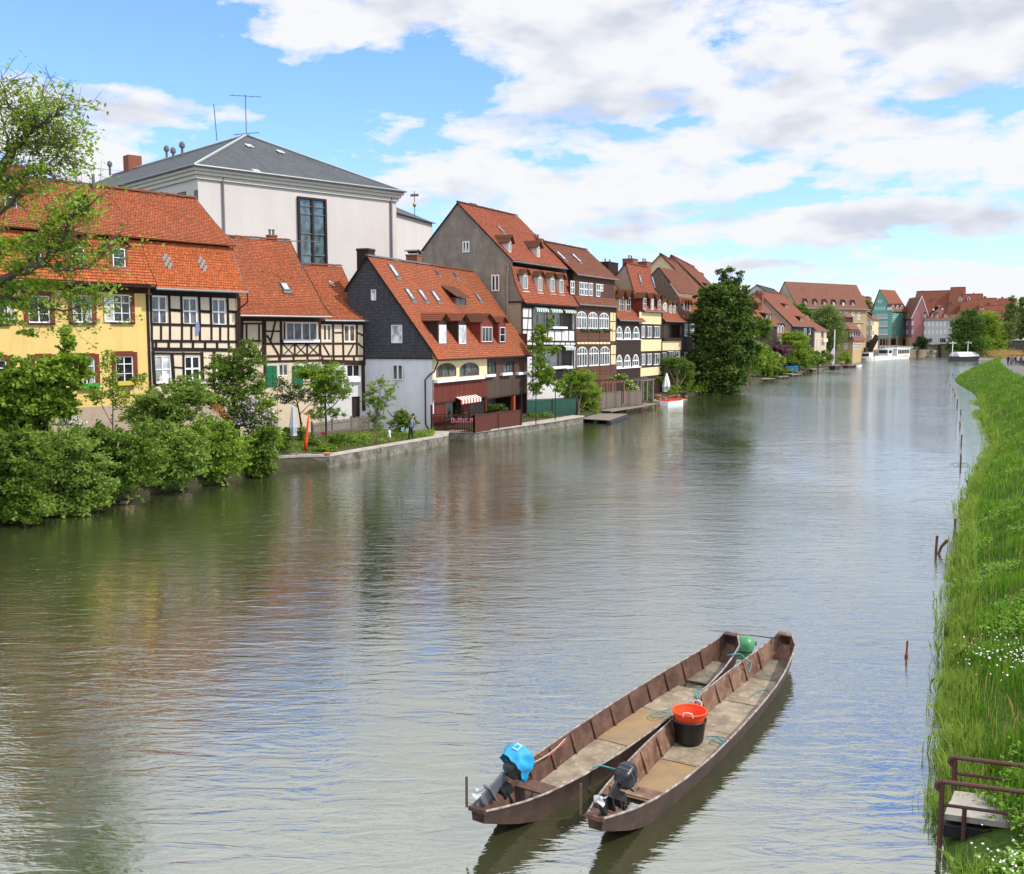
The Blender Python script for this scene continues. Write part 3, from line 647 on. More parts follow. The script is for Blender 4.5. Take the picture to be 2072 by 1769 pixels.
H3.win(1345, 1205, 1450, 1410, 2, 1, fw=.07, bars=.07, pane=T['pane_amber']); H3.win(1607, 1210, 1752, 1425, 2, 1, fw=.08, bars=.09, pane=T['pane_amber'])
H3.c = 'C4'; H3.win(1125, 190, 1235, 292, 2, 1, fw=.05, pane=T['pane_dark']); H3.holes.append((*H3.rect(1168, 462, 1240, 650), 0)); ru = H3.rect(1168, 462, 1240, 650)
MB().box(ru[0] + .01, ru[1] - .01, .1, .14, 0, ru[3]).build('door', T['dark_brown'], H3.root)
H3.wall(0, H3.L, 0, H3.z(1200, 165), T['plaster_pale'], 'lower_wall'); zc = H3.z(1200, 165)
H3.panel(1130, 292, 1232, 338, T['white_box'], 'flower_box', .2)
H3.c = 'C3'; H3.wall(0, H3.L, zc + .002, vp[0][1] + .3, T['plaster_cream'], 'upper_wall')
H3.timbers([(1320, 1180, 1860, 1190, .26), (1490, 1308, 1600, 1308, .11), (1320, 1445, 1800, 1445, .15), (1330, 1605, 1870, 1600, .15), (1330, 1672, 1870, 1690, .36), (1470, 1190, 1475, 1600, .15), (1590, 1190, 1600, 1600, .14), (1770, 1190, 1770, 1600, .16), (1860, 1180, 1862, 1720, .2),
             (1345, 1455, 1425, 1595, .12), (1730, 1455, 1655, 1595, .12), (1780, 1310, 1860, 1350, .13), (1775, 1440, 1850, 1500, .13), (1480, 1600, 1480, 1660), (1600, 1600, 1605, 1660), (1730, 1600, 1735, 1660), (1335, 1600, 1335, 1670)], T['brown_timber'], .14)
H3.c = 'C4'; H3.timbers([(1262, 150, 1270, 585, .3)], T['brown_timber'])
H3.c = 'C3'
for x, y in ((1450, 700),):
    u, v, z = H3.onseg(x, y, 2); (v0, z0), (v1, z1) = H3.segs[2]; k = (v1 - v0) / (z1 - z0); mb = MB()
    for a, b in [(-.09, .2), (.09, .1), (-.09, 0), (.09, -.1)]: mb.box(u + a - .09, u + a + .09, v + b * k - .14, v + b * k - .08, z + b - .05, z + b + .06)
    mb.build('pale_tiles', M('pale_tile', (.6, .6, .6), .7, .2, 8), H3.root)
# slate-gabled house and its neighbour
sA = onz('D', 876, 873, GL).xy; sd = Vector((.407, 1)).normalized()
def along(A, d, px):
    k = (px - 1036) / F; t = (k * A.y - A.x) / (d.x - k * d.y); return A + d * t
sM = along(sA, sd, 985.5); sB = along(sA, sd, 1067)
S1 = House('slate_gabled_house', 'house with a dark slate gable over a white side wall and two black dormers', sA, sM, GL, crop='C5')
fr = chain([(962, 1650), (900, 1545), (560, 1060), (245, 600)], 'C5', S1, -.12); lf = chain([(40, 915)], 'C5', S1, -.12)[0]
vr, zr = fr[-1]
S1.roof(pairs(fr), T['tile_orange'], -.14, S1.L, .17); S1.roof([((vr, zr), (lf[0] + .3, lf[1] - .3))], T['tile_orange'], -.14, S1.L, .3, 'rear_roof'); S1.ridge(vr, zr + .04, T['lead'])
zs = chain([(885, 1637)], 'C5', S1, 0)[0][1]
gp = [(0.0, fr[0][1] + .05), *fr[1:], (lf[0], lf[1]), (lf[0], zs + 0), (0, zs)]
mb = MB(); q = [(0, a, b) for a, b in gp]; mb.add(q + [(0.15, a, b) for a, b in gp], [tuple(range(len(gp)))], [[(a, b) for _, a, b in q]]); mb.build('slate_gable', T['slate'], S1.root)
S1.poly([(0, 0), (0, zs), (lf[0], zs), (lf[0], 0)], .06, T['plaster_white'], 'side_wall')
MB().box(-.05, .06, -.05, lf[0], zs - .06, zs).build('slate_edge', T['black_timber'], S1.root)
S1.verge(pairs(fr), -.16, T['black_timber'], .14); S1.verge([((vr, zr), (lf[0], lf[1]))], -.16, T['black_timber'], .14); S1.gutter(fr[0][0], fr[0][1] - .02, T['dark_brown'])
G = attach(S1, 'g', sA + S1.v * lf[0], sA, 'C5')
G.win(290, 935, 340, 1045, 1, 1, hole=False, pane=T['pane_blind'], v=-.02); G.win(497, 1295, 607, 1480, 1, 1, hole=False, pane=T['pane_blind'], v=-.02)
G.c = 'C6'; G.win(510, 222, 615, 380, 2, 1, hole=False, pane=T['pane_grey'], v=-.02, fw=.08, bars=.08); adopt(S1, G)
S1.pipe([(.05, -.45, fr[0][1] - .15), (.02, -.12, fr[0][1] - .9), (-.12, .15, fr[0][1] - 1.1), (-.12, .55, fr[0][1] - 1.5), (-.12, .55, .5), (-.12, .2, 0.05)], T['dark_brown'], .06)
for r in [(968, 1245, 1058, 1492), (1172, 1247, 1260, 1497)]: S1.dormer(*r, 1, 'gable', T['dark_brown'], T['tile_red'], rise=.5, ov=.2, inset=.1, cols=1, rows=1, pane=T['pane_blind'], wz=(.04, .8), front=.35)
S1.skylight(508, 748, 2, .62, 1.2); [S1.skylight(x, y, 2, .6, 1.1) for x, y in ((675, 992), (805, 1000), (935, 1008))]
S1.chimney(262, 508, 326, 590, vr + .15, T['dark_brown'], 'flat', 1.1); S1.chimney(757, 562, 806, 665, vr + .05, T['brick_plain'], 'vault', 1.2)
S1.c = 'C6'
for r in [(950, 205, 1158, 350), (1188, 200, 1392, 340)]: S1.win(*r, 3, 1, 'brown', arch=.16, fw=.08, bars=.06, pane=T['pane_grey'])
zb = S1.z(1150, 360); zl = S1.z(1150, 585)
S1.wall(0, S1.L, zb, fr[0][1] + .3, T['plaster_butter'], 'upper_wall'); S1.wall(0, S1.L, zl, zb - .002, T['plank_red'], 'plank_wall')
S1.panel(930, 352, 1420, 388, T['white_box'], 'flower_box', .3)
MB().box(.22, S1.L, .01, 3.2, zl - .12, zl - .01).build('porch_ceiling', T['dark_brown'], S1.root)
MB().box(.1, S1.L, 3.2, 3.3, 0, zl).build('porch_rear_wall', T['plaster_pale'], S1.root)
mb = MB(); mb.box(.02, .2, .05, .2, 0, zl - .12); mb.box(2.2, 2.36, .05, .2, 0, zl - .12); mb.box(S1.L - .2, S1.L - .02, .05, .2, 0, zl - .12); mb.build('porch_post', T['red_wood'], S1.root)
MB().box(.06, 2.2, .1, .14, zl - 1.5, zl - .12).build('porch_panel', T['plank_red'], S1.root)
MB().prism([(5.4, 0.2, zl - .12), (5.4, .2, .9), (7.2, .2, .9), (7.2, .2, zl - .12)], (0, .06, 0)).build('porch_shutter', T['red_wood'], S1.root)
S2 = House('river_house', 'brown wooden house with two dark red dormers and a weathered plank balcony wall', sM, sB, GL, crop='C5')
pr = [(v, z) for v, z in fr]
S2.roof(pairs(pr), T['tile_old'], .02, S2.L + .3, .18); S2.roof([((vr, zr), (vr + 2.6, zr - 2.4))], T['tile_orange'], .02, S2.L, .3, 'rear_roof'); S2.ridge(vr, zr + .03, T['tile_red']); S2.verge(pairs(pr), .0, T['black_timber'], .12)
S2.gutter(pr[0][0], pr[0][1] - .02, T['dark_brown'])
S2.dormer(1400, 1262, 1532, 1500, 1, 'gable', T['red_wood'], T['tile_dark'], rise=.65, ov=.25, inset=.1, cols=3, rows=1, wz=(.14, .78), pane=T['pane_dark'], front=.3)
S2.dormer(1588, 1265, 1662, 1502, 1, 'gable', T['red_wood'], T['tile_red'], rise=.45, ov=.2, inset=.15, cols=1, rows=2, wz=(.14, .78), pane=T['pane_dark'], front=.3)
S2.dormer(1140, 1018, 1258, 1100, 2, 'shed', T['red_wood'], T['tile_dark'], ov=.2, inset=.04, cols=2, rows=1, wz=(.1, .95), pane=T['pane_dark'], slope=.62, front=.3, frame='brown')
S2.skylight(1372, 1018, 2, .5, .8); S2.skylight(958, 770, 2, .4, .5, pane=T['tile_dark']); S2.skylight(1137, 790, 2, .4, .5, pane=T['tile_dark'])
S2.c = 'C6'
for r in [(1450, 195, 1560, 320), (1640, 190, 1745, 305)]: S2.win(*r, 3, 1, 'dark', fw=.05, pane=T['pane_grey'])
zb = S2.z(1640, 335); zl = S2.z(1640, 540)
S2.wall(0, S2.L, zb, pr[0][1] + .3, T['plank_brown'], 'upper_wall'); S2.wall(0, S2.L, zl, zb - .002, T['plank_dark'], 'plank_wall')
for r in [(1430, 322, 1530, 348), (1600, 305, 1700, 332), (1760, 298, 1872, 324)]: S2.panel(*r, T['white_box'], 'flower_box', .3)
MB().box(0, S2.L, 0, 3.2, zl - .12, zl - .01).build('porch_ceiling', T['dark_brown'], S2.root)
MB().box(0, S2.L, 3.2, 3.3, 0, zl).build('porch_rear_wall', T['plaster_tan'], S2.root)
MB().box(0, 2.0, 2.9, 3.1, .3, zl - .4).build('porch_door', T['dark_brown'], S2.root)
mb = MB(); mb.box(S2.L - 3.2, S2.L - 2.85, .05, .35, 0, zl - .12); mb.build('porch_column', M('terracotta', (.42, .10, .035), .7, .15, 6), S2.root)
mb = MB(); mb.box(S2.L - .2, S2.L - .02, .05, .2, 0, zl - .12); mb.build('porch_post', T['dark_brown'], S2.root)
MB().box(S2.L - .1, S2.L, 0, 9, 0, pr[0][1] + 2).build('side_wall', T['plank_brown'], S2.root)
# tall grey gable house
gA = pos(1057, 92.5); gd = Vector((.532, 1)).normalized(); gB = along(gA, gd, 1164)
GH = House('grey_gabled_house', 'tallest river house, blotchy grey plaster gable and two rows of roof dormers', gA, gB, GL, crop='C5')
ap = chain([(1175, 52)], 'C5', GH, 0)[0]; lf = chain([(815, 530)], 'C5', GH, 0)[0]
up = chain([(265, 480), (-35, 110)], 'C7', GH, 0); lo = chain([(440, 1105), (385, 1010), (330, 900), (288, 790), (262, 690), (235, 560)], 'C7', GH, -.1)
up = [up[0], ap]; sl = (ap[1] - lf[1]) / (lf[0] - ap[0]); vb = lf[0] + 3.5; zb = lf[1] - 3.5 * sl
GH.roof(pairs(lo), T['tile_red'], -.1, GH.L + .05, .2, 'lower_roof'); GH.roof(pairs(up), T['tile_red'], -.15, GH.L + .1, .18, 'upper_roof'); GH.roof([(ap, (vb, zb))], T['tile_red'], -.12, GH.L + .1, .36, 'rear_roof')
GH.ridge(ap[0], ap[1] + .05, T['tile_dark'])
gp = [(0, 0), (0, lo[0][1])] + lo[1:] + [(up[0][0] + .1, up[0][1]), ap, (vb, zb), (vb, 0)]
GH.poly(gp, 0, T['plaster_grey']); GH.poly(gp, GH.L, T['plaster_grey']); GH.verge(pairs(up), -.17, T['black_timber'], .1); GH.verge([(ap, (vb, zb))], -.14, T['black_timber'], .1); GH.verge(pairs(up), GH.L + .12, T['tile_dark'], .16); GH.verge(pairs(lo), GH.L + .08, T['tile_dark'], .14)
GH.gutter(up[0][0] - .0, up[0][1] - .03); GH.gutter(lo[0][0], lo[0][1] - .03, T['dark_brown'])
G = attach(GH, 'g', gA + GH.v * vb, gA, 'C5')
G.win(1222, 442, 1293, 555, 2, 1, hole=False, fw=.1, bars=.1); G.win(1517, 783, 1597, 950, 2, 1, hole=False, fw=.12, bars=.1, pane=T['pane_dark'])
a = G.rect(1692, 1090, 1822, 1700); mb = MB(); mb.box(a[0], G.L, -.04, .0, 0, a[3]); mb.build('side_wall', T['plaster_beige'], G.root)
G.pipe([(G.f(1690, 660)[0], -.08, G.f(1690, 660)[1]), (G.f(1680, 900)[0], -.08, G.f(1680, 900)[1]), (G.f(1700, 1600)[0], -.08, 0)], T['plaster_beige'], .09); adopt(GH, G)
n0 = len(lo) - 1
GH.c = 'C7'
for r in [(185, 180, 240, 360), (608, 260, 665, 430)]: GH.dormer(*r, n0, 'gable', T['plaster_beige'], T['tile_dark'], rise=.5, ov=.22, inset=.2, cols=1, rows=1, cheek=T['plaster_pale'], wz=(.04, .9), front=.3, pane=T['pane_curtain'])
for r in [(405, 672, 488, 930), (627, 700, 700, 955), (808, 720, 885, 970), (945, 738, 1015, 985)]: GH.dormer(*r, 2, 'gable', T['plaster_beige'], T['tile_dark'], rise=.42, ov=.22, inset=.18, cols=2, rows=1, cheek=T['plaster_pale'], wz=(.12, .88), front=.3, box=T['white_box'], pane=T['pane_grey'])
GH.skylight(75, 25, n0, .5, .9); GH.skylight(338, 720, 4, .35, .8)
GH.c = 'C5'; GH.chimney(1310, 50, 1362, 110, ap[0] + .1, T['brick_plain'], 'flat'); GH.c = 'C7'
zt = lo[0][1] + .2; uL = GH.f(545, 1400)[0]; uR = GH.f(1165, 1400)[0]; zf1 = GH.z(850, 1500); zf0 = GH.z(850, 1668)
GH.c = 'C8'; zf2 = GH.z(700, 290); zf3 = GH.z(700, 500); zf4 = GH.z(700, 560); GH.c = 'C7'
for (a, b, t) in ((zf1, zt, 1), (zf3, zf2, 0)): GH.holes.append((uL, uR, a, b, 0))
GH.wall(0, GH.L, 0, zt, T['plaster_pale'], depth=.2)
MB().box(0, GH.L, 1.5, 1.6, 0, zt).build('balcony_rear_wall', T['plaster_pale'], GH.root); MB().box(0, GH.L, .02, 1.5, zf1 - .25, zf1 - .02).build('balcony_floor', T['black_timber'], GH.root); MB().box(0, GH.L, .02, 1.5, zf3 - .25, zf3 - .02).build('balcony_floor', T['black_timber'], GH.root); MB().box(0, GH.L, .02, 1.5, zt - .2, zt).build('balcony_ceiling', T['black_timber'], GH.root)
GH.holes = []
for (a, b, c, d) in ((590, 1255, 640, 1480), (690, 1245, 735, 1480), (830, 1270, 880, 1490), (905, 1320, 950, 1440)):
    u0, u1, z0, z1 = GH.rect(a, b, c, d, 1.5); GH.win(0, 0, 0, 0, 1, 1, raw=(u0, u1, max(z0, zf1), z1), hole=False, v=1.5, fw=.09)
GH.timbers([(395, 1100, 400, 1695, .22), (545, 1150, 548, 1695, .2), (500, 1170, 460, 1670, .08), (395, 1325, 545, 1330, .12), (395, 1500, 545, 1505, .12), (765, 1170, 768, 1500, .3), (965, 1180, 965, 1500, .24), (1175, 1130, 1180, 1695, .25), (395, 1135, 1190, 1165, .55), (545, 1500, 1190, 1508, .14), (540, 1672, 1190, 1680, .16),
             (775, 1510, 775, 1672, .1), (880, 1510, 880, 1672, .1), (985, 1510, 985, 1672, .1), (1088, 1510, 1088, 1672, .1), (660, 1510, 660, 1672, .1)], T['black_timber'], .14)
GH.c = 'C8'; GH.timbers([(285, 260, 295, 800, .24), (380, 250, 385, 800, .2), (480, 285, 820, 290, .18), (640, 290, 640, 500, .3), (490, 245, 490, 285, .1), (548, 245, 548, 285, .1), (600, 245, 600, 285, .1), (660, 245, 660, 285, .1), (715, 245, 715, 285, .1), (765, 245, 765, 285, .1), (800, 290, 800, 520, .2), (300, 245, 385, 245, .1), (300, 285, 385, 285, .1)], T['black_timber'], .14)
GH.panel(560, 497, 730, 522, T['white_box'], 'flower_box', .3); GH.panel(560, 530, 822, 640, T['black_timber'], 'lower_wall', .05); GH.c = 'C7'; GH.panel(820, 1455, 1035, 1488, T['white_box'], 'flower_box', .3)
def awning(H, xl, yt, xr, yb, v=-.35, mat='awn'):
    u0, u1, z0, z1 = H.rect(xl, yt, xr, yb); n = 14; mb = MB()
    for i in range(n):
        mb.mi = i % 2; a, b = u0 + (u1 - u0) * i / n, u0 + (u1 - u0) * (i + 1) / n
        mb.prism([(a, v, z1 - .03), (b, v, z1 - .03), (b, .0, z1 + .18), (a, .0, z1 + .18)], (0, 0, .02)); mb.prism([(a, v - .02, z1), (b, v - .02, z1), (b - .02, v - .02, z0), (a + .02, v - .02, z0)], (0, .02, 0))
    return mb.build('awning', mat, H.root)
AG = [M('awning_green', (.02, .16, .07), .8, .05, 4), T['frame_white']]
for r in [(560, 1195, 745, 1240), (788, 1212, 952, 1250), (988, 1225, 1155, 1258)]: awning(GH, *r, mat=AG)
GH.c = 'C8'; awning(GH, 685, 305, 785, 335, mat=AG)
# brown house with arched windows
bB = along(gB, gd, 1246.5)
BR = House('brown_house', 'brown wood clad house with large white arched windows on two floors', gB, bB, GL, crop='C7')
sk = chain([(1238, 1125), (1160, 995)], 'C7', BR, 0.); av = sk[1][0]; zE = BR.z(1350, 700, av - .35)
rg = chain([(712, 215)], 'C7', BR, 0.)[0]; rg = (max(rg[0], av + 2.5), BR.z(880, 235, rg[0]))
BR.roof(pairs(sk), T['tile_brown'], .02, BR.L + .05, .2, 'lower_roof'); BR.roof([((av - .35, zE), rg)], T['tile_brown'], .05, BR.L + .1, .2, 'upper_roof'); BR.roof([(rg, (rg[0] * 2 - av, zE))], T['tile_brown'], .05, BR.L + .1, .4, 'rear_roof')
BR.ridge(rg[0], rg[1] + .04, T['tile_dark']); BR.gutter(av - .35, zE); BR.gutter(sk[0][0], sk[0][1])
for r in [(1113, 778, 1168, 975), (1245, 797, 1308, 992), (1315, 803, 1372, 998), (1390, 810, 1442, 1003), (1492, 822, 1550, 1012), (1555, 830, 1595, 935)]: BR.win(*r, 2, 2, fw=.08, bars=.06, hole=False, v=av, pane=T['pane_dark'])
BR.wall(0, BR.L, sk[1][1] - .4, zE + .1, T['plank_brown'], 'attic_wall', v=av); BR.holes = []
for r in [(1208, 1226, 1362, 1488), (1378, 1238, 1526, 1488), (1543, 1248, 1692, 1488)]: BR.win(*r, 4, 2, arch=.22, trans=.64, fw=.12, bars=.08, pane=T['pane_grey'])
BR.c = 'C8'
for r in [(834, 298, 943, 503), (958, 298, 1058, 496), (1070, 295, 1170, 489)]: BR.win(*r, 4, 2, arch=.22, trans=.64, fw=.12, bars=.08, pane=T['pane_grey'])
BR.wall(0, BR.L, 0, sk[0][1] + .2, T['plank_brown']); BR.c = 'C7'
for r in [(1200, 1512, 1376, 1668), (1382, 1514, 1540, 1666), (1548, 1514, 1694, 1664)]: BR.panel(*r, T['plank_h'], 'plank_panel')
for r in [(1265, 1486, 1375, 1510), (1400, 1488, 1560, 1512), (1600, 1488, 1700, 1512)]: BR.panel(*r, T['box_green'], 'flower_box', .25)
BR.panel(1703, 1250, 1782, 1670, T['plaster_butter'], 'corner_panel', .02); BR.timbers([(1700, 1240, 1703, 1690, .1), (1785, 1240, 1788, 1690, .12), (1703, 1380, 1785, 1380, .09), (1703, 1520, 1785, 1520, .09), (1752, 1250, 1728, 1670, .07)], T['brown_timber'])
BR.c = 'C8'
for r in [(835, 505, 1062, 640), (1068, 495, 1175, 645), (1180, 485, 1235, 600)]: BR.panel(*r, T['plank_h'], 'plank_panel')
BR.panel(832, 250, 1172, 275, T['plaster_butter'], 'frieze_panel', .02); BR.timbers([(x, 248, x, 277, .09) for x in range(832, 1190, 38)] + [(832, 248, 1180, 248, .07), (832, 277, 1180, 277, .08)], T['brown_timber'])
BR.panel(1178, 285, 1226, 480, T['plaster_butter'], 'corner_panel', .02); BR.timbers([(1175, 240, 1178, 640, .1), (1228, 240, 1230, 640, .1), (1178, 380, 1228, 380, .08), (1206, 290, 1196, 480, .07)], T['brown_timber'])
BR.c = 'C7'; BR.skylight(968, 415, 1, .6, 1.3, pane=T['pane_blind']); BR.skylight(1195, 450, 1, .6, 1.3, pane=T['pane_blind'])
BR.chimney(640, 130, 715, 210, rg[0], T['brick_plain'], 'pots'); BR.chimney(1345, 440, 1400, 540, rg[0] + 1.0, T['brick_plain'], 'pots')
BR.poly([(0, 0), (0, sk[0][1]), (av, sk[1][1]), (av, zE), rg, (rg[0] * 2 - av, zE), (rg[0] * 2 - av, 0)], BR.L, T['plaster_beige'])
# house with two rows of small arched windows
cB = along(bB, gd, 1296.5)
HA = House('dark_brown_house', 'dark brown house with two rows of three small white arched windows under three gabled dormers', bB, cB, GL, crop='E1')
e = HA.z(210, 808, -.3); t = HA.z(210, 706, .9); zr = HA.z(60, 250, 5.); HA.roof([((-.35, e), (.9, t)), ((.9, t), (5., zr))], T['tile_red'], .0, HA.L + .2, .2); HA.roof([((5., zr), (9.5, t))], T['tile_red'], .0, HA.L + .2, .4, 'rear_roof'); HA.ridge(5., zr, T['tile_red']); HA.gutter(-.35, e)
for r in [(10, 535, 66, 632), (108, 540, 160, 700), (182, 545, 234, 706)]: HA.dormer(*r, 0, 'gable', T['plaster_butter'], T['tile_dark'], rise=.8, ov=.3, inset=.05, cols=2, rows=2, wz=(.02, .95), front=.5, pane=T['pane_dark'])
for r in [(75, 868, 150, 1016), (165, 870, 245, 1016), (262, 870, 340, 1016), (78, 1188, 148, 1338), (163, 1186, 242, 1332), (258, 1183, 335, 1326)]: HA.win(*r, 3, 2, arch=.5, fw=.16, bars=.08, pane=T['pane_grey'])
HA.wall(0, HA.L, 0, e + .2, T['dark_brown']); HA.panel(72, 1016, 350, 1024, T['frame_white'], 'sill_board', .12); HA.panel(72, 1330, 350, 1342, T['frame_white'], 'sill_board', .12)
HA.chimney(-10, 140, 98, 255, 5.5, T['dark_brown'], 'pots', .5); HA.skylight(40, 338, 1, .6, 1.3); HA.skylight(185, 365, 1, .6, 1.3, pane=T['tile_dark'])
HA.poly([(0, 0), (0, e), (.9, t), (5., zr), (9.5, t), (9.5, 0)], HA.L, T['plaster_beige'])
# cream banded house
dB = along(cB, gd, 1338.7)
HC = House('cream_banded_house', 'cream plaster house with long white window bands and three reddish dormers', cB, dB, GL, crop='E1')
e = HC.z(460, 705, -.3); ap = chain([(182, 165)], 'E1', HC, 0)[0]; HC.roof([((-.35, e), (.6, e + 1.0)), ((.6, e + 1.0), ap)], T['tile_red'], -.1, HC.L + .1, .2); HC.roof([(ap, (ap[0] + 3, ap[1] - 3.4))], T['tile_red'], -.1, HC.L + .1, .4, 'rear_roof'); HC.ridge(ap[0], ap[1], T['tile_red']); HC.gutter(-.35, e)
HC.poly([(0, 0), (0, e), (.6, e + 1), ap, (ap[0] + 5, ap[1] - 5.6), (ap[0] + 5, 0)], 0, T['plaster_beige']); HC.verge([((.6, e + 1), ap)], -.12, T['black_timber'], .12); HC.verge([(ap, (ap[0] + 3, ap[1] - 3.4))], -.12, T['black_timber'], .12)
for r in [(372, 540, 412, 682), (460, 548, 498, 688), (538, 556, 572, 692)]: HC.dormer(*r, 0, 'gable', T['red_wood'], T['tile_dark'], rise=.5, ov=.3, inset=.1, cols=2, rows=2, wz=(.02, .9), front=.3)
for a, b, y0, y1 in [(358, 402, 865, 1000), (422, 480, 868, 1000), (500, 570, 868, 1000), (362, 405, 1178, 1308), (424, 478, 1176, 1306), (498, 570, 1175, 1305)]: HC.win(a, y0, b, y1, 3, 1, fw=.1, bars=.09, pane=T['pane_grey'])
HC.wall(0, HC.L, 0, e + .2, T['dark_brown'])
for r in [(333, 716, 578, 846), (352, 1020, 578, 1148), (346, 1332, 580, 1425)]: HC.panel(*r, T['plaster_butter'], 'plaster_panel')
HC.skylight(335, 345, 1, .5, 1.2); HC.skylight(480, 365, 1, .5, 1.2); HC.chimney(262, 100, 318, 180, ap[0], T['brick_plain'], 'pots'); HC.chimney(418, 135, 468, 205, ap[0], T['brick_plain'], 'pots')
# loggia house
eB = along(dB, gd, 1382)
HD = House('loggia_house', 'house with an open dark loggia above a cream parapet, beside the cream banded house', dB, eB, GL, crop='E1')
e = HD.z(715, 818, -.3); HD.roof([((-.35, e), (1.0, e + 1.3)), ((1.0, e + 1.3), (5., HD.z(580, 420, 5.)))], T['tile_red'], .0, HD.L + .05, .2); zr = HD.segs[-1][1][1]; HD.roof([((5., zr), (9, e + 1))], T['tile_red'], 0, HD.L, .4, 'rear_roof'); HD.gutter(-.35, e)
for r in [(600, 605, 645, 718), (672, 622, 700, 726), (718, 627, 745, 732)]: HD.dormer(*r, 0, 'gable', T['plaster_butter'], T['tile_dark'], rise=.4, ov=.2, inset=.1, cols=2, rows=2, wz=(.02, .9))
r = HD.rect(610, 850, 795, 1000); HD.holes.append((*r, 0)); HD.win(592, 1165, 640, 1300, 3, 2, fw=.08); HD.win(655, 1150, 730, 1290, 4, 2, fw=.08); HD.win(742, 1145, 795, 1280, 3, 2, fw=.08)
HD.wall(0, HD.L, 0, e + .2, T['dark_brown'], depth=.2); MB().box(0, HD.L, 1.6, 1.7, 0, e).build('loggia_rear_wall', T['plaster_beige'], HD.root); MB().box(.1, HD.L - .1, .05, 1.6, r[2] - .2, r[2] - .02).build('loggia_floor', T['dark_brown'], HD.root)
HD.panel(592, 1035, 803, 1140, T['plaster_butter'], 'parapet'); HD.panel(592, 1002, 803, 1030, T['dark_brown'], 'flower_box', .3)
# rough stone gable house behind the tree
fB = along(eB, gd, 1424)
HE = House('stone_gabled_house', 'brown roofed house with a rough dark stone gable, half hidden by the big dark tree', eB, fB, GL, crop='E1')
ap = chain([(552, 208)], 'E1', HE, 0)[0]; ev = chain([(785, 500)], 'E1', HE, 0)[0]; lo = chain([(850, 790), (812, 690), (772, 535)], 'E1', HE, 0)
HE.roof(pairs(lo), T['tile_red'], 0, HE.L + .1, .25, 'lower_roof'); HE.roof([(ev, ap)], T['tile_brown'], -.1, HE.L + .1, .25, 'upper_roof'); HE.roof([(ap, (ap[0] + 5, ap[1] - 5))], T['tile_brown'], -.1, HE.L + .1, .4, 'rear_roof')
M('rubble', (.15, .12, .09), .95, .35, 3, bump=.8); HE.poly([(0, 0), (0, lo[0][1])] + lo[1:] + [ap, (ap[0] + 5, ap[1] - 5), (ap[0] + 5, 0)], 0, T['rubble'])
for r in [(820, 610, 845, 690), (855, 615, 878, 700), (888, 620, 910, 705)]: HE.dormer(*r, 1, 'gable', T['dark_brown'], T['tile_red'], rise=.5, ov=.2, cols=2, rows=1)
HE.win(842, 842, 885, 985, 3, 2, fw=.1, bars=.08); HE.win(900, 842, 955, 990, 4, 2, fw=.1, bars=.08); HE.win(838, 1160, 880, 1272, 3, 1, fw=.1, bars=.08); HE.win(890, 1160, 940, 1275, 3, 1, fw=.1, bars=.08)
HE.wall(0, HE.L, 0, lo[0][1] + .2, T['black_timber'])
# generic small or distant house
def simple(name, label, crop, xL, ZL, xR, ZR, ye, yr, vr_, wall, roof, z0=GL, ov=.3, wins=(), dor=(), sky=(), chim=(), gab=None, hip=0, back=True, course=.4, wk={}, cat='house', xr=None, ext=.2):
    H = House(name, label, cpos(crop, xL, ZL), cpos(crop, xR, ZR), z0, crop=crop, cat=cat); xm = (xL + xR) / 2
    ze = H.z(xm, ye, -ov); zr = H.z(xr or xm, yr, vr_); H.ze, H.zr, H.vr = ze, zr, vr_
    for w in wins:
        if isinstance(w, tuple): H.win(*w, **wk)
        else: H.winrow(**w)
    H.wall(0, H.L, 0, ze + .1, wall)
    if hip:
        s = hip; mb = MB(); a = -ov; L = H.L; b = 2 * vr_ + ov
        P = [(a, a, ze), (L + ov, a, ze), (L + ov, b, ze), (a, b, ze), (vr_ * s, vr_, zr), (L - vr_ * s, vr_, zr)]
        sl = math.hypot(vr_, zr - ze)
        mb.add(P, [(0, 1, 5, 4), (1, 2, 5), (2, 3, 4, 5), (3, 0, 4)], [[(0, 0), (L, 0), (L - vr_, sl), (vr_, sl)], [(0, 0), (b, 0), (b / 2, sl)], [(0, 0), (L, 0), (L - vr_, sl), (vr_, sl)], [(0, 0), (b, 0), (b / 2, sl)]])
        mb.build('roof', roof, H.root); H.segs = [((-ov, ze), (vr_, zr))]
    else:
        H.roof([((-ov, ze), (vr_, zr))], roof, -ext, H.L + ext, course, th=.2, lift=.05); H.roof([((vr_, zr), (2 * vr_ + ov, ze))], roof, -ext, H.L + ext, course * 1.5, 'rear_roof', th=.2); H.ridge(vr_, zr + .05, roof, r=.2)
    gp = [(0, 0), (0, ze)] + ([] if hip else [(vr_, zr)]) + [(2 * vr_, ze), (2 * vr_, 0)]
    for u in (0.02, H.L - .02): H.poly(gp, u, gab or wall, 'gable_wall' if not hip else 'side_wall')
    H.gutter(-ov, ze)
    for d in dor: H.dormer(*d[0], 0, **d[1])
    for x, y in sky: H.skylight(x, y, 0, .8, 1.2)
    for c in chim: H.chimney(*c, vr_, T['brick_plain'], 'flat')
    return H
# houses seen over and beyond the big tree
simple('cream_gabled_house', 'cream gabled house peeping over the big dark tree, with a chimney at its peak', 'E1', 1005, 152, 1130, 170, 560, 350, 6.2, T['plaster_butter'], T['tile_far'], chim=[(822, 282, 862, 350), (897, 268, 940, 350)], sky=[(1000, 450)])
simple('red_roofed_house', 'red roofed house just behind the cream gable, its ridge ending in the dark tree top', 'E1', 1060, 172, 1260, 200, 500, 318, 6., T['plaster_beige'], T['tile_far'], chim=[(1025, 268, 1060, 310)], dor=[((1075, 405, 1120, 440), dict(kind='shed', body=T['dark_brown'], cols=2, rows=1))])
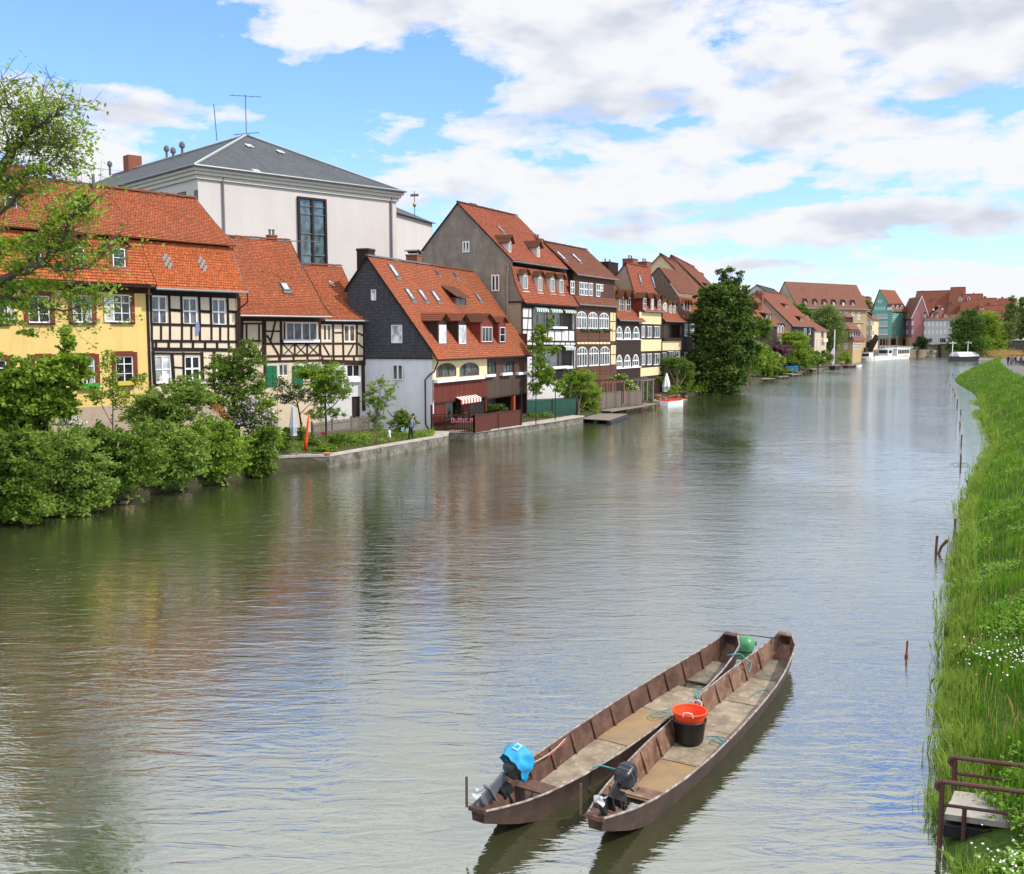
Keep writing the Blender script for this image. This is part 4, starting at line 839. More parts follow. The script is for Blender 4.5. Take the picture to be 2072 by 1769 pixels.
# --- large white building at the back
wA, wd = pos(413, 90.), Vector((1.05, 1)).normalized(); wB = along(wA, wd, 806)
WB = House('large_white_building', 'large plain white building with a grey slate hip roof standing behind the row at left', wA, wB, GL, 'building', crop='C1')
mv = 9.0
ze = 0.5 * (WB.f(1665, 790, 0)[1] + WB.f(2072, 850, 0)[1]); dpt = 46.
o = .7; L = WB.L; apx = WB.f(1900, 510, 11.); zr = apx[1]
mb = MB(); Pp = [(-o, -o, ze), (L + o, -o, ze), (L + o, dpt, ze), (-o, dpt, ze), (L / 2, L / 2, zr), (L / 2, dpt - 8, zr)]
# ridge point from the photograph: intersect a plane half the width back
ru, rz = WB.f(1905, 512, L / 2); rz2 = rz
Pp[4] = (L / 2, L / 2, rz); Pp[5] = (L / 2, dpt, rz)
sl = math.hypot(L / 2, rz - ze)
mb.add(Pp, [(0, 1, 4), (1, 2, 5, 4), (2, 3, 5), (3, 0, 4, 5)], [[(0, 0), (L, 0), (L / 2, sl)], [(0, 0), (dpt, 0), (dpt, sl), (L / 2, sl)], [(0, 0), (L, 0), (L / 2, sl)], [(0, 0), (dpt, 0), (dpt - 0, sl), (dpt - L / 2, sl)]])
mb.build('roof', T['slate_roof'], WB.root)
mb = MB(); mb.tube([Vector(Pp[0]) + Vector((0, 0, .06)), Vector(Pp[4]) + Vector((0, 0, .1))], .13, 6); mb.tube([Vector(Pp[1]) + Vector((0, 0, .06)), Vector(Pp[4]) + Vector((0, 0, .1))], .1, 6); mb.tube([Vector(Pp[4]) + Vector((0, 0, .1)), Vector(Pp[5]) + Vector((0, 0, .1))], .12, 6); mb.build('ridge_flashing', M('flashing', (.42, .45, .47), .4, .05, 4, .5, .4), WB.root)
mb = MB(); mb.box(0, L, 0, .3, 0, ze); mb.box(0, .3, .3, dpt, 0, ze); mb.box(L - .3, L, .3, dpt, 0, ze); mb.build('wall', T['big_white'], WB.root)
mb = MB()
for k, (d, h0, h1) in enumerate([(.2, .95, .6), (.4, .6, .3), (.6, .3, .02)]): mb.box(-d, L + d, -d, dpt, ze - h0, ze - h1)
mb.build('cornice', M('cornice_cream', (.62, .61, .52), .8, .04, 2), WB.root)
WB.ru = (-o, L + o); WB.gutter(-o, ze + .1, r=.12); MB().tube([(-o - .1, -o, ze + .05), (-o - .1, dpt, ze + .05)], .1, 6).build('gutter', T['zinc'], WB.root)
for x, y in ((1812, 900),): u = WB.f(x, y)[0]; WB.pipe([(u, -.15, ze - .6), (u, -.15, 2)], r=.09)
WB.c = 'C5'; u = WB.f(488, 300)[0]; WB.pipe([(u, -.15, ze - .6), (u, -.15, 2)], r=.11); WB.c = 'D'
u0, u1, z0, z1 = WB.rect(604, 403, 658, 560)
m = MB(); m.box(u0 - .1, u0 + .12, -.25, .0, z0, z1 + .1); m.box(u1 - .12, u1 + .1, -.25, .0, z0, z1 + .1); m.box(u0 + .12, u1 - .12, -.245, 0, z1 - .1, z1 + .1); cxm = (u0 + u1) / 2; m.box(cxm - .12, cxm + .12, -.2, 0, z0, z1 - .1)
w = m.build('window', T['frame_dark'], WB.root); w['label'] = 'tall narrow dark glazed stair window'
m = MB(); [m.box(u0 + .12, u1 - .12, -.15, -.06, z1 - (z1 - z0) * k - .05, z1 - (z1 - z0) * k + .05) for k in (.1, .2, .45, .72)]; m.build('window_bar', T['zinc'], w)
MB().box(u0, u1, -.05, -.01, z0, z1).build('pane', Mglass('pane_teal', (.07, .12, .12), .06, .8), w)
WB.c = 'C1'
G = attach(WB, 'g', wA + WB.v * dpt, wA, 'C1')
for r in [(1352, 1008, 1418, 1085), (1450, 990, 1518, 1085)]: G.win(*r, 1, 1, 'dark', hole=False, pane=T['pane_dark'])
a = G.rect(1588, 972, 1618, 1090); MB().box(a[0], a[1], -.05, 0, a[2], a[3]).build('wall_panel', T['lead'], G.root)
adopt(WB, G)
vn = lambda x, y, vv: WB.f(x, y, vv)
for (x, y, v_) in ((895, 760, 44.), (1358, 635, 30.), (1412, 650, 26.), (1485, 605, 22.)):
    u, z = vn(x, y, v_); zz = min(z, 99); MB().lathe([(.14, -1.4), (.14, -.3), (.3, -.25), (.32, 0), (.28, .22), (.15, .38), (.02, .42)], (u, v_, zz), 12).build('roof_ventilator', T['lead'], WB.root)
u, z = vn(1070, 700, 40.); MB().box(u - .7, u + 1.0, 39.2, 40.8, z - 2.6, z + .1).build('chimney', T['brick_plain'], WB.root)
for x, y in ((505, 298), (568, 310), (520, 350)):
    WB.c = 'D'; k = (rz - ze) / (L / 2 + o); du, dv, dz = WB._d(x, y); t = (ze + k * (o + WB.vC) - (CAMH - WB.z0)) / (dz - k * dv); u, v, z = WB.uC + du * t, WB.vC + dv * t, CAMH + dz * t - WB.z0
    MB().prism([(u - .35, v - .3, z + .1 - .3 * k), (u + .35, v - .3, z + .1 - .3 * k), (u + .35, v + .4, z + .1 + .4 * k), (u - .35, v + .4, z + .1 + .4 * k)], (0, 0, .08)).build('skylight', T['pane_sky'], WB.root)
# aerials (things of their own: they rest on the roofs)
def aerial(name, label, base, h, arms, tilt=0.):
    t = thing(name, label, 'aerial', base, 0); mb = MB(); mb.tube([(0, 0, -.4), (tilt, 0, h)], .055, 6); mb.build('mast', T['lead'], t)
    for (z, w, ang, n) in arms:
        a = MB(); c, s_ = math.cos(ang), math.sin(ang); a.tube([(-w / 2 * c, -w / 2 * s_, z), (w / 2 * c, w / 2 * s_, z + .05)], .035, 5)
        for i in range(n): q = -w / 2 + w * (i + .5) / n; a.tube([(q * c + .35 * s_, q * s_ - .35 * c, z), (q * c - .35 * s_, q * s_ + .35 * c, z)], .018, 4)
        a.build('antenna_arm', T['lead'], t)
    return t
ml = lambda u, v, z, H: (H.A.x + H.u.x * u + H.v.x * v, H.A.y + H.u.y * u + H.v.y * v, H.z0 + z)
bz = ml(L / 2, L / 2, rz, WB); top = onY('C1', 1878, 190, bz[1]).z
aerial('television_aerial', 'tall television aerial with crossbars on the peak of the grey slate roof', bz, top - bz[2], [(top - bz[2] - .2, 3.2, .3, 5), (top - bz[2] - 4., 3., -.3, 6), (top - bz[2] - 4.9, 2., .2, 3)])
b2 = onY('C1', 1770, 540, 112.); aerial('lightning_rod', 'thin bare rod standing on the grey slate ridge left of the aerial', tuple(b2), onY('C1', 1752, 265, 112.).z - b2.z, [], -.25)
b3 = onY('C3', 1078, 470, 73.); aerial('television_aerial', 'thin aerial with one crossbar in front of the tall stair window', tuple(b3), onY('C3', 1075, 130, 73.).z - b3.z, [(onY('C3', 1075, 165, 73.).z - b3.z, 3., .4, 5)])
WW = simple('white_side_wing', 'lower white wing with a slate roof, right of the large white building', 'C5', 500, 112, 925, 124, 192, 70, 9., T['big_white'], T['slate_roof'], hip=.3, z0=GL, cat='building', xr=610)
b4 = onY('C5', 732, 120, 122.); t = thing('weather_vane', 'weather vane with a gold ball on the slate roof beside the grey gable', 'weather vane', tuple(b4)); MB().tube([(0, 0, -2), (0, 0, 2.2)], .05, 6).build('mast', T['lead'], t); MB().lathe([(.02, -.35), (.17, -.2), (.24, 0), (.17, .2), (.02, .35)], (0, 0, .6), 12).build('ball', M('gold', (.5, .35, .1), .4, .1, 4, .5, .6), t); MB().bar((-.5, 0, 1.7), (.5, 0, 1.75), .04, .3).build('vane', T['lead'], t)
# ---------------------------------------------------------------- far houses along the bend
M('sandstone', (.40, .28, .14), .9, .12, 1., bump=.3); M('beige_far', (.50, .42, .30), .9, .06, 1.); M('mint', (.16, .42, .32), .9, .05, 1.); M('pink_far', (.50, .22, .22), .9, .06, 1.); M('purple_far', (.22, .10, .12), .9, .06, 1.); M('grey_far', (.50, .50, .46), .9, .05, 1.)
dk = dict(hole=False, fw=.12, bars=.1, pane=T['pane_dark'])
F1 = simple('garden_house', 'reddish roofed house right of the big dark tree, largely hidden by foliage', 'E2', 430, 192, 705, 208, 700, 302, 7., T['dark_brown'], T['tile_far'], gab=T['plaster_tan'], chim=[(525, 250, 562, 310), (345, 290, 372, 330)], dor=[((560, 552, 655, 618), dict(kind='shed', body=T['dark_brown'], cols=4, rows=1, slope=.25)), ((335, 530, 398, 640), dict(kind='shed', body=T['dark_brown'], cols=3, rows=1))])
F2 = simple('garden_house', 'grey brown steep roofed house with three pale dormers far down the bank', 'E2', 690, 210, 890, 222, 850, 372, 7.5, T['plaster_cream'], T['tile_far_brown'], sky=[(685, 450)], chim=[(560, 270, 600, 400)], dor=[((x, 700, x + 36, 800), dict(kind='gable', body=T['plaster_pale'], cols=2, rows=1, rise=.5)) for x in (698, 738, 778)])
F3 = simple('garden_house', 'tall orange roofed house with a black jetty and white pointed windows far down the bank', 'E2', 895, 224, 1205, 243, 712, 318, 8., T['black_timber'], T['tile_far'], gab=T['plaster_tan'], wins=[(1085, 735, 1125, 828, 2, 1, 'white'), (1158, 738, 1182, 820, 1, 1, 'white')], wk=dict(fw=.14, bars=.12), dor=[((1035, 590, 1078, 650), dict(kind='shed', body=T['black_timber'], cols=2, rows=1)), ((830, 415, 868, 468), dict(kind='shed', body=T['wood_red'], cols=1, rows=1))])
F4 = simple('garden_house', 'small beige house with a low brown roof beside the willow far down the bank', 'E2', 1215, 246, 1375, 262, 768, 600, 6., T['beige_far'], T['tile_far'], wins=[(1322, 780, 1362, 868, 3, 1, 'brown')], wk=dict(fw=.14, bars=.12), dor=[((1130, 640, 1178, 690), dict(kind='shed', body=T['black_timber'], cols=3, rows=1))])
F4.panel(1315, 875, 1372, 922, T['plaster_cream'], 'balcony', .8)
simple('far_house', 'dark roofed house between the garden houses and the long steep roof', 'E2', 640, 300, 860, 330, 330, 232, 5., T['grey_far'], T['slate'], chim=[(648, 222, 668, 250)])
LA = cpos('E2', 955, 322.); LBp = along(LA, Vector((1.43, 1)).normalized(), K('E2', 1912, 480)[0])
LB = House('long_steep_roofed_building', 'long sandstone building with a huge plain red-brown steep roof and six small dormers', LA, LBp, 2., 'building', crop='E2')
e = LB.z(1500, 470, -.5); ap = chain([(832, 100)], 'E2', LB, 0)[0]; LB.roof([((-.6, e), ap)], T['tile_far_brown'], -.3, LB.L + .2, .5); LB.roof([(ap, (ap[0] * 2, e))], T['tile_far_brown'], -.3, LB.L + .2, 1., 'rear_roof')
LB.poly([(0, 0), (0, e), ap, (ap[0] * 2, e), (ap[0] * 2, 0)], 0, T['beige_far'])
for x in (1088, 1222, 1350, 1476, 1604, 1735): LB.dormer(x, 368 + (x - 1088) * .028, x + 40, 418 + (x - 1088) * .028, 0, 'gable', T['dark_brown'], T['tile_dark'], rise=.9, ov=.4, inset=.1, cols=2, rows=2, cheek=T['dark_brown'])
for r in [(1020, 500, 1050, 560), (1120, 502, 1150, 565), (1232, 505, 1266, 590), (1560, 512, 1600, 600), (1645, 515, 1682, 605), (1735, 518, 1772, 612), (1820, 520, 1856, 614), (1740, 690, 1772, 780), (1822, 690, 1856, 780)]: LB.win(*r, 2, 2, fw=.2, bars=.16, hole=True, pane=T['pane_grey'])
LB.wall(0, LB.L, 0, e + .1, T['sandstone']); LB.panel(960, 648, 1905, 658, T['beige_far'], 'string_course', .3); LB.gutter(-.6, e, r=.2)
PV = House('riverside_pavilion', 'sandstone waterside house with a two-step mansard roof, right of the willow', cpos('E2', 1735, 300), cpos('E2', 1893, 318), 1.2, crop='E2')
e = PV.z(1800, 905, -.5); t = PV.z(1790, 755, 1.5); t2 = PV.z(1750, 735, 1.2); t3 = PV.z(1720, 655, 3.2); t4 = PV.z(1700, 585, 3.0)
dp = 12.
def frus(H, a, b, z0, z1, dep, mat, name):
    mb = MB(); L = H.L; A0 = [(a, a, z0), (L - a, a, z0), (L - a, dep - a, z0), (a, dep - a, z0)]; B0 = [(b, b, z1), (L - b, b, z1), (L - b, dep - b, z1), (b, dep - b, z1)]
    sl = math.hypot(b - a, z1 - z0); mb.add(A0 + B0, [(0, 1, 5, 4), (1, 2, 6, 5), (2, 3, 7, 6), (3, 0, 4, 7), (4, 5, 6, 7)], [[(0, 0), (L, 0), (L, sl), (0, sl)]] * 4 + [[(0, 0), (L, 0), (L, L), (0, L)]]); return mb.build(name, mat, H.root)
frus(PV, -.6, 1.5, e, t, dp, T['tile_far_brown'], 'lower_roof'); frus(PV, 1.1, 3.2, t + .05, t3, dp, T['tile_far_brown'], 'upper_roof'); MB().box(3.2, PV.L - 3.2, 3.2, dp - 3.2, t3, t4).build('lantern', T['dark_brown'], PV.root); frus(PV, 2.7, 4., t4, t4 + 1.2, dp, T['tile_far_brown'], 'lantern_roof')
PV.segs = [((-.6, e), (1.5, t))]
for x in (1700, 1735, 1770, 1805, 1838): PV.dormer(x + 10, 790, x + 30, 850, 0, 'shed', T['dark_brown'], T['tile_far_brown'], cols=1, rows=1, inset=.1)
for i in range(6): x = 1755 + i * 21; PV.win(x, 935, x + 11, 1020, 1, 2, hole=False, fw=.14, bars=.1)
G = attach(PV, 'g', PV.A + PV.v * dp, PV.A, 'E2')
for r in [(1535, 940, 1578, 1022), (1635, 940, 1680, 1022)]: G.win(*r, 2, 2, 'cream', hole=False, fw=.2, bars=.14, pane=T['pane_dark'])
for i in range(3): a = G.rect(1600 + i * 40, 1110, 1625 + i * 40, 1180); MB().box(a[0], a[1], -.1, 0, 0, a[3]).build('cellar_arch', T['dark_brown'], G.root)
adopt(PV, G); mb = MB(); mb.box(0, PV.L, 0, .3, -1.5, e); mb.box(0, .3, .3, dp, -1.5, e); mb.build('wall', T['sandstone'], PV.root)
BH = House('beige_corner_house', 'narrow beige corner house behind the old crane, left of the green gable', cpos('E3', 230, 362), cpos('E3', 305, 385), 3., crop='E3')
e = BH.z(260, 545, -.4); BH.roof([((-.4, e), (5., BH.z(150, 400, 5.)))], T['tile_far'], -.3, BH.L + .2, .5); zr = BH.segs[0][1][1]; BH.roof([((5., zr), (10., e))], T['tile_far'], -.3, BH.L + .2, 1., 'rear_roof')
for r in [(238, 560, 252, 610), (262, 560, 278, 612), (238, 675, 252, 730), (262, 675, 278, 730)]: BH.win(*r, 2, 2, fw=.15, bars=.1)
BH.wall(0, BH.L, 0, e + .1, T['plaster_butter']); BH.poly([(0, 0), (0, e), (5, zr), (10, e), (10, 0)], 0, T['beige_far'])
G = attach(BH, 'g', BH.A + BH.v * 10, BH.A, 'E3')
for r in [(170, 570, 188, 615), (195, 570, 212, 615), (170, 680, 188, 730), (195, 680, 212, 730)]: G.win(*r, 2, 2, hole=False, fw=.15, bars=.1)
adopt(BH, G); BH.dormer(252, 470, 292, 515, 0, 'shed', T['dark_brown'], T['tile_far'], cols=3, rows=1)
simple('far_house', 'red roof with two chimneys peeping between the long roof and the green gable', 'E3', 225, 440, 330, 460, 420, 290, 8., T['beige_far'], T['tile_far'], z0=3., chim=[(212, 265, 228, 330), (232, 275, 250, 300)])
# green house
GA = cpos('E3', 465, 415.); GBp = along(GA, Vector((1.1, 1)).normalized(), K('E3', 562, 500)[0])
GN = House('green_gabled_house', 'mint green house with a tall gable and steep orange roof on the far quay', GA, GBp, 4.3, crop='E3')
e = GN.z(510, 448, -.4); ap = chain([(347, 183)], 'E3', GN, 0)[0]; gl = chain([(255, 430)], 'E3', GN, 0)[0][0]
L2 = GN.f(645, 185, ap[0])[0]
GN.roof([((-.5, e), ap)], T['tile_orange_far'] if 'tile_orange_far' in T else T['tile_far'], -.3, GN.L + 6, .5); GN.roof([(ap, (gl + .5, e))], T['tile_far'], -.3, GN.L + 6, 1., 'rear_roof')
GN.poly([(0, 3.6), (0, e), ap, (gl, e), (gl, 3.6)], 0, T['mint']); GN.poly([(0, 0), (0, 3.59), (gl, 3.59), (gl, 0)], .05, T['sandstone'], 'arcade_wall')
for r in [(497, 468, 535, 515), (497, 570, 535, 620), (497, 665, 535, 718)]: GN.win(*r, 2, 2, fw=.2, bars=.14, pane=T['pane_dark'])
GN.wall(0, GN.L + 5.5, 3.6, e + .1, T['mint']); GN.wall(0, GN.L + 5.5, 0, 3.59, T['sandstone'], 'arcade_wall'); a = GN.rect(480, 772, 535, 858); MB().box(a[0], a[1], -.08, 0, 0, a[3]).build('arch', T['dark_brown'], GN.root)
for x in (490, 545, 598): GN.dormer(x, 380, x + 30, 422, 0, 'gable', T['frame_white'], T['tile_dark'], rise=.9, ov=.4, inset=.12, cols=2, rows=2, pane=T['pane_grey'])
G = attach(GN, 'g', GN.A + GN.v * gl, GN.A, 'E3')
for xs, y0, y1 in [((325, 355), 308, 342), ((292, 324, 356, 390), 392, 430)]:
    for x in xs: G.win(x, y0, x + 19, y1, 2, 1, hole=False, fw=.16, bars=.1)
for y0, y1 in [(478, 520), (565, 615), (664, 715)]:
    for i in range(6): x = 290 + i * 26; G.win(x, y0, x + 20, y1, 2, 1, hole=False, fw=.12, bars=.1, pane=T['pane_dark'])
    a = G.rect(290, y1 + 5, 442, y1 + 13); MB().box(a[0], a[1], -.15, 0, a[2], a[3]).build('sill_board', T['frame_white'], G.root)
for x in (350, 385, 425): a = G.rect(x, 775, x + 25, 850); MB().box(a[0], a[1], -.08, 0, 0, a[3]).build('arch', T['dark_brown'], G.root)
adopt(GN, G)
# purple and pink house
PK = House('pink_gabled_house', 'purple fronted house whose pink white-edged gable faces the river', cpos('E3', 566, 428), cpos('E3', 705, 408), 4., crop='E3')
e = PK.z(640, 540, -.4); o_ = PK.c; ap = PK.g(850, 265, PK.L); re = PK.g(938, 400, PK.L)
gl = ap[0] * 2
PK.roof([((-.5, e), ap)], T['tile_far_brown'], -.3, PK.L + .2, .5); PK.roof([(ap, (gl, e))], T['tile_far_brown'], -.3, PK.L + .2, 1., 'rear_roof')
PK.poly([(0, 0), (0, e), ap, (gl, e), (gl, 0)], PK.L, T['pink_far'])
for x in (585, 628, 672):
    PK.win(x - 6, 562, x + 14, 612, 2, 2, fw=.15, bars=.1); PK.win(x - 6, 665, x + 14, 715, 2, 2, fw=.15, bars=.1); PK.dormer(x - 6, 465, x + 20, 505, 0, 'gable', T['purple_far'], T['tile_far_brown'], cols=2, rows=1, rise=.6)
PK.wall(0, PK.L, 3.4, e + .1, T['purple_far']); PK.wall(0, PK.L, 0, 3.39, T['sandstone'], 'arcade_wall')
for x in (580, 625): a = PK.rect(x, 770, x + 30, 840); MB().box(a[0], a[1], -.08, 0, 0, a[3]).build('arch', T['dark_brown'], PK.root)
PK.verge([((-.5, e), ap), (ap, (gl, e))], PK.L + .3, T['frame_white'], .6, .2)
G = attach(PK, 'g', PK.B, PK.B + PK.v * 14, 'E3')
for r in [(728, 562, 752, 612), (728, 662, 752, 715)]: G.win(*r, 2, 2, hole=False, fw=.16, bars=.12)
adopt(PK, G)
GW = simple('pale_mansard_house', 'pale grey house with a brown hipped mansard roof and two rows of shuttered windows', 'E3', 852, 402, 1182, 398, 548, 375, 7., T['grey_far'], T['tile_far_brown'], z0=4.6, hip=.9, cat='house', xr=1060, sky=[(990, 425), (1095, 420)],
            wins=[dict(x0=862, x1=1150, n=6, yt0=570, yt1=568, h0=50, h1=50, wfrac=.42, cols=2, rows=2, fw=.16, bars=.12), dict(x0=862, x1=1150, n=6, yt0=670, yt1=668, h0=50, h1=50, wfrac=.42, cols=2, rows=2, fw=.16, bars=.12), (918, 765, 985, 822, 3, 1, 'white'), (1062, 765, 1135, 820, 3, 1, 'white')],
            dor=[((x, 475, x + 24, 520), dict(kind='shed', body=T['frame_white'], cols=1, rows=1)) for x in (875, 962, 1016, 1118)])
for i, (nm, lab, xl, zl, xr, zr_, ye, yr, dd, ch) in enumerate([
    ('far_house', 'long orange roof right behind the pink gable', 700, 450, 1130, 441, 470, 205, [((965, 300, 988, 320), dict(kind='shed', body=T['dark_brown'], cols=1, rows=1))], [(838, 196, 872, 240)]),
    ('far_house', 'tallest orange roof block rising above the pale mansard house', 1120, 440, 1290, 437, 470, 162, [((1175, 200, 1195, 225), dict(kind='shed', body=T['tile_far'], cols=1, rows=1)), ((1160, 345, 1195, 375), dict(kind='shed', body=T['dark_brown'], cols=2, rows=1))], []),
    ('far_house', 'orange roof with two round-headed dormers right of the tallest roof', 1270, 430, 1500, 426, 440, 242, [((1288, 280, 1326, 322), dict(kind='gable', body=T['frame_white'], cols=2, rows=1, rise=.7)), ((1390, 276, 1428, 318), dict(kind='gable', body=T['frame_white'], cols=2, rows=1, rise=.7))], [(1318, 225, 1335, 250), (1462, 222, 1478, 250)]),
    ('far_house', 'reddish roof with a chimney above the two leafy trees', 1490, 420, 1670, 417, 470, 292, [], [(1590, 262, 1618, 300)]),
    ('far_house', 'rightmost red roof, cut by the tall pale trees', 1680, 425, 1900, 421, 490, 297, [], [(1800, 270, 1822, 300)]),
    ('far_house', 'low orange roof right of the pale mansard house, partly behind a tree', 1235, 405, 1440, 402, 560, 455, [], []),
    ('far_house', 'brown hipped roof with pale dormers just above the leafy trees', 1520, 402, 1760, 398, 560, 375, [((1555, 400, 1590, 430), dict(kind='shed', body=T['frame_white'], cols=2, rows=1))], [(1625, 340, 1665, 400)])]):
    simple(nm, lab, 'E3', xl, zl, xr, zr_, ye, yr, 7., [T['pink_far'], T['beige_far'], T['plaster_cream']][i % 3], T['tile_far'], z0=4., dor=dd, chim=ch)
# quay, walls and bridge on the far shore
def wallpoly(name, label, pts, z0, z1, th, mat, cat='wall', cren=None):
    root = thing(name, label, cat, (pts[0][0], pts[0][1], 0)); mb = MB(); cp = MB()
    for a, b in pairs([Vector((p[0] - pts[0][0], p[1] - pts[0][1], 0)) for p in pts]):
        d = (b - a).normalized(); n = Vector((-d.y, d.x, 0)) * th
        mb.prism([a + Vector((0, 0, z0)), b + Vector((0, 0, z0)), b + n + Vector((0, 0, z0)), a + n + Vector((0, 0, z0))], (0, 0, z1 - z0))
        cp.prism([a - n * .12 + Vector((0, 0, z1)), b - n * .12 + Vector((0, 0, z1)), b + n * 1.1 + Vector((0, 0, z1)), a + n * 1.1 + Vector((0, 0, z1))], (0, 0, .12))
    mb.build('wall_body', mat, root); cp.build('coping', MATS['coping'], root); return root
M('stone_wall', (.22, .18, .12), .95, .3, .9, bump=.8, stain=.4); M('coping', (.36, .33, .28), .9, .2, 2, bump=.5); M('dark_stone', (.07, .06, .05), .95, .3, 1.5, bump=.6)
qz = 371.
q = [cpos('E3', 200, 352), cpos('E3', 640, 372), cpos('E3', 900, 384), cpos('E3', 1190, 392)]
wallpoly('quay_wall', 'low stone quay wall along the far shore behind the white excursion boat', q, -.5, 2.6, 1., T['stone_wall'])
mb = MB(); mb.prism([(p.x, p.y + 1, 1.) for p in q] + [(260, 620, 1.), (90, 620, 1.)], (0, 0, 1.65)); tag(mb.build('quay', T['asphalt'] if 'asphalt' in T else M('asphalt', (.14, .135, .13), .9, .1, 8, bump=.3)), kind='structure')
wallpoly('quay_wall', 'higher stone terrace wall with dark openings below the pale mansard house', [cpos('E3', 900, 387), cpos('E3', 1065, 389)], 1., 4.9, 8., T['stone_wall'])
br = thing('bridge', 'dark bridge abutment between the stone terrace and the leafy trees', 'bridge', (*cpos('E3', 1065, 386), 0)); a = cpos('E3', 1200, 386) - cpos('E3', 1065, 386); MB().prism([(0, 0, -.5), (a.x, a.y, -.5), (a.x, a.y + 8, -.5), (0, 8, -.5)], (0, 0, 5.6)).build('abutment', T['dark_stone'], br); MB().bar((0, -.1, 5.4), (a.x, a.y - .1, 5.4), .3, .5).build('parapet', T['coping'], br)
br = thing('bridge', 'dark stone bridge wall behind the path at the right edge', 'bridge', (*cpos('E3', 1880, 345), 0)); a = cpos('E3', 2150, 345) - cpos('E3', 1880, 345); zt = onY('E3', 1950, 795, 345).z; MB().box(0, a.x, 0, 8, 0, zt).build('abutment', T['dark_stone'], br); MB().box(0, a.x, -.15, .2, zt, zt + .3).build('parapet', T['coping'], br)
Mleaf('white_flower', (.7, .7, .7), (.85, .85, .8), .2); Mleaf('lilac_flower', (.40, .30, .48), (.66, .56, .72), .3)
# ---------------------------------------------------------------- trees, shrubs, climbers
Mleaf('leaf_mid', (.030, .075, .010), (.21, .32, .04)); Mleaf('leaf_bright', (.05, .125, .012), (.34, .47, .055)); Mleaf('leaf_pale', (.06, .125, .018), (.31, .43, .085)); Mleaf('leaf_dark', (.018, .045, .012), (.15, .235, .045), .35)
Mleaf('leaf_deep', (.012, .03, .010), (.055, .10, .025), .2); Mleaf('leaf_willow', (.09, .14, .04), (.25, .32, .11)); Mleaf('leaf_copper', (.12, .06, .02), (.30, .18, .07)); Mleaf('leaf_purple', (.10, .04, .08), (.25, .12, .18)); Mleaf('leaf_orange', (.3, .12, .02), (.6, .28, .05)); Mleaf('dry_reed', (.26, .15, .055), (.44, .30, .13)); Mleaf('leaf_far', (.06, .12, .025), (.2, .32, .06)); Mleaf('leaf_deep2', (.02, .055, .012), (.11, .20, .03)); Mleaf('needle', (.08, .11, .03), (.24, .28, .10))
ZS = {'C4': 1.06, 'C6': 1.065, 'C8': 1.045}
def B(c, Z, *bl, dz=.8):
    k = ZS.get(c, 1.); Z = Z * k; return [pxblob(c, *b[:4], b[4] if len(b) > 4 else Z, dz) for b in bl]
def gb(c, x, y, z=GL): p = onz(c, x, y, z); return (p.x, p.y, z)
def atZ(c, x, Z, z=GL): q = cpos(c, x, Z); return (q.x, q.y, z)
near = 'bushes crowding the left bank'
tree('tree', 'tall bright green maple-like tree with a pointed top shoot in front of the yellow house', 'tree', atZ('E8', 330, 47.5), B('E8', 46.5, (70, 480, 165, 176), (290, 470, 187, 165), (470, 380, 143, 132), (490, 200, 37, 66), (480, 110, 24, 66), (160, 680, 220, 165), (400, 610, 132, 121), (60, 830, 176, 165)), 42000, .21, T['leaf_bright'], .14, near)
tree('bush', 'dark green bush at the left frame edge hanging over the water', 'bush', atZ('E8', 90, 42.5), B('E8', 39.8, (60, 1175, 212, 218), (150, 985, 190, 172), (20, 1365, 134, 103), (190, 1355, 168, 103)), 34000, .15, T['leaf_mid'], .09, near)
tree('bush', 'wide pale leaved bush trailing into the water beneath the maple-like tree', 'bush', atZ('E8', 430, 44.5), B('E8', 42.2, (400, 1205, 224, 206), (480, 995, 212, 184), (330, 1385, 190, 80), (560, 1315, 168, 92), (640, 1145, 168, 149)), 42000, .14, T['leaf_pale'], .09, near)
tree('bush', 'dense green bush below the yellow house with a bare trunk gap at its left', 'bush', atZ('E8', 780, 47.2), B('E8', 45, (760, 1055, 212, 195), (700, 895, 190, 126), (880, 1145, 201, 126), (960, 975, 179, 172)), 34000, .14, T['leaf_mid'], .08, near)
tree('bush', 'light green bush in front of the timber framed house, lowest branches over the water', 'bush', atZ('E8', 1150, 50.), B('E8', 48.2, (1130, 925, 190, 184), (1180, 1085, 201, 126), (1310, 975, 168, 172), (1060, 1165, 145, 80)), 34000, .14, T['leaf_pale'], .08, near)
tree('bush', 'round bush with yellowish tips between the lilac and the water', 'bush', atZ('E8', 1500, 52.5), B('E8', 51, (1480, 885, 190, 161), (1520, 1045, 168, 114), (1640, 975, 134, 149)), 26000, .14, T['leaf_bright'], .08, near)
tree('bush', 'small shaded bush at the end of the thicket beside the garden steps', 'bush', atZ('E8', 1790, 55.2), B('E8', 53.7, (1780, 1005, 134, 138), (1860, 925, 89, 172), (1840, 1075, 100, 69)), 17000, .14, T['leaf_mid'], .07, near)
tree('bush', 'feathery green shrub under the white windows of the timber framed house', 'bush', atZ('E8', 1200, 53.), B('E8', 52.5, (1060, 680, 165, 132), (1230, 620, 209, 132), (1330, 530, 121, 99), (1130, 780, 165, 99)), 27000, .13, T['leaf_pale'], .07, near)
tree('tree', 'thin twiggy sapling growing before the yellow wall', 'tree', atZ('E8', 780, 50.), B('E8', 50, (770, 400, 60, 130), (800, 270, 40, 60), (700, 560, 90, 70), (860, 560, 80, 70), (990, 450, 60, 50)), 2600, .13, T['leaf_bright'], .05, near, per=12)
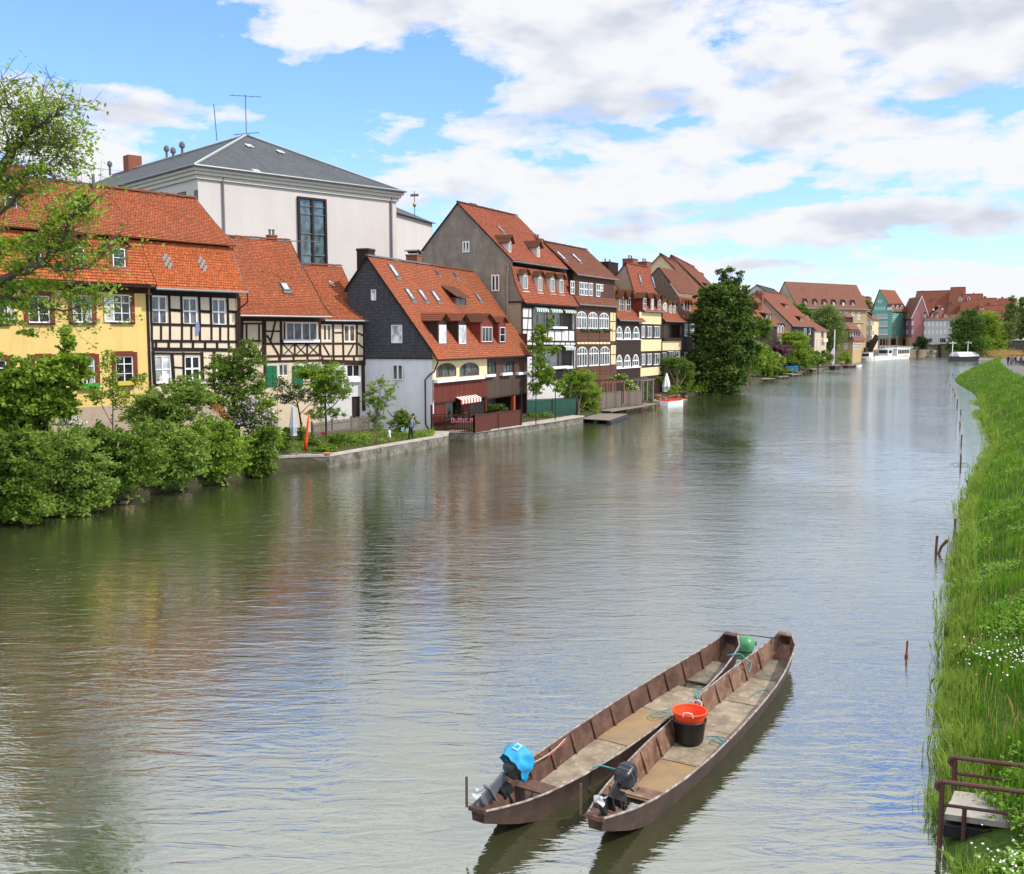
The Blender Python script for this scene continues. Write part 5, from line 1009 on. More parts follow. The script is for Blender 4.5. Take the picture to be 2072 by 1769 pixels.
tree('tree', 'upright fine-leaved tree hiding the right end of the timber framed house', 'tree', atZ('E8', 1650, 56.), B('E8', 56.5, (1560, 400, 110, 130), (1700, 330, 120, 130), (1780, 230, 70, 70), (1620, 540, 150, 90), (1800, 470, 90, 90), (1480, 600, 80, 60)), 19000, .115, T['leaf_mid'], .09, near)
tree('lilac_bush', 'lilac bush with pale purple blossom left of the garden', 'bush', atZ('E8', 1750, 55.8), B('E8', 55.8, (1740, 680, 120, 100), (1850, 760, 90, 100), (1660, 740, 80, 80)), 9000, .14, T['leaf_mid'], .06, near, extra=(lambda p: p[rng.choice(len(p), 900)] + np.array([.25, -.35, .1]), .10, T['lilac_flower'], 'blossom'))
tree('bush', 'small orange leaved shrub beside the lilac blossom', 'bush', atZ('E8', 1560, 55.), B('E8', 55.2, (1555, 650, 35, 30), (1580, 690, 25, 20)), 500, .1, T['leaf_orange'], .03)
tree('bush', 'white flowering shrub against the plinth of the yellow house', 'bush', atZ('E8', 490, 49.5), B('E8', 49.5, (470, 720, 60, 50), (540, 770, 50, 30)), 1500, .1, T['leaf_mid'], .03, extra=(lambda p: p[rng.choice(len(p), 700)] + np.array([.1, -.2, .05]), .08, T['white_flower'], 'blossom'))
tree('bush', 'leafy shrub screen behind the lilac below the green shutters', 'bush', atZ('E8', 1920, 57.5), B('E8', 57.8, (1880, 620, 70, 90), (1930, 760, 50, 120), (1960, 880, 50, 80)), 5000, .14, T['leaf_bright'], .05)
# overhanging near tree on the left: limbs follow the photographed branches, each at its own distance
def limbtree():
    Zt = 37.; base = onz('E7', -150, 1500, 1.) ; base = Vector((base.x, Zt, 1.)); base.x = (K('E7', -130, 0)[0] - 1036) / F * Zt
    root = thing('overhanging_tree', 'tree reaching in from the left edge, its dark branches crossing sky and yellow house', 'tree', base)
    W = lambda x, y, Z: onY('E7', x, y, Z) - base
    limbs = [([(-130, 2600, 37), (-130, 1700, 37), (-90, 1200, 37), (-60, 800, 37), (0, 600, 36.6), (60, 500, 36.4), (130, 420, 36.2), (160, 370, 36.), (230, 320, 35.8), (300, 270, 35.6), (360, 225, 35.4), (430, 185, 35.2)], [.42, .36, .3, .24, .19, .17, .13, .09, .06, .045, .03, .012]),
             ([(-90, 1350, 37), (0, 1290, 36.), (150, 1235, 35.), (250, 1190, 34.6), (320, 1130, 34.2), (370, 1060, 34.), (410, 980, 33.8), (440, 920, 33.6), (520, 850, 33.4), (600, 800, 33.2)], [.2, .16, .13, .11, .095, .08, .065, .05, .03, .01]),
             ([(250, 1195, 34.6), (350, 1220, 34.4), (470, 1225, 34.2), (560, 1210, 34.1), (610, 1170, 34.), (650, 1120, 34.)], [.05, .04, .032, .025, .018, .008]),
             ([(-90, 1400, 37), (60, 1400, 36), (200, 1440, 35.6), (330, 1480, 35.4), (430, 1480, 35.2), (520, 1450, 35.), (640, 1470, 35.)], [.12, .09, .06, .045, .03, .02, .008]),
             ([(130, 420, 36.2), (115, 350, 36.), (95, 260, 35.9), (60, 180, 35.8), (20, 100, 35.7), (5, 20, 35.6)], [.08, .06, .05, .035, .02, .01]),
             ([(60, 505, 36.4), (50, 420, 36.6), (25, 300, 36.8), (-10, 200, 37)], [.07, .05, .035, .015]),
             ([(155, 375, 36.), (200, 290, 36.), (250, 200, 36.), (270, 150, 36.)], [.05, .035, .02, .008]),
             ([(0, 700, 36.6), (90, 640, 36.), (200, 620, 35.8), (290, 600, 35.6), (360, 560, 35.5), (420, 500, 35.4), (470, 420, 35.3)], [.09, .07, .055, .04, .03, .02, .006]),
             ([(150, 430, 36.), (230, 432, 35.8), (310, 440, 35.6), (370, 450, 35.5)], [.03, .022, .015, .006]),
             ([(200, 480, 36.), (280, 520, 35.8), (350, 505, 35.6), (400, 470, 35.5)], [.03, .022, .015, .006]),
             ([(-60, 900, 37), (40, 840, 36.4), (120, 760, 36.), (170, 700, 36.)], [.1, .06, .04, .015]),
             ([(320, 1130, 34.2), (300, 1020, 34.4), (330, 930, 34.4), (360, 880, 34.4)], [.05, .035, .02, .01])]
    mb = MB(); tw = []
    for pts, r in limbs:
        P3 = smooth_poly([W(*p) for p in pts], 3); rr = list(np.interp(np.linspace(0, len(pts) - 1, len(P3)), range(len(pts)), r))
        P3 = [p + Vector((random.gauss(0, .03), random.gauss(0, .05), random.gauss(0, .03))) for p in P3]; mb.tube(P3, rr, 7)
        for i, p in enumerate(P3):
            if rr[i] < .14:
                for _ in range(3):
                    d = Vector((random.gauss(.3, .8), random.gauss(0, .8), random.gauss(.35, .7))).normalized() * random.uniform(.5, 1.5); q = p + d; m = p + d * .5 + Vector((0, 0, random.uniform(-.05, .15)))
                    mb.tube([p, m, q], [min(rr[i] * .5, .022), .012, .005], 4); tw += [q, m]
                    for __ in range(2):
                        s0 = m.lerp(q, random.random()); e_ = s0 + Vector((random.gauss(.1, .3), random.gauss(0, .3), random.gauss(.1, .25))); mb.tube([s0, e_], [.009, .004], 3); tw.append(e_)
    mb.build('trunk', T['bark'], root)
    pts = []
    def add(c, n, s): pts.append(np.array(c) + rng.normal(size=(n, 3)) * s)
    for t_ in tw:
        px = None; z = t_.z + base.z
        if z > 16.3:
            if random.random() < .22: add(t_, random.randint(2, 5), np.array([.1, .1, .07]))
        elif random.random() < .45: add(t_, random.randint(5, 14), np.array([.2, .22, .1]))
    lf = np.concatenate(pts)
    mass = [(20, 660, 80, 45, 36.3), (120, 665, 45, 25, 36.), (0, 720, 70, 40, 36), (200, 595, 45, 18, 35.8), (60, 480, 30, 25, 36.4), (15, 570, 40, 35, 36.5), (30, 1120, 110, 90, 35.5), (170, 1080, 90, 70, 35), (100, 1200, 110, 60, 35.2), (350, 880, 60, 40, 34.2), (430, 900, 60, 40, 33.8), (560, 850, 60, 40, 33.4), (530, 780, 40, 25, 33.4), (300, 960, 60, 40, 34.4), (60, 1330, 130, 60, 35.8), (250, 1330, 110, 45, 35.2), (360, 1340, 80, 40, 35), (560, 1340, 60, 30, 35), (120, 1440, 130, 50, 35.6), (60, 1550, 110, 55, 36), (190, 1620, 70, 30, 35.8), (480, 1400, 80, 30, 35.1), (620, 1400, 40, 20, 35), (380, 1200, 40, 20, 34.5)]
    bb = [tuple(np.array(pxblob('E7', *m_[:5])) - np.array([*base, 0, 0, 0])) for m_ in mass]
    lf = np.concatenate([lf, blobpts(bb, 5200, .26, 16, .3)]); leafmesh('crown', lf, .15, T['leaf_bright'], root, .55)
limbtree()
# garden by the half timbered houses
tree('tree', 'feathery light green tree in the walled garden, hiding the green shutters', 'tree', gb('C4', 950, 830), B('C4', 62.5, (800, 260, 130, 80), (900, 320, 150, 120), (1000, 260, 110, 90), (1040, 380, 110, 100), (920, 450, 110, 90), (870, 610, 75, 60), (1010, 610, 65, 55), (1090, 450, 50, 50)), 26000, .10, T['leaf_bright'], .1, None, .22)
tree('tree', 'dark twiggy blossoming tree left of the feathery garden tree', 'tree', gb('C4', 740, 800), B('C4', 64, (560, 350, 60, 60), (650, 420, 110, 80), (760, 440, 90, 80), (850, 480, 60, 50), (600, 490, 80, 50)), 5500, .10, T['leaf_dark'], .09, None, .25, extra=(lambda p: p[rng.choice(len(p), 350)] + np.array([.1, -.2, .05]), .08, M('blossom_pink', (.75, .6, .55), .7, .1, 4), 'blossom'))
tree('tree', 'slim young fruit tree with pale leaves in front of the white side wall', 'tree', gb('C4', 1378, 880), B('C4', 61.5, (1340, 400, 70, 60), (1420, 340, 60, 50), (1480, 450, 60, 70), (1330, 500, 80, 70), (1430, 540, 70, 80), (1370, 660, 80, 80), (1540, 370, 30, 20), (1400, 740, 60, 40)), 7500, .10, T['leaf_pale'], .06, None, .2, .3)
tree('bush', 'round yellowish green shrub behind the stooping person in the garden', 'bush', gb('C4', 1600, 770), B('C4', 65.5, (1560, 690, 80, 75), (1640, 680, 75, 75), (1600, 630, 60, 40)), 9000, .10, T['leaf_mid'], .04, None, .2)
for i, (x, y, rx, ry, Z, m_, n, lab) in enumerate([(620, 780, 45, 60, 59, 'leaf_bright', 2500, 'leafy shrub left of the closed grey parasol'), (735, 780, 45, 80, 59.5, 'leaf_pale', 2500, 'greyish shrub between the grey parasol and the orange streamer'), (1050, 830, 90, 40, 60, 'leaf_mid', 3500, 'low green perennials in the garden bed behind the streamer'), (1180, 850, 90, 35, 61, 'leaf_bright', 3500, 'low bright perennials in the middle of the garden bed'), (950, 920, 90, 35, 57.5, 'leaf_bright', 3500, 'low bright plants at the corner of the garden wall'), (1270, 890, 50, 28, 60.5, 'leaf_pale', 1800, 'low mound of pale foliage beside the garden wall top'), (1520, 850, 80, 30, 64, 'leaf_mid', 2500, 'low plants at the feet of the stooping person'), (1700, 800, 60, 30, 66, 'leaf_bright', 1500, 'low plants right of the stooping person'), (560, 900, 60, 120, 56.5, 'leaf_mid', 3500, 'leafy plants beside the wooden garden steps'), (830, 860, 60, 40, 58, 'leaf_mid', 1800, 'dark low plants right of the orange streamer')]):
    b_ = B('C4', Z, (x, y, rx, ry)); tree('bush', lab, 'plant', (b_[0][0], b_[0][1], GL), b_, n, .10, T[m_], .02, 'plants in the walled garden', .16)
# beside the terrace and along the row
tree('climbing_plant', 'tall climbing plant with bright leaves on the front of the grey gabled house', 'climber', gb('C8', 430, 880), B('C8', 86.3, (470, 120, 70, 60), (560, 40, 30, 90), (450, 220, 90, 70), (430, 330, 80, 60), (590, 340, 60, 50), (450, 460, 80, 80), (550, 560, 70, 60), (440, 600, 90, 70), (410, 720, 70, 60), (640, 700, 60, 60), (520, 660, 70, 60)), 22000, .13, T['leaf_bright'], .1, None, .24)
tree('bush', 'large rounded yellow-green bush on the wall left of the wooden raft', 'bush', gb('C8', 850, 1010), B('C8', 90., (780, 640, 120, 90), (900, 650, 140, 110), (960, 780, 110, 120), (820, 780, 140, 130), (900, 900, 140, 110), (730, 740, 90, 90), (990, 920, 60, 80), (850, 960, 140, 60), (750, 880, 90, 90)), 36000, .12, T['leaf_bright'], .1, None, .3)
tree('bush', 'potted green shrubs along the terrace railing of the brown house', 'bush', gb('C6', 1560, 850), B('C6', 76.5, (1500, 690, 55, 60), (1580, 690, 70, 65), (1640, 670, 40, 50)), 6000, .09, T['leaf_dark'], .04, None, .18)
for x in (1085, 1155, 1225, 1290): tree('conifer', {1085: 'leftmost of four small cone-shaped shrubs on the terrace', 1155: 'second cone-shaped shrub from the left on the terrace', 1225: 'third cone-shaped shrub from the left on the terrace', 1290: 'rightmost cone-shaped shrub, beside the pink tablecloth'}[x], 'shrub', gb('C6', x, 880), B('C6', 70.2, (x - 3, 745, 15, 50), (x, 690, 7, 25)), 1200, .07, T['leaf_deep'], .03, 'cone-shaped shrubs on the terrace', .06)
tree('bush', 'low flowering plants on the wall between terrace and green fence', 'plant', gb('C8', 300, 1070), B('C8', 83., (270, 1040, 40, 30), (350, 1020, 50, 35), (420, 1010, 60, 40), (520, 1000, 50, 40)), 5000, .09, T['leaf_bright'], .02, None, .15)
tree('bush', 'leafy vine over the wooden pergola right of the round bush', 'bush', gb('C8', 1250, 850), B('C8', 99, (1210, 620, 50, 30), (1290, 610, 60, 32), (1390, 740, 80, 70), (1360, 670, 60, 40)), 7000, .12, T['leaf_bright'], .05, None, .22, extra=(lambda p: p[rng.choice(len(p), 80)] + np.array([.1, -.3, .05]), .14, T['white_flower'], 'blossom'))
tree('bush', 'grey green shrub climbing the trellis frame', 'bush', gb('C8', 1500, 870), B('C8', 104, (1480, 780, 50, 90), (1550, 760, 50, 80), (1570, 840, 40, 40), (1500, 640, 60, 30)), 5000, .12, T['leaf_mid'], .05, None, .22)
tree('tree', 'olive green tree behind the white closed parasol', 'tree', gb('C8', 1850, 820), B('C8', 121, (1750, 460, 110, 80), (1850, 500, 120, 100), (1960, 560, 90, 110), (1900, 660, 110, 80), (1680, 520, 50, 50), (1920, 730, 100, 70), (1840, 640, 80, 80)), 19000, .15, T['leaf_mid'], .14, None, .3)
tree('tree', 'small round-headed potted tree left of the white closed parasol', 'tree', gb('C8', 1672, 780), B('C8', 111, (1670, 650, 45, 40)), 2500, .1, T['leaf_mid'], .04, None, .15)
tree('large_tree', 'huge dark green tree hanging over the river beyond the loggia house', 'tree', atZ('E1', 1200, 137), B('E1', 134, (1150, 560, 149, 103), (1320, 560, 167, 111), (1200, 760, 202, 137), (1430, 780, 158, 146), (1080, 950, 149, 163), (1330, 1000, 211, 172), (1530, 980, 114, 146), (1130, 1200, 167, 146), (1400, 1250, 158, 154), (1230, 1420, 202, 111), (1080, 1500, 140, 86), (1400, 1480, 105, 94), (960, 1600, 79, 51), (1160, 1600, 140, 51), (1330, 1590, 114, 51), (1010, 760, 70, 86), (950, 1250, 79, 111), (1590, 1130, 79, 120), (1500, 620, 88, 77)), 72000, .44, T['leaf_dark'], .5, None, .55, .3, per=26)
tree('tree', 'sparse leafy shoots standing above the crown of the huge dark tree', 'tree', atZ('E1', 1250, 136), B('E1', 135, (1240, 270, 50, 40), (1360, 240, 50, 30), (1300, 350, 70, 70), (1430, 330, 60, 40), (1490, 270, 40, 30), (1420, 420, 80, 60), (1530, 470, 60, 50), (1260, 430, 70, 60)), 2600, .32, T['leaf_dark'], .2, None, .4, per=16)
tree('tree', 'coppery sparse tree at the right side of the huge dark tree', 'tree', atZ('E1', 1580, 150), B('E1', 150, (1560, 620, 70, 60), (1640, 640, 60, 60), (1560, 700, 80, 50), (1600, 540, 40, 30)), 2600, .25, T['leaf_copper'], .12, None, .45, per=14)
far_g = 'trees and shrubs in the gardens down the bank'
for args in [('bright green tree at the water right of the huge dark tree', (500, 1050, 100, 110, 176), (420, 1170, 120, 130, 172), (560, 1200, 130, 130, 178), 16000, 'leaf_bright'),
             ('white blossoming hawthorn-like tree among the garden greenery', (660, 1130, 90, 80, 188), (700, 1230, 90, 90, 188), (620, 1300, 80, 70, 186), 10000, 'leaf_pale'),
             ('dark green upright tree before the house with pale dormers', (530, 720, 110, 100, 190), (560, 840, 60, 70, 190), (450, 640, 80, 70, 188), 6000, 'leaf_mid'),
             ('broad bright green tree in front of the black jetty house', (880, 900, 130, 80, 208), (1010, 880, 110, 80, 208), (950, 1010, 170, 110, 208), (1040, 1090, 130, 100, 208), 20000, 'leaf_bright'),
             ('dark shrub row at the foot of the broad bright tree', (880, 1180, 110, 80, 205), (1060, 1190, 110, 80, 210), (1180, 1150, 100, 80, 218), (1290, 1200, 80, 60, 222), 12000, 'leaf_mid'),
             ('purple leaved shrub between the bright garden trees', (740, 1010, 110, 40, 200), (830, 1060, 60, 50, 200), (860, 1010, 50, 40, 203), 4000, 'leaf_purple'),
             ('hedge of clipped green shrubs below the jetty house', (1240, 1110, 70, 60, 230), (1420, 1140, 60, 50, 262), (1360, 1090, 50, 40, 255), 4000, 'leaf_mid'),
             ('bright dome-shaped bush at the foot of the sandstone house', (1640, 1120, 70, 60, 292), (1600, 1160, 60, 40, 290), (1680, 1170, 40, 40, 292), 5000, 'leaf_bright'),
             ('low shrub row on the bank left of the blue box', (700, 1330, 130, 50, 186), (860, 1330, 90, 50, 200), (590, 1350, 70, 60, 180), 7000, 'leaf_mid'),
             ('row of pointed green trees behind the orange garden roof', (950, 430, 60, 40, 300), (1050, 470, 80, 50, 300), (1150, 520, 80, 60, 300), (1210, 570, 50, 60, 300), 6000, 'leaf_far')]:
    lab, *bl, n, m_ = args; bs = [pxblob('E2', *b_) for b_ in bl]; c = bs[-1]
    tree('tree', lab, 'tree', (c[0], c[1], GL), bs, n, .34, T[m_], .16, far_g, .5)
tree('willow_tree', 'big soft grey-green willow in front of the long steep roofed building', 'tree', atZ('E2', 1450, 285), B('E2', 285, (1330, 540, 90, 90), (1430, 560, 130, 110), (1340, 680, 130, 120), (1500, 680, 120, 130), (1430, 830, 160, 150), (1550, 800, 70, 130), (1450, 980, 110, 60)), 32000, .36, T['leaf_willow'], .4, None, .8)
for args in [('left of the two big leafy trees on the far shore', (1420, 520, 90, 90, 332), (1330, 640, 110, 110, 330), (1460, 680, 120, 130, 330), (1290, 780, 110, 110, 328), (1430, 860, 150, 110, 328), (1250, 880, 80, 80, 326), 22000, 'leaf_deep2'),
             ('right of the two big leafy trees on the far shore', (1630, 540, 100, 90, 338), (1560, 680, 110, 120, 338), (1700, 700, 110, 120, 338), (1620, 860, 150, 110, 336), (1760, 880, 90, 90, 336), 24000, 'leaf_bright'),
             ('tall pointed tree near the right edge of the far shore', (1925, 300, 30, 50, 352), (1920, 400, 60, 60, 352), (1900, 520, 90, 100, 352), (1860, 680, 100, 120, 350), (1900, 850, 100, 100, 350), 14000, 'needle'),
             ('tall loose tree cut by the right edge of the frame', (2060, 340, 50, 60, 356), (2040, 470, 80, 80, 356), (2060, 620, 100, 100, 356), (2040, 730, 90, 60, 356), 14000, 'needle'),
             ('dark shrub spilling over the far quay wall', (850, 790, 55, 40, 378), (860, 850, 50, 50, 378), (800, 830, 40, 30, 378), 3500, 'leaf_deep'),
             ('small dark tree between the long roof and the green gable', (190, 350, 30, 40, 400), (220, 400, 30, 30, 400), 1600, 'leaf_far')]:
    lab, *bl, n, m_ = args; bs = [pxblob('E3', *b_) for b_ in bl]; c = bs[-1]
    tree('tree', lab, 'tree', (c[0], c[1], GL), bs, n, .48, T[m_], .3, 'trees on the far shore', .8)
# waterside fringe of plants on the far left bank
fr_ = []
for a, b in pairs([onz('D', 1440, 801), onz('D', 1548, 768), onz('D', 1628, 753), onz('D', 1717, 735)]):
    for _ in range(700): p = a.lerp(b, random.random()); fr_.append((p.x - random.random() * 2.2 - .6, p.y + random.random() * 2 + .5, random.random() * .9 + .5))
fr_ = np.repeat(np.array(fr_), 6, 0); fr_ = fr_ + rng.normal(size=fr_.shape) * .25
tag(leafmesh('bank_plants', fr_, .26, T['leaf_mid'], None, .6), 'fringe of low plants along the waterside of the far left bank', 'plants', kind='stuff')
gp_ = []
def gfill(c, pts, n, z=GL + .03):
    q = [onz(c, x, y, z) for x, y in pts]; o = []
    for _ in range(n):
        a, b, t, s = q[0], q[1], random.random(), random.random(); p = a.lerp(b, t).lerp(q[3].lerp(q[2], t), s); o.append((p.x, p.y, z + abs(random.gauss(0, .12))))
    return o
gp_ = gfill('C4', [(660, 960), (1880, 800), (1880, 760), (600, 780)], 9000)
tag(leafmesh('garden_greenery', np.array(gp_), .09, T['leaf_bright'], None, .6), 'low mixed green ground cover of the walled garden', 'plants', kind='stuff')
rb = [cpos('E3', x, 285 - (x - 1740) * .22) for x in range(1750, 2080, 4)]
pts = np.repeat(np.array([(p.x, p.y, 2.6 + .5) for p in rb]), 110, 0) + rng.normal(size=(len(rb) * 110, 3)) * np.array([.8, 4., .6])
tag(leafmesh('reed_bed', pts, .35, T['dry_reed'], None, .3), 'band of orange-brown dry reeds behind the people on the path', 'reeds', kind='stuff')
# ---------------------------------------------------------------- moored fishing boats in the foreground
def mat_rust(name, c, c2, scale=3., amt=.5):
    t = NT(name); t.set(.6, .35); n = t.noise(scale, detail=8, rough=.7); n2 = t.noise(scale * 4, detail=6)
    a = t.mix(t.ramp(n, [(.5 - .12 * amt, 0.), (.5 + .12, 1.)]), c, c2); a = t.mix(t.ramp(n2, [(.6, 0.), (.7, .6)]), a, mul(c2, 1.6)); t.col(a); t.bump(n2, .35, .01); MATS[name] = t.m; return t.m
mat_rust('hull_brown', (.065, .032, .022), (.13, .068, .048), 2.5, .9); mat_rust('hull_rusty', (.10, .040, .025), (.24, .15, .10), 2.2, 1.2); mat_rust('hull_outer', (.034, .016, .012), (.06, .032, .022), 2.)
mat_rust('gunwale_worn', (.16, .10, .08), (.36, .33, .31), 6., 1.)
mat_rust('floor_board', (.17, .135, .095), (.33, .27, .19), 1.8, .9); mat_rust('floor_ochre', (.30, .19, .08), (.20, .155, .10), 1.8, .9); mat_rust('floor_wet', (.10, .085, .065), (.2, .17, .13), 2.)
M('motor_black', (.012, .012, .014), .3, .3, 8, .5); M('motor_grey', (.16, .17, .19), .35, .1, 6, .5, .5); M('prop_white', (.42, .44, .45), .35, .1, 6, .5); M('bag_blue', (.02, .33, .62), .45, .2, 5, .5, bump=.6); M('bag_pale', (.35, .62, .75), .5, .1, 5)
M('basket_orange', (.80, .075, .015), .45, .08, 6, .5, bump=0); M('tub_black', (.015, .015, .016), .4, .2, 6, .5); M('handle_pink', (.75, .55, .48), .5, .05, 5); M('rope_teal', (.06, .24, .26), .8, .2, 20); M('rope_red', (.45, .09, .04), .8, .2, 20); M('rope_pale', (.45, .42, .38), .8, .2, 20); M('chain_rust', (.16, .11, .08), .6, .3, 20, .5, .5); M('buoy_green', (.06, .25, .10), .4, .1, 5, .5)
T = MATS
class Boat:
    def __init__(s, name, label, stern, bow, hull_in, floors, skip=()):
        a = onz('E6', *stern, .62); b = onz('E6', *bow, .72); d = (b - a); d.z = 0; s.L = d.length; s.ang = math.atan2(d.y, d.x)
        s.o = Vector((a.x, a.y, 0)); s.d = d.normalized(); s.n = Vector((-s.d.y, s.d.x, 0)); s.root = thing(name, label, 'boat', (a.x, a.y, 0), s.ang, 'long fishing boats moored side by side')
        L = s.L; S = [0, .25, .7, 1.3, 2.2, 3.4, 4.8, 6.2, 7.4, 8.4, 9.3, 9.9, L - .25, L]; s.S = S
        W = [.13, .20, .32, .43, .53, .60, .62, .61, .57, .49, .38, .29, .19, .14]; s.W = W
        G = [.60, .56, .50, .45, .41, .385, .38, .385, .40, .43, .49, .56, .65, .70]; s.G = G
        Bz = [.40, .30, .13, -.04, -.08, -.08, -.08, -.08, -.08, -.07, .0, .12, .34, .44]
        BW = [w * k for w, k in zip(W, [.8, .75, .72, .72, .74, .76, .78, .78, .76, .74, .72, .74, .8, .85])]
        n = 40; xs = [L * i / n for i in range(n + 1)]
        ip = lambda A: np.interp(xs, S, A)
        w, g, bz, bw = ip(W), ip(G), ip(Bz), ip(BW); s.fz = np.maximum(bz + .10, .02)
        def shell(inset, mat, name):
            mb = MB()
            for i in range(n + 1): mb.v += [(xs[i], -w[i] + inset, g[i]), (xs[i], -bw[i] + inset, bz[i] + inset), (xs[i], bw[i] - inset, bz[i] + inset), (xs[i], w[i] - inset, g[i])]
            for i in range(n):
                for j in range(3): mb.f.append((i * 4 + j, i * 4 + j + 1, i * 4 + j + 5, i * 4 + j + 4)); mb.m.append(0); mb.uv.append(None)
            mb.f += [(0, 1, 2, 3), (n * 4 + 3, n * 4 + 2, n * 4 + 1, n * 4)]; mb.m += [0, 0]; mb.uv += [None, None]
            return mb.build(name, mat, s.root)
        shell(0, T['hull_outer'], 'hull'); shell(.018, hull_in, 'inner_lining')
        for sg in (-1, 1):
            mb = MB(); P_ = [(xs[i], sg * (w[i] + .004), g[i] + .005) for i in range(n + 1)]; mb.tube(P_, .019, 6); mb.build('gunwale', T['gunwale_worn'], s.root)
        # floor boards
        fl = MB(); k = 0
        edges = floors
        for i, (a_, b_, mt) in enumerate(edges):
            mb = MB(); m = 8; q = []
            for j in range(m + 1):
                x = a_ + .012 + (b_ - a_ - .024) * j / m; ww = np.interp(x, xs, bw) - .03 + .02; z = np.interp(x, xs, s.fz) + .004 * (i % 2); q.append((x, ww, z))
            for j in range(m):
                x0, w0, z0 = q[j]; x1, w1, z1 = q[j + 1]; mb.add([(x0, -w0, z0), (x1, -w1, z1), (x1, w1, z1), (x0, w0, z0)], [(0, 1, 2, 3)])
            mb.add([(q[0][0], -q[0][1], q[0][2]), (q[0][0], q[0][1], q[0][2]), (q[0][0], q[0][1], q[0][2] - .03), (q[0][0], -q[0][1], q[0][2] - .03)], [(0, 1, 2, 3)])
            mb.bar((a_, -q[0][1] * .98, q[0][2] + .004), (a_, q[0][1] * .98, q[0][2] + .004), .022, .016); mb.build('floorboard', T[mt], s.root)
        bm_ = MB(); bm_.add([(xs[i], sg_ * (bw[i] - .02), bz[i] + .05) for i in range(2, n - 1) for sg_ in (-1, 1)], [(2 * j, 2 * j + 1, 2 * j + 3, 2 * j + 2) for j in range(n - 4)]); bm_.build('bilge', T['floor_wet'], s.root)
        x = 1.35
        while x < L - .9:
            for sg in (-1, 1):
                ww, bb, gg, bz_ = (float(np.interp(x, xs, A)) for A in (w, bw, g, bz)); mb = MB(); mb.bar((x, sg * (ww - .035), gg - .01), (x, sg * (bb - .03), bz_ + .1), .028, .045, (1, 0, 0)); mb.build('rib', hull_in, s.root)
            x += .78
        xs2 = np.linspace(1.2, L - 1, 24)
        for sg in (-1, 1): MB().tube([(q_, sg * (np.interp(q_, xs, w) - .045), np.interp(q_, xs, g) - .1) for q_ in xs2], .012, 5).build('side_rail', hull_in, s.root)
        # bow and stern decks and cross pieces
        mb = MB(); mb.add([(0, -W[0], G[0] + .01), (.32, -.225, .555), (.32, .225, .555), (0, W[0], G[0] + .01)], [(0, 1, 2, 3)]); mb.bar((-.02, -W[0] - .02, G[0] - .01), (-.02, W[0] + .02, G[0] - .01), .05, .06); mb.build('stern_plate', hull_in, s.root)
        mb = MB(); mb.prism([(L - .12, -.165, .69), (L + .02, -.145, .715), (L + .02, .145, .715), (L - .12, .165, .69)], (0, 0, .03)); mb.bar((L, -.15, .70), (L, .15, .70), .035, .05); mb.build('bow_plate', hull_in, s.root)
        s.xs, s.w, s.g = xs, w, g
        MB().prism([(1.55, -.36, .24), (1.9, -.40, .24), (1.9, .40, .24), (1.55, .36, .24)], (0, 0, .025)).build('stern_thwart', hull_in, s.root)
        MB().bar((.12, .3, .5), (.12, .3, .98), .03, .03).build('mooring_pin', T['chain_rust'], s.root)
    def P(s, x, y, z): return s.o + s.d * x + s.n * y + Vector((0, 0, z))
FL = [(1.9, 3.6, 'floor_ochre'), (3.6, 5.3, 'floor_board'), (5.3, 7.0, 'floor_board'), (7.0, 8.6, 'floor_board'), (8.6, 9.7, 'floor_wet')]
BR_ = Boat('fishing_boat', 'right-hand long brown boat carrying the orange basket, inner sides flaked with rust', (805, 1125), (1912, 66), T['hull_rusty'], FL)
BL_ = Boat('fishing_boat', 'left-hand long brown boat with the blue-covered motor and clean brown inner sides', (122, 1082), (1598, 66), T['hull_brown'], [(2.1, 4.5, 'floor_board'), (4.5, 6.4, 'floor_ochre'), (6.4, 8.0, 'floor_board'), (8.4, 9.6, 'floor_wet')])
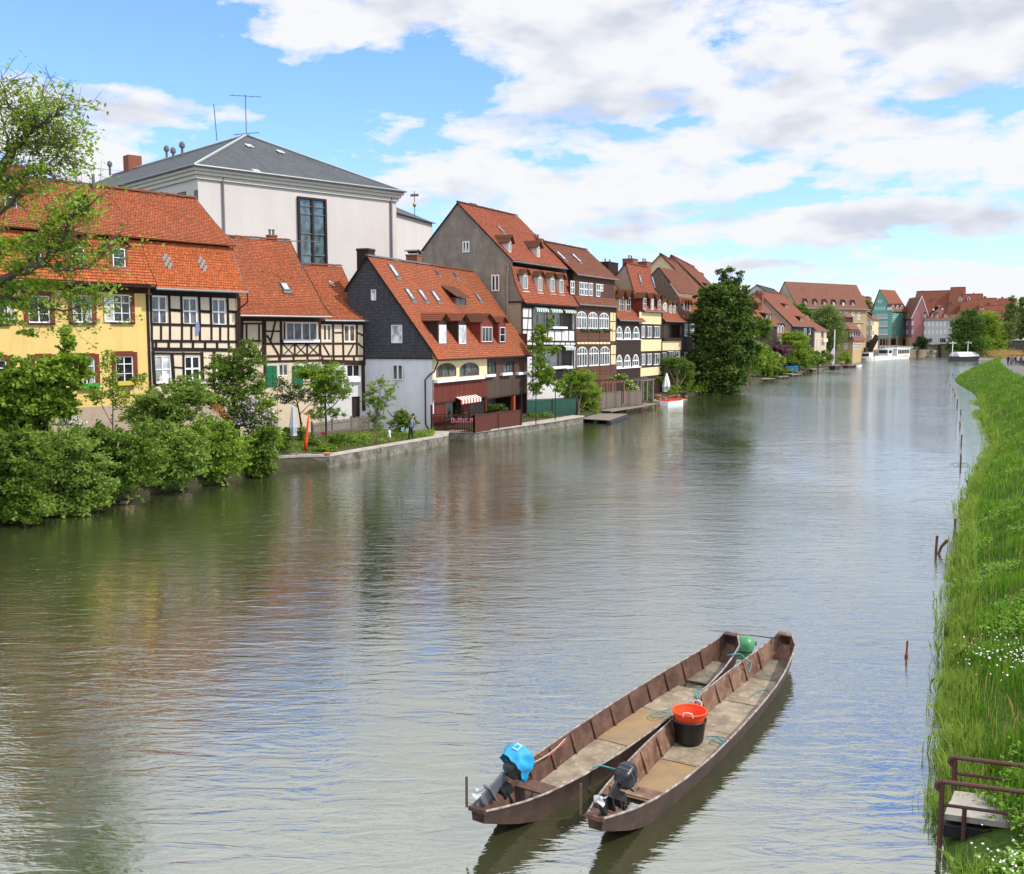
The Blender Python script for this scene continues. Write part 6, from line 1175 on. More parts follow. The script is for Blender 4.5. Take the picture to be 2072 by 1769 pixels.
def motor(name, label, bt, px_prop, px_head, zp, zh, cowl, scale=1., big=False):
    p = onz('E6', *px_prop, zp); h = onz('E6', *px_head, zh); root = thing(name, label, 'outboard motor', tuple(p), 0)
    ax = (h - p).normalized(); Lg = (h - p).length; side = ax.cross(Vector((0, 0, 1))).normalized(); up = side.cross(ax).normalized()
    Q = Matrix((ax, side, up)).transposed().to_4x4()
    gm = MB(); gm.lathe([(.018, -.24), (.05, -.10), (.058, .02), (.045, .11), (.02, .16)], (0, 0, 0), 12); gm.xform(Q); gm.build('gearcase', T['motor_black'] if big else T['motor_grey'], root, True)
    lg = MB(); lg.prism([(.02, -.022, -.07), (Lg * .72, -.05, -.08), (Lg * .72, -.05, .1), (.02, -.022, .09)], (0, .044, 0)); lg.prism([(.16, -.09, -.14), (.185, -.09, -.14), (.185, .09, -.14), (.16, .09, -.14)], (0, 0, .28)); lg.prism([(-.18, -.01, -.05), (.0, -.01, -.05), (.0, -.01, .06), (-.12, -.01, .04)], (0, .02, 0)); lg.xform(Q); lg.build('leg', T['motor_black'] if big else T['motor_grey'], root)
    pr = MB(); hub = (0, 0, .0)
    pr.lathe([(.01, .15), (.038, .155), (.032, .25), (.01, .27)], (0, 0, 0), 10)
    for k in range(3):
        a = k * 2 * math.pi / 3 + .5; n_ = 7; o = []
        for j in range(n_ + 1):
            t = j / n_; r_ = .028 + .095 * t; wd = .05 * math.sin(math.pi * min(1, .22 + t * .74)) + .008
            for sg in (-1, 1): aa = a + sg * wd / max(r_, .06); o.append((r_ * math.cos(aa), r_ * math.sin(aa), .2 + sg * .028))
        fs = [(2 * j, 2 * j + 1, 2 * j + 3, 2 * j + 2) for j in range(n_)]; pr.add(o, fs); pr.add([(x, y, z + .008) for x, y, z in o], fs)
    pr.xform(Q); pr.build('propeller', T['prop_white'], root)
    cw = MB(); rw, rh = (.15, .17) if big else (.14, .15); c0 = Lg * .72; ln = .42 if big else .38; m_ = 10; nn = 16
    for i in range(m_ + 1):
        t = i / m_; sc = (max(0, 1 - abs(2 * t - 1) ** 3.2)) ** .42 if 0 < t < 1 else .12
        for k in range(nn):
            a = 2 * math.pi * k / nn; cx_, sy_ = math.cos(a), math.sin(a); e = .62
            cw.v.append((c0 + ln * t, rw * sc * math.copysign(abs(cx_) ** e, cx_), .02 + rh * sc * math.copysign(abs(sy_) ** e, sy_)))
    for i in range(m_):
        for k in range(nn): cw.f.append((i * nn + k, i * nn + (k + 1) % nn, (i + 1) * nn + (k + 1) % nn, (i + 1) * nn + k)); cw.m.append(0); cw.uv.append(None)
    cw.f += [tuple(range(nn)), tuple(range(m_ * nn, (m_ + 1) * nn))]; cw.m += [0, 0]; cw.uv += [None, None]
    cw.xform(Q); cw.build('cowling', T['motor_black'], root, True)
    bd = MB(); 
    for t in (.4, .62): 
        o = [(c0 + ln * t, rw * 1.02 * math.copysign(abs(math.cos(a)) ** .62, math.cos(a)), .02 + rh * 1.02 * math.copysign(abs(math.sin(a)) ** .62, math.sin(a))) for a in [2 * math.pi * k / 16 for k in range(17)]]; bd.tube(o, .007, 4)
    bd.xform(Q); bd.build('cowling_band', T['motor_grey'], root)
    br = MB(); br.box(Lg * .42, Lg * .66, -.11, .11, -.2, -.05); br.tube([(Lg * .5, -.1, -.12), (Lg * .5, -.1, -.38)], .022, 6); br.tube([(Lg * .5, .1, -.12), (Lg * .5, .1, -.38)], .022, 6); br.tube([(Lg * .5, -.15, -.15), (Lg * .5, .15, -.15)], .02, 6); br.tube([(Lg * .7, .02, .1), (Lg * .95, .1, -.22), (Lg * 1.1, .14, -.25)], .018, 6); br.xform(Q); br.build('clamp_bracket', T['motor_black'], root)
    return root, p, h, Q, Lg
m1 = motor('outboard_motor', 'tilted black outboard motor with white propeller, half wrapped in a blue bag', BL_, (150, 1045), (345, 845), .66, 1.02, None)
m2 = motor('outboard_motor', 'tilted all-black outboard motor with white propeller on the right-hand boat', BR_, (852, 1098), (985, 900), .66, .92, None, big=True)
# blue bag over the left motor
root, p, h, Q, Lg = m1; bag = thing('plastic_bag', 'crumpled blue plastic bag pulled over the left outboard motor', 'bag', tuple(h)); mb = MB(); m_, nn = 12, 22
for i in range(m_ + 1):
    t = i / m_
    for k in range(nn):
        a = 2 * math.pi * k / nn; sc = (max(0.02, 1 - t ** 4)) ** .5 * (1.15 - .12 * t) ; wr_ = 1 + .3 * mnoise.noise(Vector((math.cos(a) * 1.8, math.sin(a) * 1.8, t * 3))) + .07 * math.sin(a * 5 + t * 6) + .03 * math.sin(a * 11 - t * 9)
        cx_, sy_ = math.cos(a), math.sin(a); mb.v.append((-.05 + .36 * t - (.12 * abs(mnoise.noise(Vector((a * 1.3, 0, 1)))) if i == 0 else 0), .2 * sc * wr_ * math.copysign(abs(cx_) ** .7, cx_), .06 + .2 * sc * wr_ * math.copysign(abs(sy_) ** .7, sy_)))
for i in range(m_):
    for k in range(nn): mb.f.append((i * nn + k, i * nn + (k + 1) % nn, (i + 1) * nn + (k + 1) % nn, (i + 1) * nn + k)); mb.m.append(0); mb.uv.append(None)
mb.f.append(tuple(range(m_ * nn, (m_ + 1) * nn))); mb.m.append(0); mb.uv.append(None); mb.xform(Q); b_ = mb.build('bag_skin', T['bag_blue'], bag, True)
mb = MB(); mb.box(.12, .24, -.08, .06, .255, .262); mb.xform(Q); mb.build('printed_square', T['bag_pale'], bag); mb = MB(); mb.box(.15, .21, -.05, .03, .262, .266); mb.xform(Q); mb.build('printed_square', T['bag_blue'], bag)
# tub and basket
tb_ = onz('E6', 1352, 690, .06); tub = thing('tub', 'round black tub standing in the right-hand boat under the orange basket', 'tub', tuple(tb_)); MB().lathe([(.24, 0), (.26, .02), (.305, .40), (.325, .41), (.325, .44), (.30, .44), (.295, .4), (.24, .04), (.0, .03)], (0, 0, 0), 32).build('tub_body', T['tub_black'], tub, True)
mb = MB(); mb.tube([(-.33, -.06, .40), (-.37, -.05, .43), (-.37, .05, .43), (-.33, .06, .40)], .012, 6); mb.build('handle', T['tub_black'], tub)
bk = thing('basket', 'orange plastic lattice basket with two pale handles, nested in the black tub', 'basket', (tb_.x, tb_.y, tb_.z + .31)); mb = MB()
rs = lambda z: .235 + .075 * z / .27
for z in np.linspace(0, .25, 9): mb.tube([(rs(z) * math.cos(a), rs(z) * math.sin(a), z) for a in np.linspace(0, 2 * math.pi, 33)], .007, 5, False)
for k in range(44): a = 2 * math.pi * k / 44; mb.bar((rs(0) * math.cos(a), rs(0) * math.sin(a), 0), (rs(.26) * math.cos(a), rs(.26) * math.sin(a), .26), .018, .008, (math.cos(a), math.sin(a), 0))
mb.lathe([(.298, .235), (.325, .25), (.335, .285), (.32, .295), (.30, .28), (.298, .235)], (0, 0, 0), 36, False); mb.lathe([(.0, .0), (.243, .0), (.312, .25), (.30, .25), (.235, .012), (.0, .013)], (0, 0, 0), 32); mb.build('basket_body', T['basket_orange'], bk)
for a in (-1.85, .95): 
    c, s_ = math.cos(a), math.sin(a); t_ = Vector((-s_, c, 0)); q = Vector((c, s_, 0)) * .33; MB().tube([q - t_ * .09 + Vector((0, 0, .26)), q * 1.06 - t_ * .08 + Vector((0, 0, .34)), q * 1.08 + Vector((0, 0, .36)), q * 1.06 + t_ * .08 + Vector((0, 0, .34)), q + t_ * .09 + Vector((0, 0, .26))], .014, 7).build('handle', T['handle_pink'], bk)
by = onz('E6', 1682, 130, .16); bu = thing('buoy', 'green ball buoy with black ends wedged between the bows of the two boats', 'buoy', tuple(by)); d_ = Vector((1, .25, 0)).normalized(); Qb = Vector((0, 0, 1)).rotation_difference(d_).to_matrix().to_4x4()
mb = MB().lathe([(.02, -.22), (.10, -.2), (.18, -.13), (.215, -.03), (.215, .03), (.18, .13), (.10, .2), (.02, .22)], (0, 0, 0), 24); mb.xform(Qb); mb.build('buoy_shell', T['buoy_green'], bu, True); mb = MB().lathe([(.02, -.28), (.05, -.27), (.06, -.19), (.02, -.18)], (0, 0, 0), 12); mb.lathe([(.02, .18), (.06, .19), (.05, .27), (.02, .28)], (0, 0, 0), 12); mb.xform(Qb); mb.build('buoy_hub', T['motor_black'], bu, True)
def rope(label, pts, mat, r=.012, name='rope', cat='rope', wob=.0):
    P_ = smooth_poly([onz('E6', x, y, z) for x, y, z in pts], 6); o = P_[0].copy(); t = MB().tube([p - o + Vector((0, 0, wob * random.random())) for p in P_], r, 6).build(name, T[mat], None, True, tuple(o)); return tag(t, label, cat, None)
rope('teal rope lashing the two bows together near the green buoy', [(1575, 195, .5), (1600, 190, .56), (1650, 188, .5), (1690, 225, .52), (1715, 240, .45), (1700, 300, .3)], 'rope_teal', .016)
rope('teal rope tying the two boats amidships above the orange basket', [(1388, 470, .3), (1390, 430, .45), (1398, 402, .48), (1410, 430, .46), (1412, 480, .35)], 'rope_teal', .018)
rope('teal rope joining the two boats near the motors', [(790, 850, .48), (830, 836, .5), (890, 850, .44), (935, 862, .48), (950, 880, .4)], 'rope_teal', .016)
rope('loop of teal rope lying on the boards of the left-hand boat', [(1250, 505, .09), (1190, 520, .09), (1128, 535, .09), (1140, 556, .09), (1200, 550, .09), (1240, 520, .09)], 'rope_teal', .012)
rope('coil of teal rope on the boards behind the black tub', [(1420, 690, .09), (1450, 668, .09), (1520, 668, .09), (1565, 680, .09), (1540, 705, .09), (1490, 690, .09), (1510, 672, .09), (1555, 700, .09), (1530, 715, .09)], 'rope_teal', .011)
rope('short dark rope on the boards towards the bow of the right-hand boat', [(1712, 430, .09), (1750, 405, .09), (1790, 395, .09), (1815, 402, .1)], 'rope_teal', .012)
rope('pale lines running from the blue-wrapped motor along the left-hand boat', [(420, 830, .6), (500, 790, .45), (570, 740, .4), (630, 680, .38)], 'rope_pale', .009)
rope('red cord tied to the side of the left-hand boat', [(480, 770, .42), (530, 780, .36), (590, 730, .38), (625, 700, .36), (630, 690, .3)], 'rope_red', .009)
rope('rusty chain hanging along the inner side of the left-hand boat', [(1180, 300, .38), (1230, 275, .34), (1290, 240, .38), (1305, 225, .4)], 'chain_rust', .016, 'chain', 'chain')
rope('rusty chain running between the two bow tips', [(1625, 72, .66), (1690, 75, .6), (1760, 82, .58), (1830, 92, .62), (1880, 80, .7)], 'chain_rust', .015, 'chain', 'chain')
# ---------------------------------------------------------------- river stakes, landing, quays and garden things
mat_rust('pipe_rust', (.10, .022, .022), (.07, .045, .04), 6., 1.); M('concrete', (.40, .37, .32), .9, .15, 2.5, bump=.4, stain=.3); mat_rust('concrete_old', (.05, .045, .035), (.21, .19, .15), 1.6, 1.2); M('stake_wood', (.12, .055, .035), .85, .3, 8, bump=.5); M('old_wood', (.20, .17, .14), .9, .25, 6, bump=.5); M('cloth_grey', (.42, .44, .52), .8, .1, 4); M('cloth_white', (.8, .8, .82), .8, .05, 4); M('cloth_orange', (.75, .07, .01), .7, .1, 4); M('pot_clay', (.45, .20, .11), .8, .12, 6)
M('pink_cloth', (.75, .22, .35), .8, .2, 6); M('paint_red', (.5, .03, .02), .5, .1, 4); M('paint_blue', (.04, .22, .5), .5, .1, 4); M('stake_red', (.22, .03, .025), .7, .3, 9); M('metal_dark', (.02, .02, .022), .6, .2, 6); M('mesh_green', (.02, .07, .05), .8, .2, 6)
T = MATS
stk = [(345, 213, .35), (375, 240, .4), (398, 268, .42), (412, 317, .45), (432, 367, .55), (428, 405, .45), (456, 452, .55), (450, 555, .6), (461, 680, .75), (455, 848, .8), (510, 1045, .6), (408, 1362, .6), (396, 152, .3), (442, 130, .3), (355, 168, .25)]
words = {11: 'nearest thin stake in the river, just beyond the forked snag', 10: 'thin stake half hidden in the reeds of the right bank', 9: 'dark stake with weed caught round its foot, fifth nearest in the river', 8: 'tall reddish stake standing alone beyond the weed-wrapped stake'}
order = ['', '', '', '', '', '', '', '']
for i, (x, y, h) in enumerate(stk):
    p = onz('E4', x, y, 0); mb = MB(); mb.tube([(0, 0, -.6), (.02, 0, h * .42), (random.uniform(-.05, .05), 0, h * .85)], .036 + p.y * .0002, 6)
    lab = words.get(i, 'thin dark stake standing in the distant water off the right bank')
    s_ = tag(mb.build('river_stake', T['stake_wood'], None, False, (p.x, p.y, 0)), lab, 'stake', 'stakes standing in the river')
    if i == 9: w_ = MB(); [w_.tube([(0, 0, .02), (math.cos(a) * .3, math.sin(a) * .3, .12), (math.cos(a) * .55, math.sin(a) * .5, .02)], .01, 4) for a in (0, .7, 1.5, 2.6, 3.3, 4.2, 5.5)]; w_.build('weed', T['reed_blade'] if 'reed_blade' in T else T['leaf_mid'], s_)
p = onz('E4', 262, 1532, 0); sn = thing('snag', 'forked dark wooden snag sticking out of the water in a V', 'snag', tuple(p)); MB().tube([(0, 0, -.4), (.05, .05, .35), (.06, .05, .62)], [.05, .045, .05], 7).build('prong', T['stake_wood'], sn); MB().tube([(-.02, 0, -.4), (.18, -.05, .25), (.36, -.1, .5)], [.05, .05, .06], 7).build('prong', T['stake_wood'], sn)
p = onz('E5', 27, 552, 0); sp = thing('river_stake', 'short red-topped stake in the water between the boats and the bank', 'stake', tuple(p)); MB().tube([(0, 0, -.4), (0, 0, .05), (0, 0, .08), (.01, 0, .40)], [.045, .045, .024, .024], 8).build('stake_body', T['stake_red'], sp)
# landing platform with pipe rails
Zp = onz('E5', 210, 1610, 0).y; W5 = lambda x, y, Z: onY('E5', x, y, Z)
f0 = W5(212, 1605, Zp); lp = thing('landing_platform', 'small concrete landing with rust-brown pipe railings reaching over the water', 'landing', (f0.x, f0.y, 0)); O = Vector((f0.x, f0.y, 0))
top = W5(218, 1250, Zp); hr = top.z; e1 = onz('E5', 700, 1312, hr); ux = (e1 - top); ux.z = 0; ux.normalize(); far_t = W5(300, 1115, Zp + .95); zt2 = far_t.z; fx = Vector((far_t.x, far_t.y, 0)) - O
mid = W5(222, 1378, Zp).z; dk = W5(222, 1470, Zp).z
def rail(o, h, m):
    mb = MB(); LL = 3.4
    mb.tube([o + Vector((0, 0, m)), o + ux * LL + Vector((0, 0, m))], .027, 8); n = 10
    loop = [o + Vector((0, 0, h)) + ux * 0 + Vector((0, 0, 0))]
    mb.tube([o + Vector((0, 0, h)), o + ux * LL + Vector((0, 0, h))], .036, 8)
    mb.tube([o + Vector((0, 0, h)) + ux * (.0 - .075 * math.sin(t)) + Vector((0, 0, -.07 + .07 * math.cos(t))) for t in np.linspace(0, math.pi, 8)], .034, 8)
    mb.build('handrail', T['pipe_rust'], lp)
    for t in (0, 3.2): MB().tube([o + ux * t + Vector((0, 0, -.8)), o + ux * t + Vector((0, 0, h - .02))], .04, 8).build('post', T['pipe_rust'], lp)
rail(Vector((0, 0, 0)), hr, mid); rail(Vector((fx.x, fx.y, 0)), zt2 - .0, mid + .05)
MB().tube([ux * .32 + Vector((0, 0, mid)), ux * .32 + Vector((0, 0, -.3))], .035, 8).build('post', T['pipe_rust'], lp)
a0 = ux * .06 + Vector((0, 0.03, 0)); b0 = Vector((fx.x, fx.y, 0)) + ux * .02
for k, (t0, t1) in enumerate(((0.03, .47), (.5, .97))):
    q0, q1 = a0.lerp(b0, t0), a0.lerp(b0, t1); MB().prism([q0 + Vector((0, 0, dk - .05 * k)), q0 + ux * 2.7 + Vector((0, 0, dk - .05 * k)), q1 + ux * 2.7 + Vector((0, 0, dk - .05 * k)), q1 + Vector((0, 0, dk - .05 * k))], (0, 0, .09)).build('deck_slab', T['concrete'], lp)
MB().prism([a0 + Vector((0, 0, dk - .25)), a0 + ux * 2.7 + Vector((0, 0, dk - .25)), b0 + ux * 2.7 + Vector((0, 0, dk - .25)), b0 + Vector((0, 0, dk - .25))], (0, 0, .18)).build('deck_beam', T['metal_dark'], lp)
# walled garden edge
w0 = [onz('C4', 520, 1090), onz('C4', 700, 1078), onz('C4', 975, 1070), onz('C4', 1980, 880), onz('C4', 2000, 850)]
wallpoly('garden_wall', 'weathered concrete retaining wall round the riverside garden', [(p.x, p.y) for p in w0], -.5, GL + .04, .35, T['concrete_old'])
st = onz('C4', 640, 1075); s_ = thing('garden_steps', 'old wooden landing steps at the left corner of the garden wall', 'steps', (st.x, st.y, 0)); 
for k in range(3): MB().box(-.6 + .35 * k - .3, .5 + .25 * k, -.1 + .45 * k, .4 + .45 * k, -.3, .22 + .25 * k).build('step', T['old_wood'], s_)
mb = MB(); mb.tube([(-.9, -.2, 1.3), (-.2, -.4, .05)], .04, 5); mb.tube([(-.8, -.3, .1), (.3, -.5, .03)], .04, 5); mb.build('prop_post', T['old_wood'], s_)
MB().box(-1.6, -1.0, .2, .6, -.3, 1.7).build('pier', T['concrete_old'], s_)
p = onz('C4', 668, 905, GL); ztop = onY('C4', 658, 545, p.y).z - GL
def parasol(label, p, h, r, mat):
    t = thing('closed_parasol', label, 'parasol', tuple(p)); MB().tube([(0, 0, -.1), (0, 0, h)], .025, 6).build('pole', T['old_wood'], t); mb = MB(); nn = 14; pr_ = [(.02, h + .06), (.07, h - .05), (.55 * r, h * .8), (r, h * .5), (.8 * r, h * .36), (.95 * r, h * .3), (.5 * r, h * .27)]
    for (q, z) in pr_:
        for k in range(nn): a = 2 * math.pi * k / nn; rr = q * (1 + .22 * (k % 2)); mb.v.append((rr * math.cos(a), rr * math.sin(a), z))
    for i in range(len(pr_) - 1):
        for k in range(nn): mb.f.append((i * nn + k, i * nn + (k + 1) % nn, (i + 1) * nn + (k + 1) % nn, (i + 1) * nn + k)); mb.m.append(0); mb.uv.append(None)
    mb.build('canopy', mat, t, False); return t
parasol('closed grey-blue parasol standing in the walled garden', p, ztop, .22, T['cloth_grey'])
p = onz('C4', 768, 945, GL); t = thing('streamer', 'tall narrow orange-red windsock on a pole in the walled garden', 'windsock', tuple(p)); zt = onY('C4', 788, 580, p.y).z - GL; MB().tube([(0, 0, 0), (.28, 0, zt)], .02, 5).build('pole', T['paint_red'], t)
mb = MB(); mb.tube([(.27, -.03, zt * .9), (.22, -.04, zt * .75), (.14, -.04, zt * .5), (.06, -.05, zt * .28), (.02, -.05, .12)], [.04, .06, .075, .11, .10], 8); mb.build('windsock_cloth', T['cloth_orange'], t, True)
p = onz('C4', 925, 880, GL); t = thing('garden_pole', 'thin pale pole with a small dish in the garden bed', 'pole', tuple(p)); MB().tube([(0, 0, 0), (0, 0, 2.4)], .02, 5).build('pole', T['old_wood'], t); MB().lathe([(.01, .7), (.12, .75), (.16, .85), (.01, .86)], (0, 0, 0), 10).build('dish', T['paint_red'], t)
p = onz('C4', 535, 745, 1.2); t = thing('garden_pole', 'white post at the left edge of the garden beside the lilac', 'pole', (p.x, p.y, GL)); MB().tube([(0, 0, 0), (0, 0, 3.2)], .03, 5).build('pole', T['frame_white'], t); MB().box(-.07, .07, -.07, .07, 3.2, 3.3).build('cap', T['frame_white'], t)
# picket fence
fa, fb = onz('C4', 840, 830, GL), onz('C4', 1330, 750, GL); fl_ = (fb - fa).length; fd = (fb - fa).normalized(); pf = thing('picket_fence', 'weathered grey picket fence across the garden before the half-timbered houses', 'fence', tuple(fa), math.atan2(fd.y, fd.x))
mb = MB(); n = int(fl_ / .14)
for i in range(n): h = 1.15 + random.uniform(-.05, .05); x = fl_ * i / n; mb.prism([(x, 0, .05), (x + .075, 0, .05), (x + .075, 0, h - .06), (x + .037, 0, h), (x, 0, h - .06)], (0, .025, 0))
mb.build('picket', T['old_wood'], pf)['kind'] = 'stuff'
MB().box(0, fl_, .03, .07, .3, .38).build('rail', T['old_wood'], pf); MB().box(0, fl_, .031, .071, .85, .93).build('rail', T['old_wood'], pf)
for i in range(4): MB().box(fl_ * i / 3 - .06, fl_ * i / 3 + .06, .075, .18, 0, 1.25).build('post', T['old_wood'], pf)
for (x, y, c, lab) in [(1612, 802, (.35, .65, .8), 'pale blue toy pinwheel in the garden'), (1652, 808, (.7, .75, .7), 'whitish toy pinwheel in the garden')]:
    p = onz('C4', x, y + 20, GL); t = thing('pinwheel', lab, 'pinwheel', tuple(p)); MB().tube([(0, 0, 0), (0, 0, .62)], .012, 5).build('stick', T['old_wood'], t); mb = MB()
    for k in range(6): a = k * math.pi / 3; mb.prism([(0, -.03, .62), (.2 * math.cos(a), -.03, .62 + .2 * math.sin(a)), (.16 * math.cos(a + .6), -.06, .62 + .16 * math.sin(a + .6))], (0, .01, 0))
    mb.build('vanes', M('vane%d' % int(c[0] * 100), c, .6, .05, 4), t)
p = onz('C4', 1490, 825, GL); t = thing('garden_ornament', 'small white and blue figure-like ornament leaning among the garden plants', 'ornament', tuple(p)); MB().lathe([(.1, 0), (.16, .1), (.08, .35), (.1, .42), (.09, .55), (.01, .62)], (0, 0, 0), 10).build('ornament_body', T['cloth_white'], t, True)
p = onz('C4', 955, 972, 1.0); t = thing('plant_pot', 'low terracotta bowl on the corner of the garden wall', 'pot', tuple(p)); MB().lathe([(.12, 0), (.24, .16), (.26, .18), (.22, .18), (.1, .06)], (0, 0, 0), 14).build('bowl', T['pot_clay'], t, True)
# terrace of the slate gabled house
t0, t1, t2, t3 = onz('C6', 925, 905, GL), onz('C6', 1340, 918, GL), onz('C6', 1812, 850, GL), onz('C6', 2072, 800, GL)
k0 = onz('C6', 1060, 985, 0); kk = [(k0.x, k0.y), tuple(onz('C6', 1340, 992, 0).xy), tuple(onz('C6', 1850, 905, 0).xy), tuple(onz('C8', 670, 1075, 0).xy), tuple(onz('C8', 880, 1010, 0).xy)]
kk = [onz('D', 904, 900), onz('D', 905, 890.5), onz('D', 960, 891.5), onz('D', 1105, 869.5), onz('D', 1180, 856.5)]
wallpoly('quay_wall', 'old stone quay edge running from the red terrace fence to the big dark tree', [Vector((p.x, p.y)) for p in kk], -.5, GL - .04, .9, T['concrete_old'])
mb = MB(); a_ = [onz('C6', 1060, 985, 0), onz('C6', 1340, 992, 0), onz('C6', 1850, 905, 0), onz('C8', 670, 1075, 0), onz('C8', 880, 1010, 0)]; b_ = [Vector((p.x - 2.5, p.y + 4.5, 0)) for p in a_]
for i in range(4): mb.add([Vector((q.x, q.y, GL - .01)) for q in (a_[i] + Vector((-.4, .5, 0)), a_[i + 1] + Vector((-.4, .5, 0)), b_[i + 1], b_[i])], [(0, 1, 2, 3)]); mb.prism([Vector((q.x, q.y, .3)) for q in (a_[i] + Vector((-.4, .5, 0)), a_[i + 1] + Vector((-.4, .5, 0)), a_[i + 1] + Vector((-.5, .62, 0)), a_[i] + Vector((-.5, .62, 0)))], (0, 0, .28))
tag(mb.build('terrace_paving', T['concrete']), kind='structure')
def board_fence(name, label, pts, h, mat, slats=False, rail_mat=None, z=GL):
    r_ = thing(name, label, 'fence', (pts[0].x, pts[0].y, z)); o = Vector((pts[0].x, pts[0].y, 0))
    for i, (a, b) in enumerate(pairs([Vector((p.x, p.y, 0)) - o for p in pts])):
        d = (b - a); l = d.length; d.normalize(); n = Vector((-d.y, d.x, 0)); mb = MB()
        if slats and i == 0:
            k = int(l / .13)
            for j in range(k): q = a + d * (j * l / k); mb.prism([q, q + d * .07, q + d * .07 + n * .03, q + n * .03], (0, 0, h - .1))
        else: mb.prism([a, b, b + n * .04, a + n * .04], (0, 0, h - .02))
        mb.build('panel', mat, r_)
        MB().prism([a - n * .04, b - n * .04, b + n * .08, a + n * .08], (0, 0, .06)).xform(Matrix.Translation((0, 0, h))).build('top_rail', rail_mat or mat, r_)
        for t in range(max(2, int(l / 1.9))): q = a.lerp(b, t / max(1, int(l / 1.9) - 1)); MB().box(q.x - .05, q.x + .05, q.y - .05, q.y + .05, 0, h + .05).build('post', rail_mat or mat, r_)
    return r_
board_fence('terrace_fence', 'dark red board fence round the terrace, its left side with upright slats', [t0, t1, t2], 1.25, T['fence_red'], True)
board_fence('board_fence', 'weathered dark plank fence right of the large round bush', [onz('C8', 1070, 935, GL), onz('C8', 1500, 890, GL)], 1.55, Mplank('plank_grey', (.13, .105, .085), .15), False, None)
board_fence('mesh_fence', 'dark green screened fence behind the flower pots right of the terrace', [onz('C8', 320, 1020, GL), onz('C8', 830, 990, GL)], 1.5, T['mesh_green'], False, T['metal_dark'])
for x, y in ((268, 1105), (415, 1095), (612, 1055)):
    p = onz('C8', x, y, GL); MB_ = MB().tube([(0, 0, 0), (0, 0, 2.6 if x != 268 else 3.2)], .04, 6).build('fence_post', T['metal_dark'], None, False, tuple(p)); tag(MB_, {268: 'leftmost dark metal post on the quay edge by the terrace', 415: 'middle dark metal post on the quay edge', 612: 'rightmost metal post on the quay edge before the round bush'}[x], 'post')
tt = onz('C6', 1320, 890, GL); tt = Vector((tt.x - .8, tt.y + 1.0, GL)); t = thing('garden_table', 'terrace table under a pink flowered tablecloth', 'table', tuple(tt)); MB().box(-.8, .8, -.45, .45, .72, .76).build('tabletop', T['pink_cloth'], t); [MB().box(x - .03, x + .03, y - .03, y + .03, 0, .72).build('leg', T['old_wood'], t) for x in (-.7, .7) for y in (-.38, .38)]
t = tag(MB().add([(-.85, -.5, .78), (.85, -.5, .78), (.85, .5, .78), (-.85, .5, .78), (-.88, -.54, .5), (.88, -.54, .52), (.88, .54, .5), (-.88, .54, .5)], [(0, 1, 2, 3), (0, 4, 5, 1), (1, 5, 6, 2), (2, 6, 7, 3), (3, 7, 4, 0)]).build('tablecloth', T['pink_cloth'], None, False, tuple(tt)), 'pink tablecloth hanging over the terrace table', 'tablecloth')
AR = [M('awning_red', (.5, .12, .08), .8, .05, 4), T['frame_white']]; S1.c = 'C6'; awning(S1, 1145, 568, 1352, 612, -.5, AR)
mb = MB()
for i in range(14): x = S1.L * .22 + i * .22; z = 1.6 + (i * 37 % 11) * .11; mb.box(x, x + .12, 3.1, 3.19, z, z + .22 + .1 * (i % 3))
t = mb.build('wall_ornaments', T['metal_dark'], S1.root); t['kind'] = 'stuff'
# float raft, walkway, planters, rowing boat
r0, r1, r2, r3 = onz('C8', 885, 1040, .3), onz('C8', 1160, 1055, .3), onz('C8', 1345, 990, .3), onz('C8', 1050, 985, .3); raft = thing('raft', 'square wooden raft floating on dark drums below the round bush', 'raft', (r0.x, r0.y, 0)); o = Vector((r0.x, r0.y, 0))
for i in range(12): a, b, c, d = (r0.lerp(r1, i / 12), r0.lerp(r1, (i + .9) / 12), r3.lerp(r2, (i + .9) / 12), r3.lerp(r2, i / 12)); MB().prism([q - o for q in (a, b, c, d)], (0, 0, .06)).build('deck_plank', T['old_wood'], raft)
for a, b in ((r0, r3), (r0.lerp(r1, .5), r3.lerp(r2, .5)), (r1, r2)): q = (a - o); q.z = .08; w_ = (b - o); w_.z = .08; MB().tube([q, w_], .2, 10).build('float_drum', T['metal_dark'], raft)
wk = [onz('C8', 1180, 965, .45), onz('C8', 1500, 915, .45), onz('C8', 1640, 885, .45)]; wl = thing('jetty', 'narrow grey plank walkway on posts in front of the dark plank fence', 'jetty', (wk[0].x, wk[0].y, 0)); o = Vector((wk[0].x, wk[0].y, 0))
for i, (a, b) in enumerate(pairs(wk)): d = (b - a).normalized(); n = Vector((-d.y, d.x, 0)) * 1.6; MB().prism([a - o, b - o, b - o + n, a - o + n], (0, 0, .1 + .004 * i)).build('walkway_deck', T['old_wood'], wl); [MB().tube([a.lerp(b, t) - o + Vector((0, 0, -1)), a.lerp(b, t) - o + Vector((0, 0, 0))], .07, 6).build('post', T['stake_wood'], wl) for t in (0.02, .5, .97)]
a, b, c, d = onz('C8', 1600, 850, .4), onz('C8', 1960, 838, .4), onz('C8', 1960, 815, .4), onz('C8', 1620, 832, .4)
tq = thing('stone_terrace', 'pale stone landing with plant pots beside the white parasol', 'terrace', (a.x, a.y, 0)); o = Vector((a.x, a.y, 0)); MB().prism([Vector((q.x, q.y, -.4)) - o for q in (a, b, c + Vector((-3, 4, 0)), d + Vector((-3, 4, 0)))], (0, 0, .72)).build('terrace_body', T['concrete_old'], tq); MB().prism([Vector((q.x, q.y, .322)) - o for q in (a, b, c + Vector((-3, 4, 0)), d + Vector((-3, 4, 0)))], (0, 0, .08)).build('terrace_slab', T['concrete'], tq)
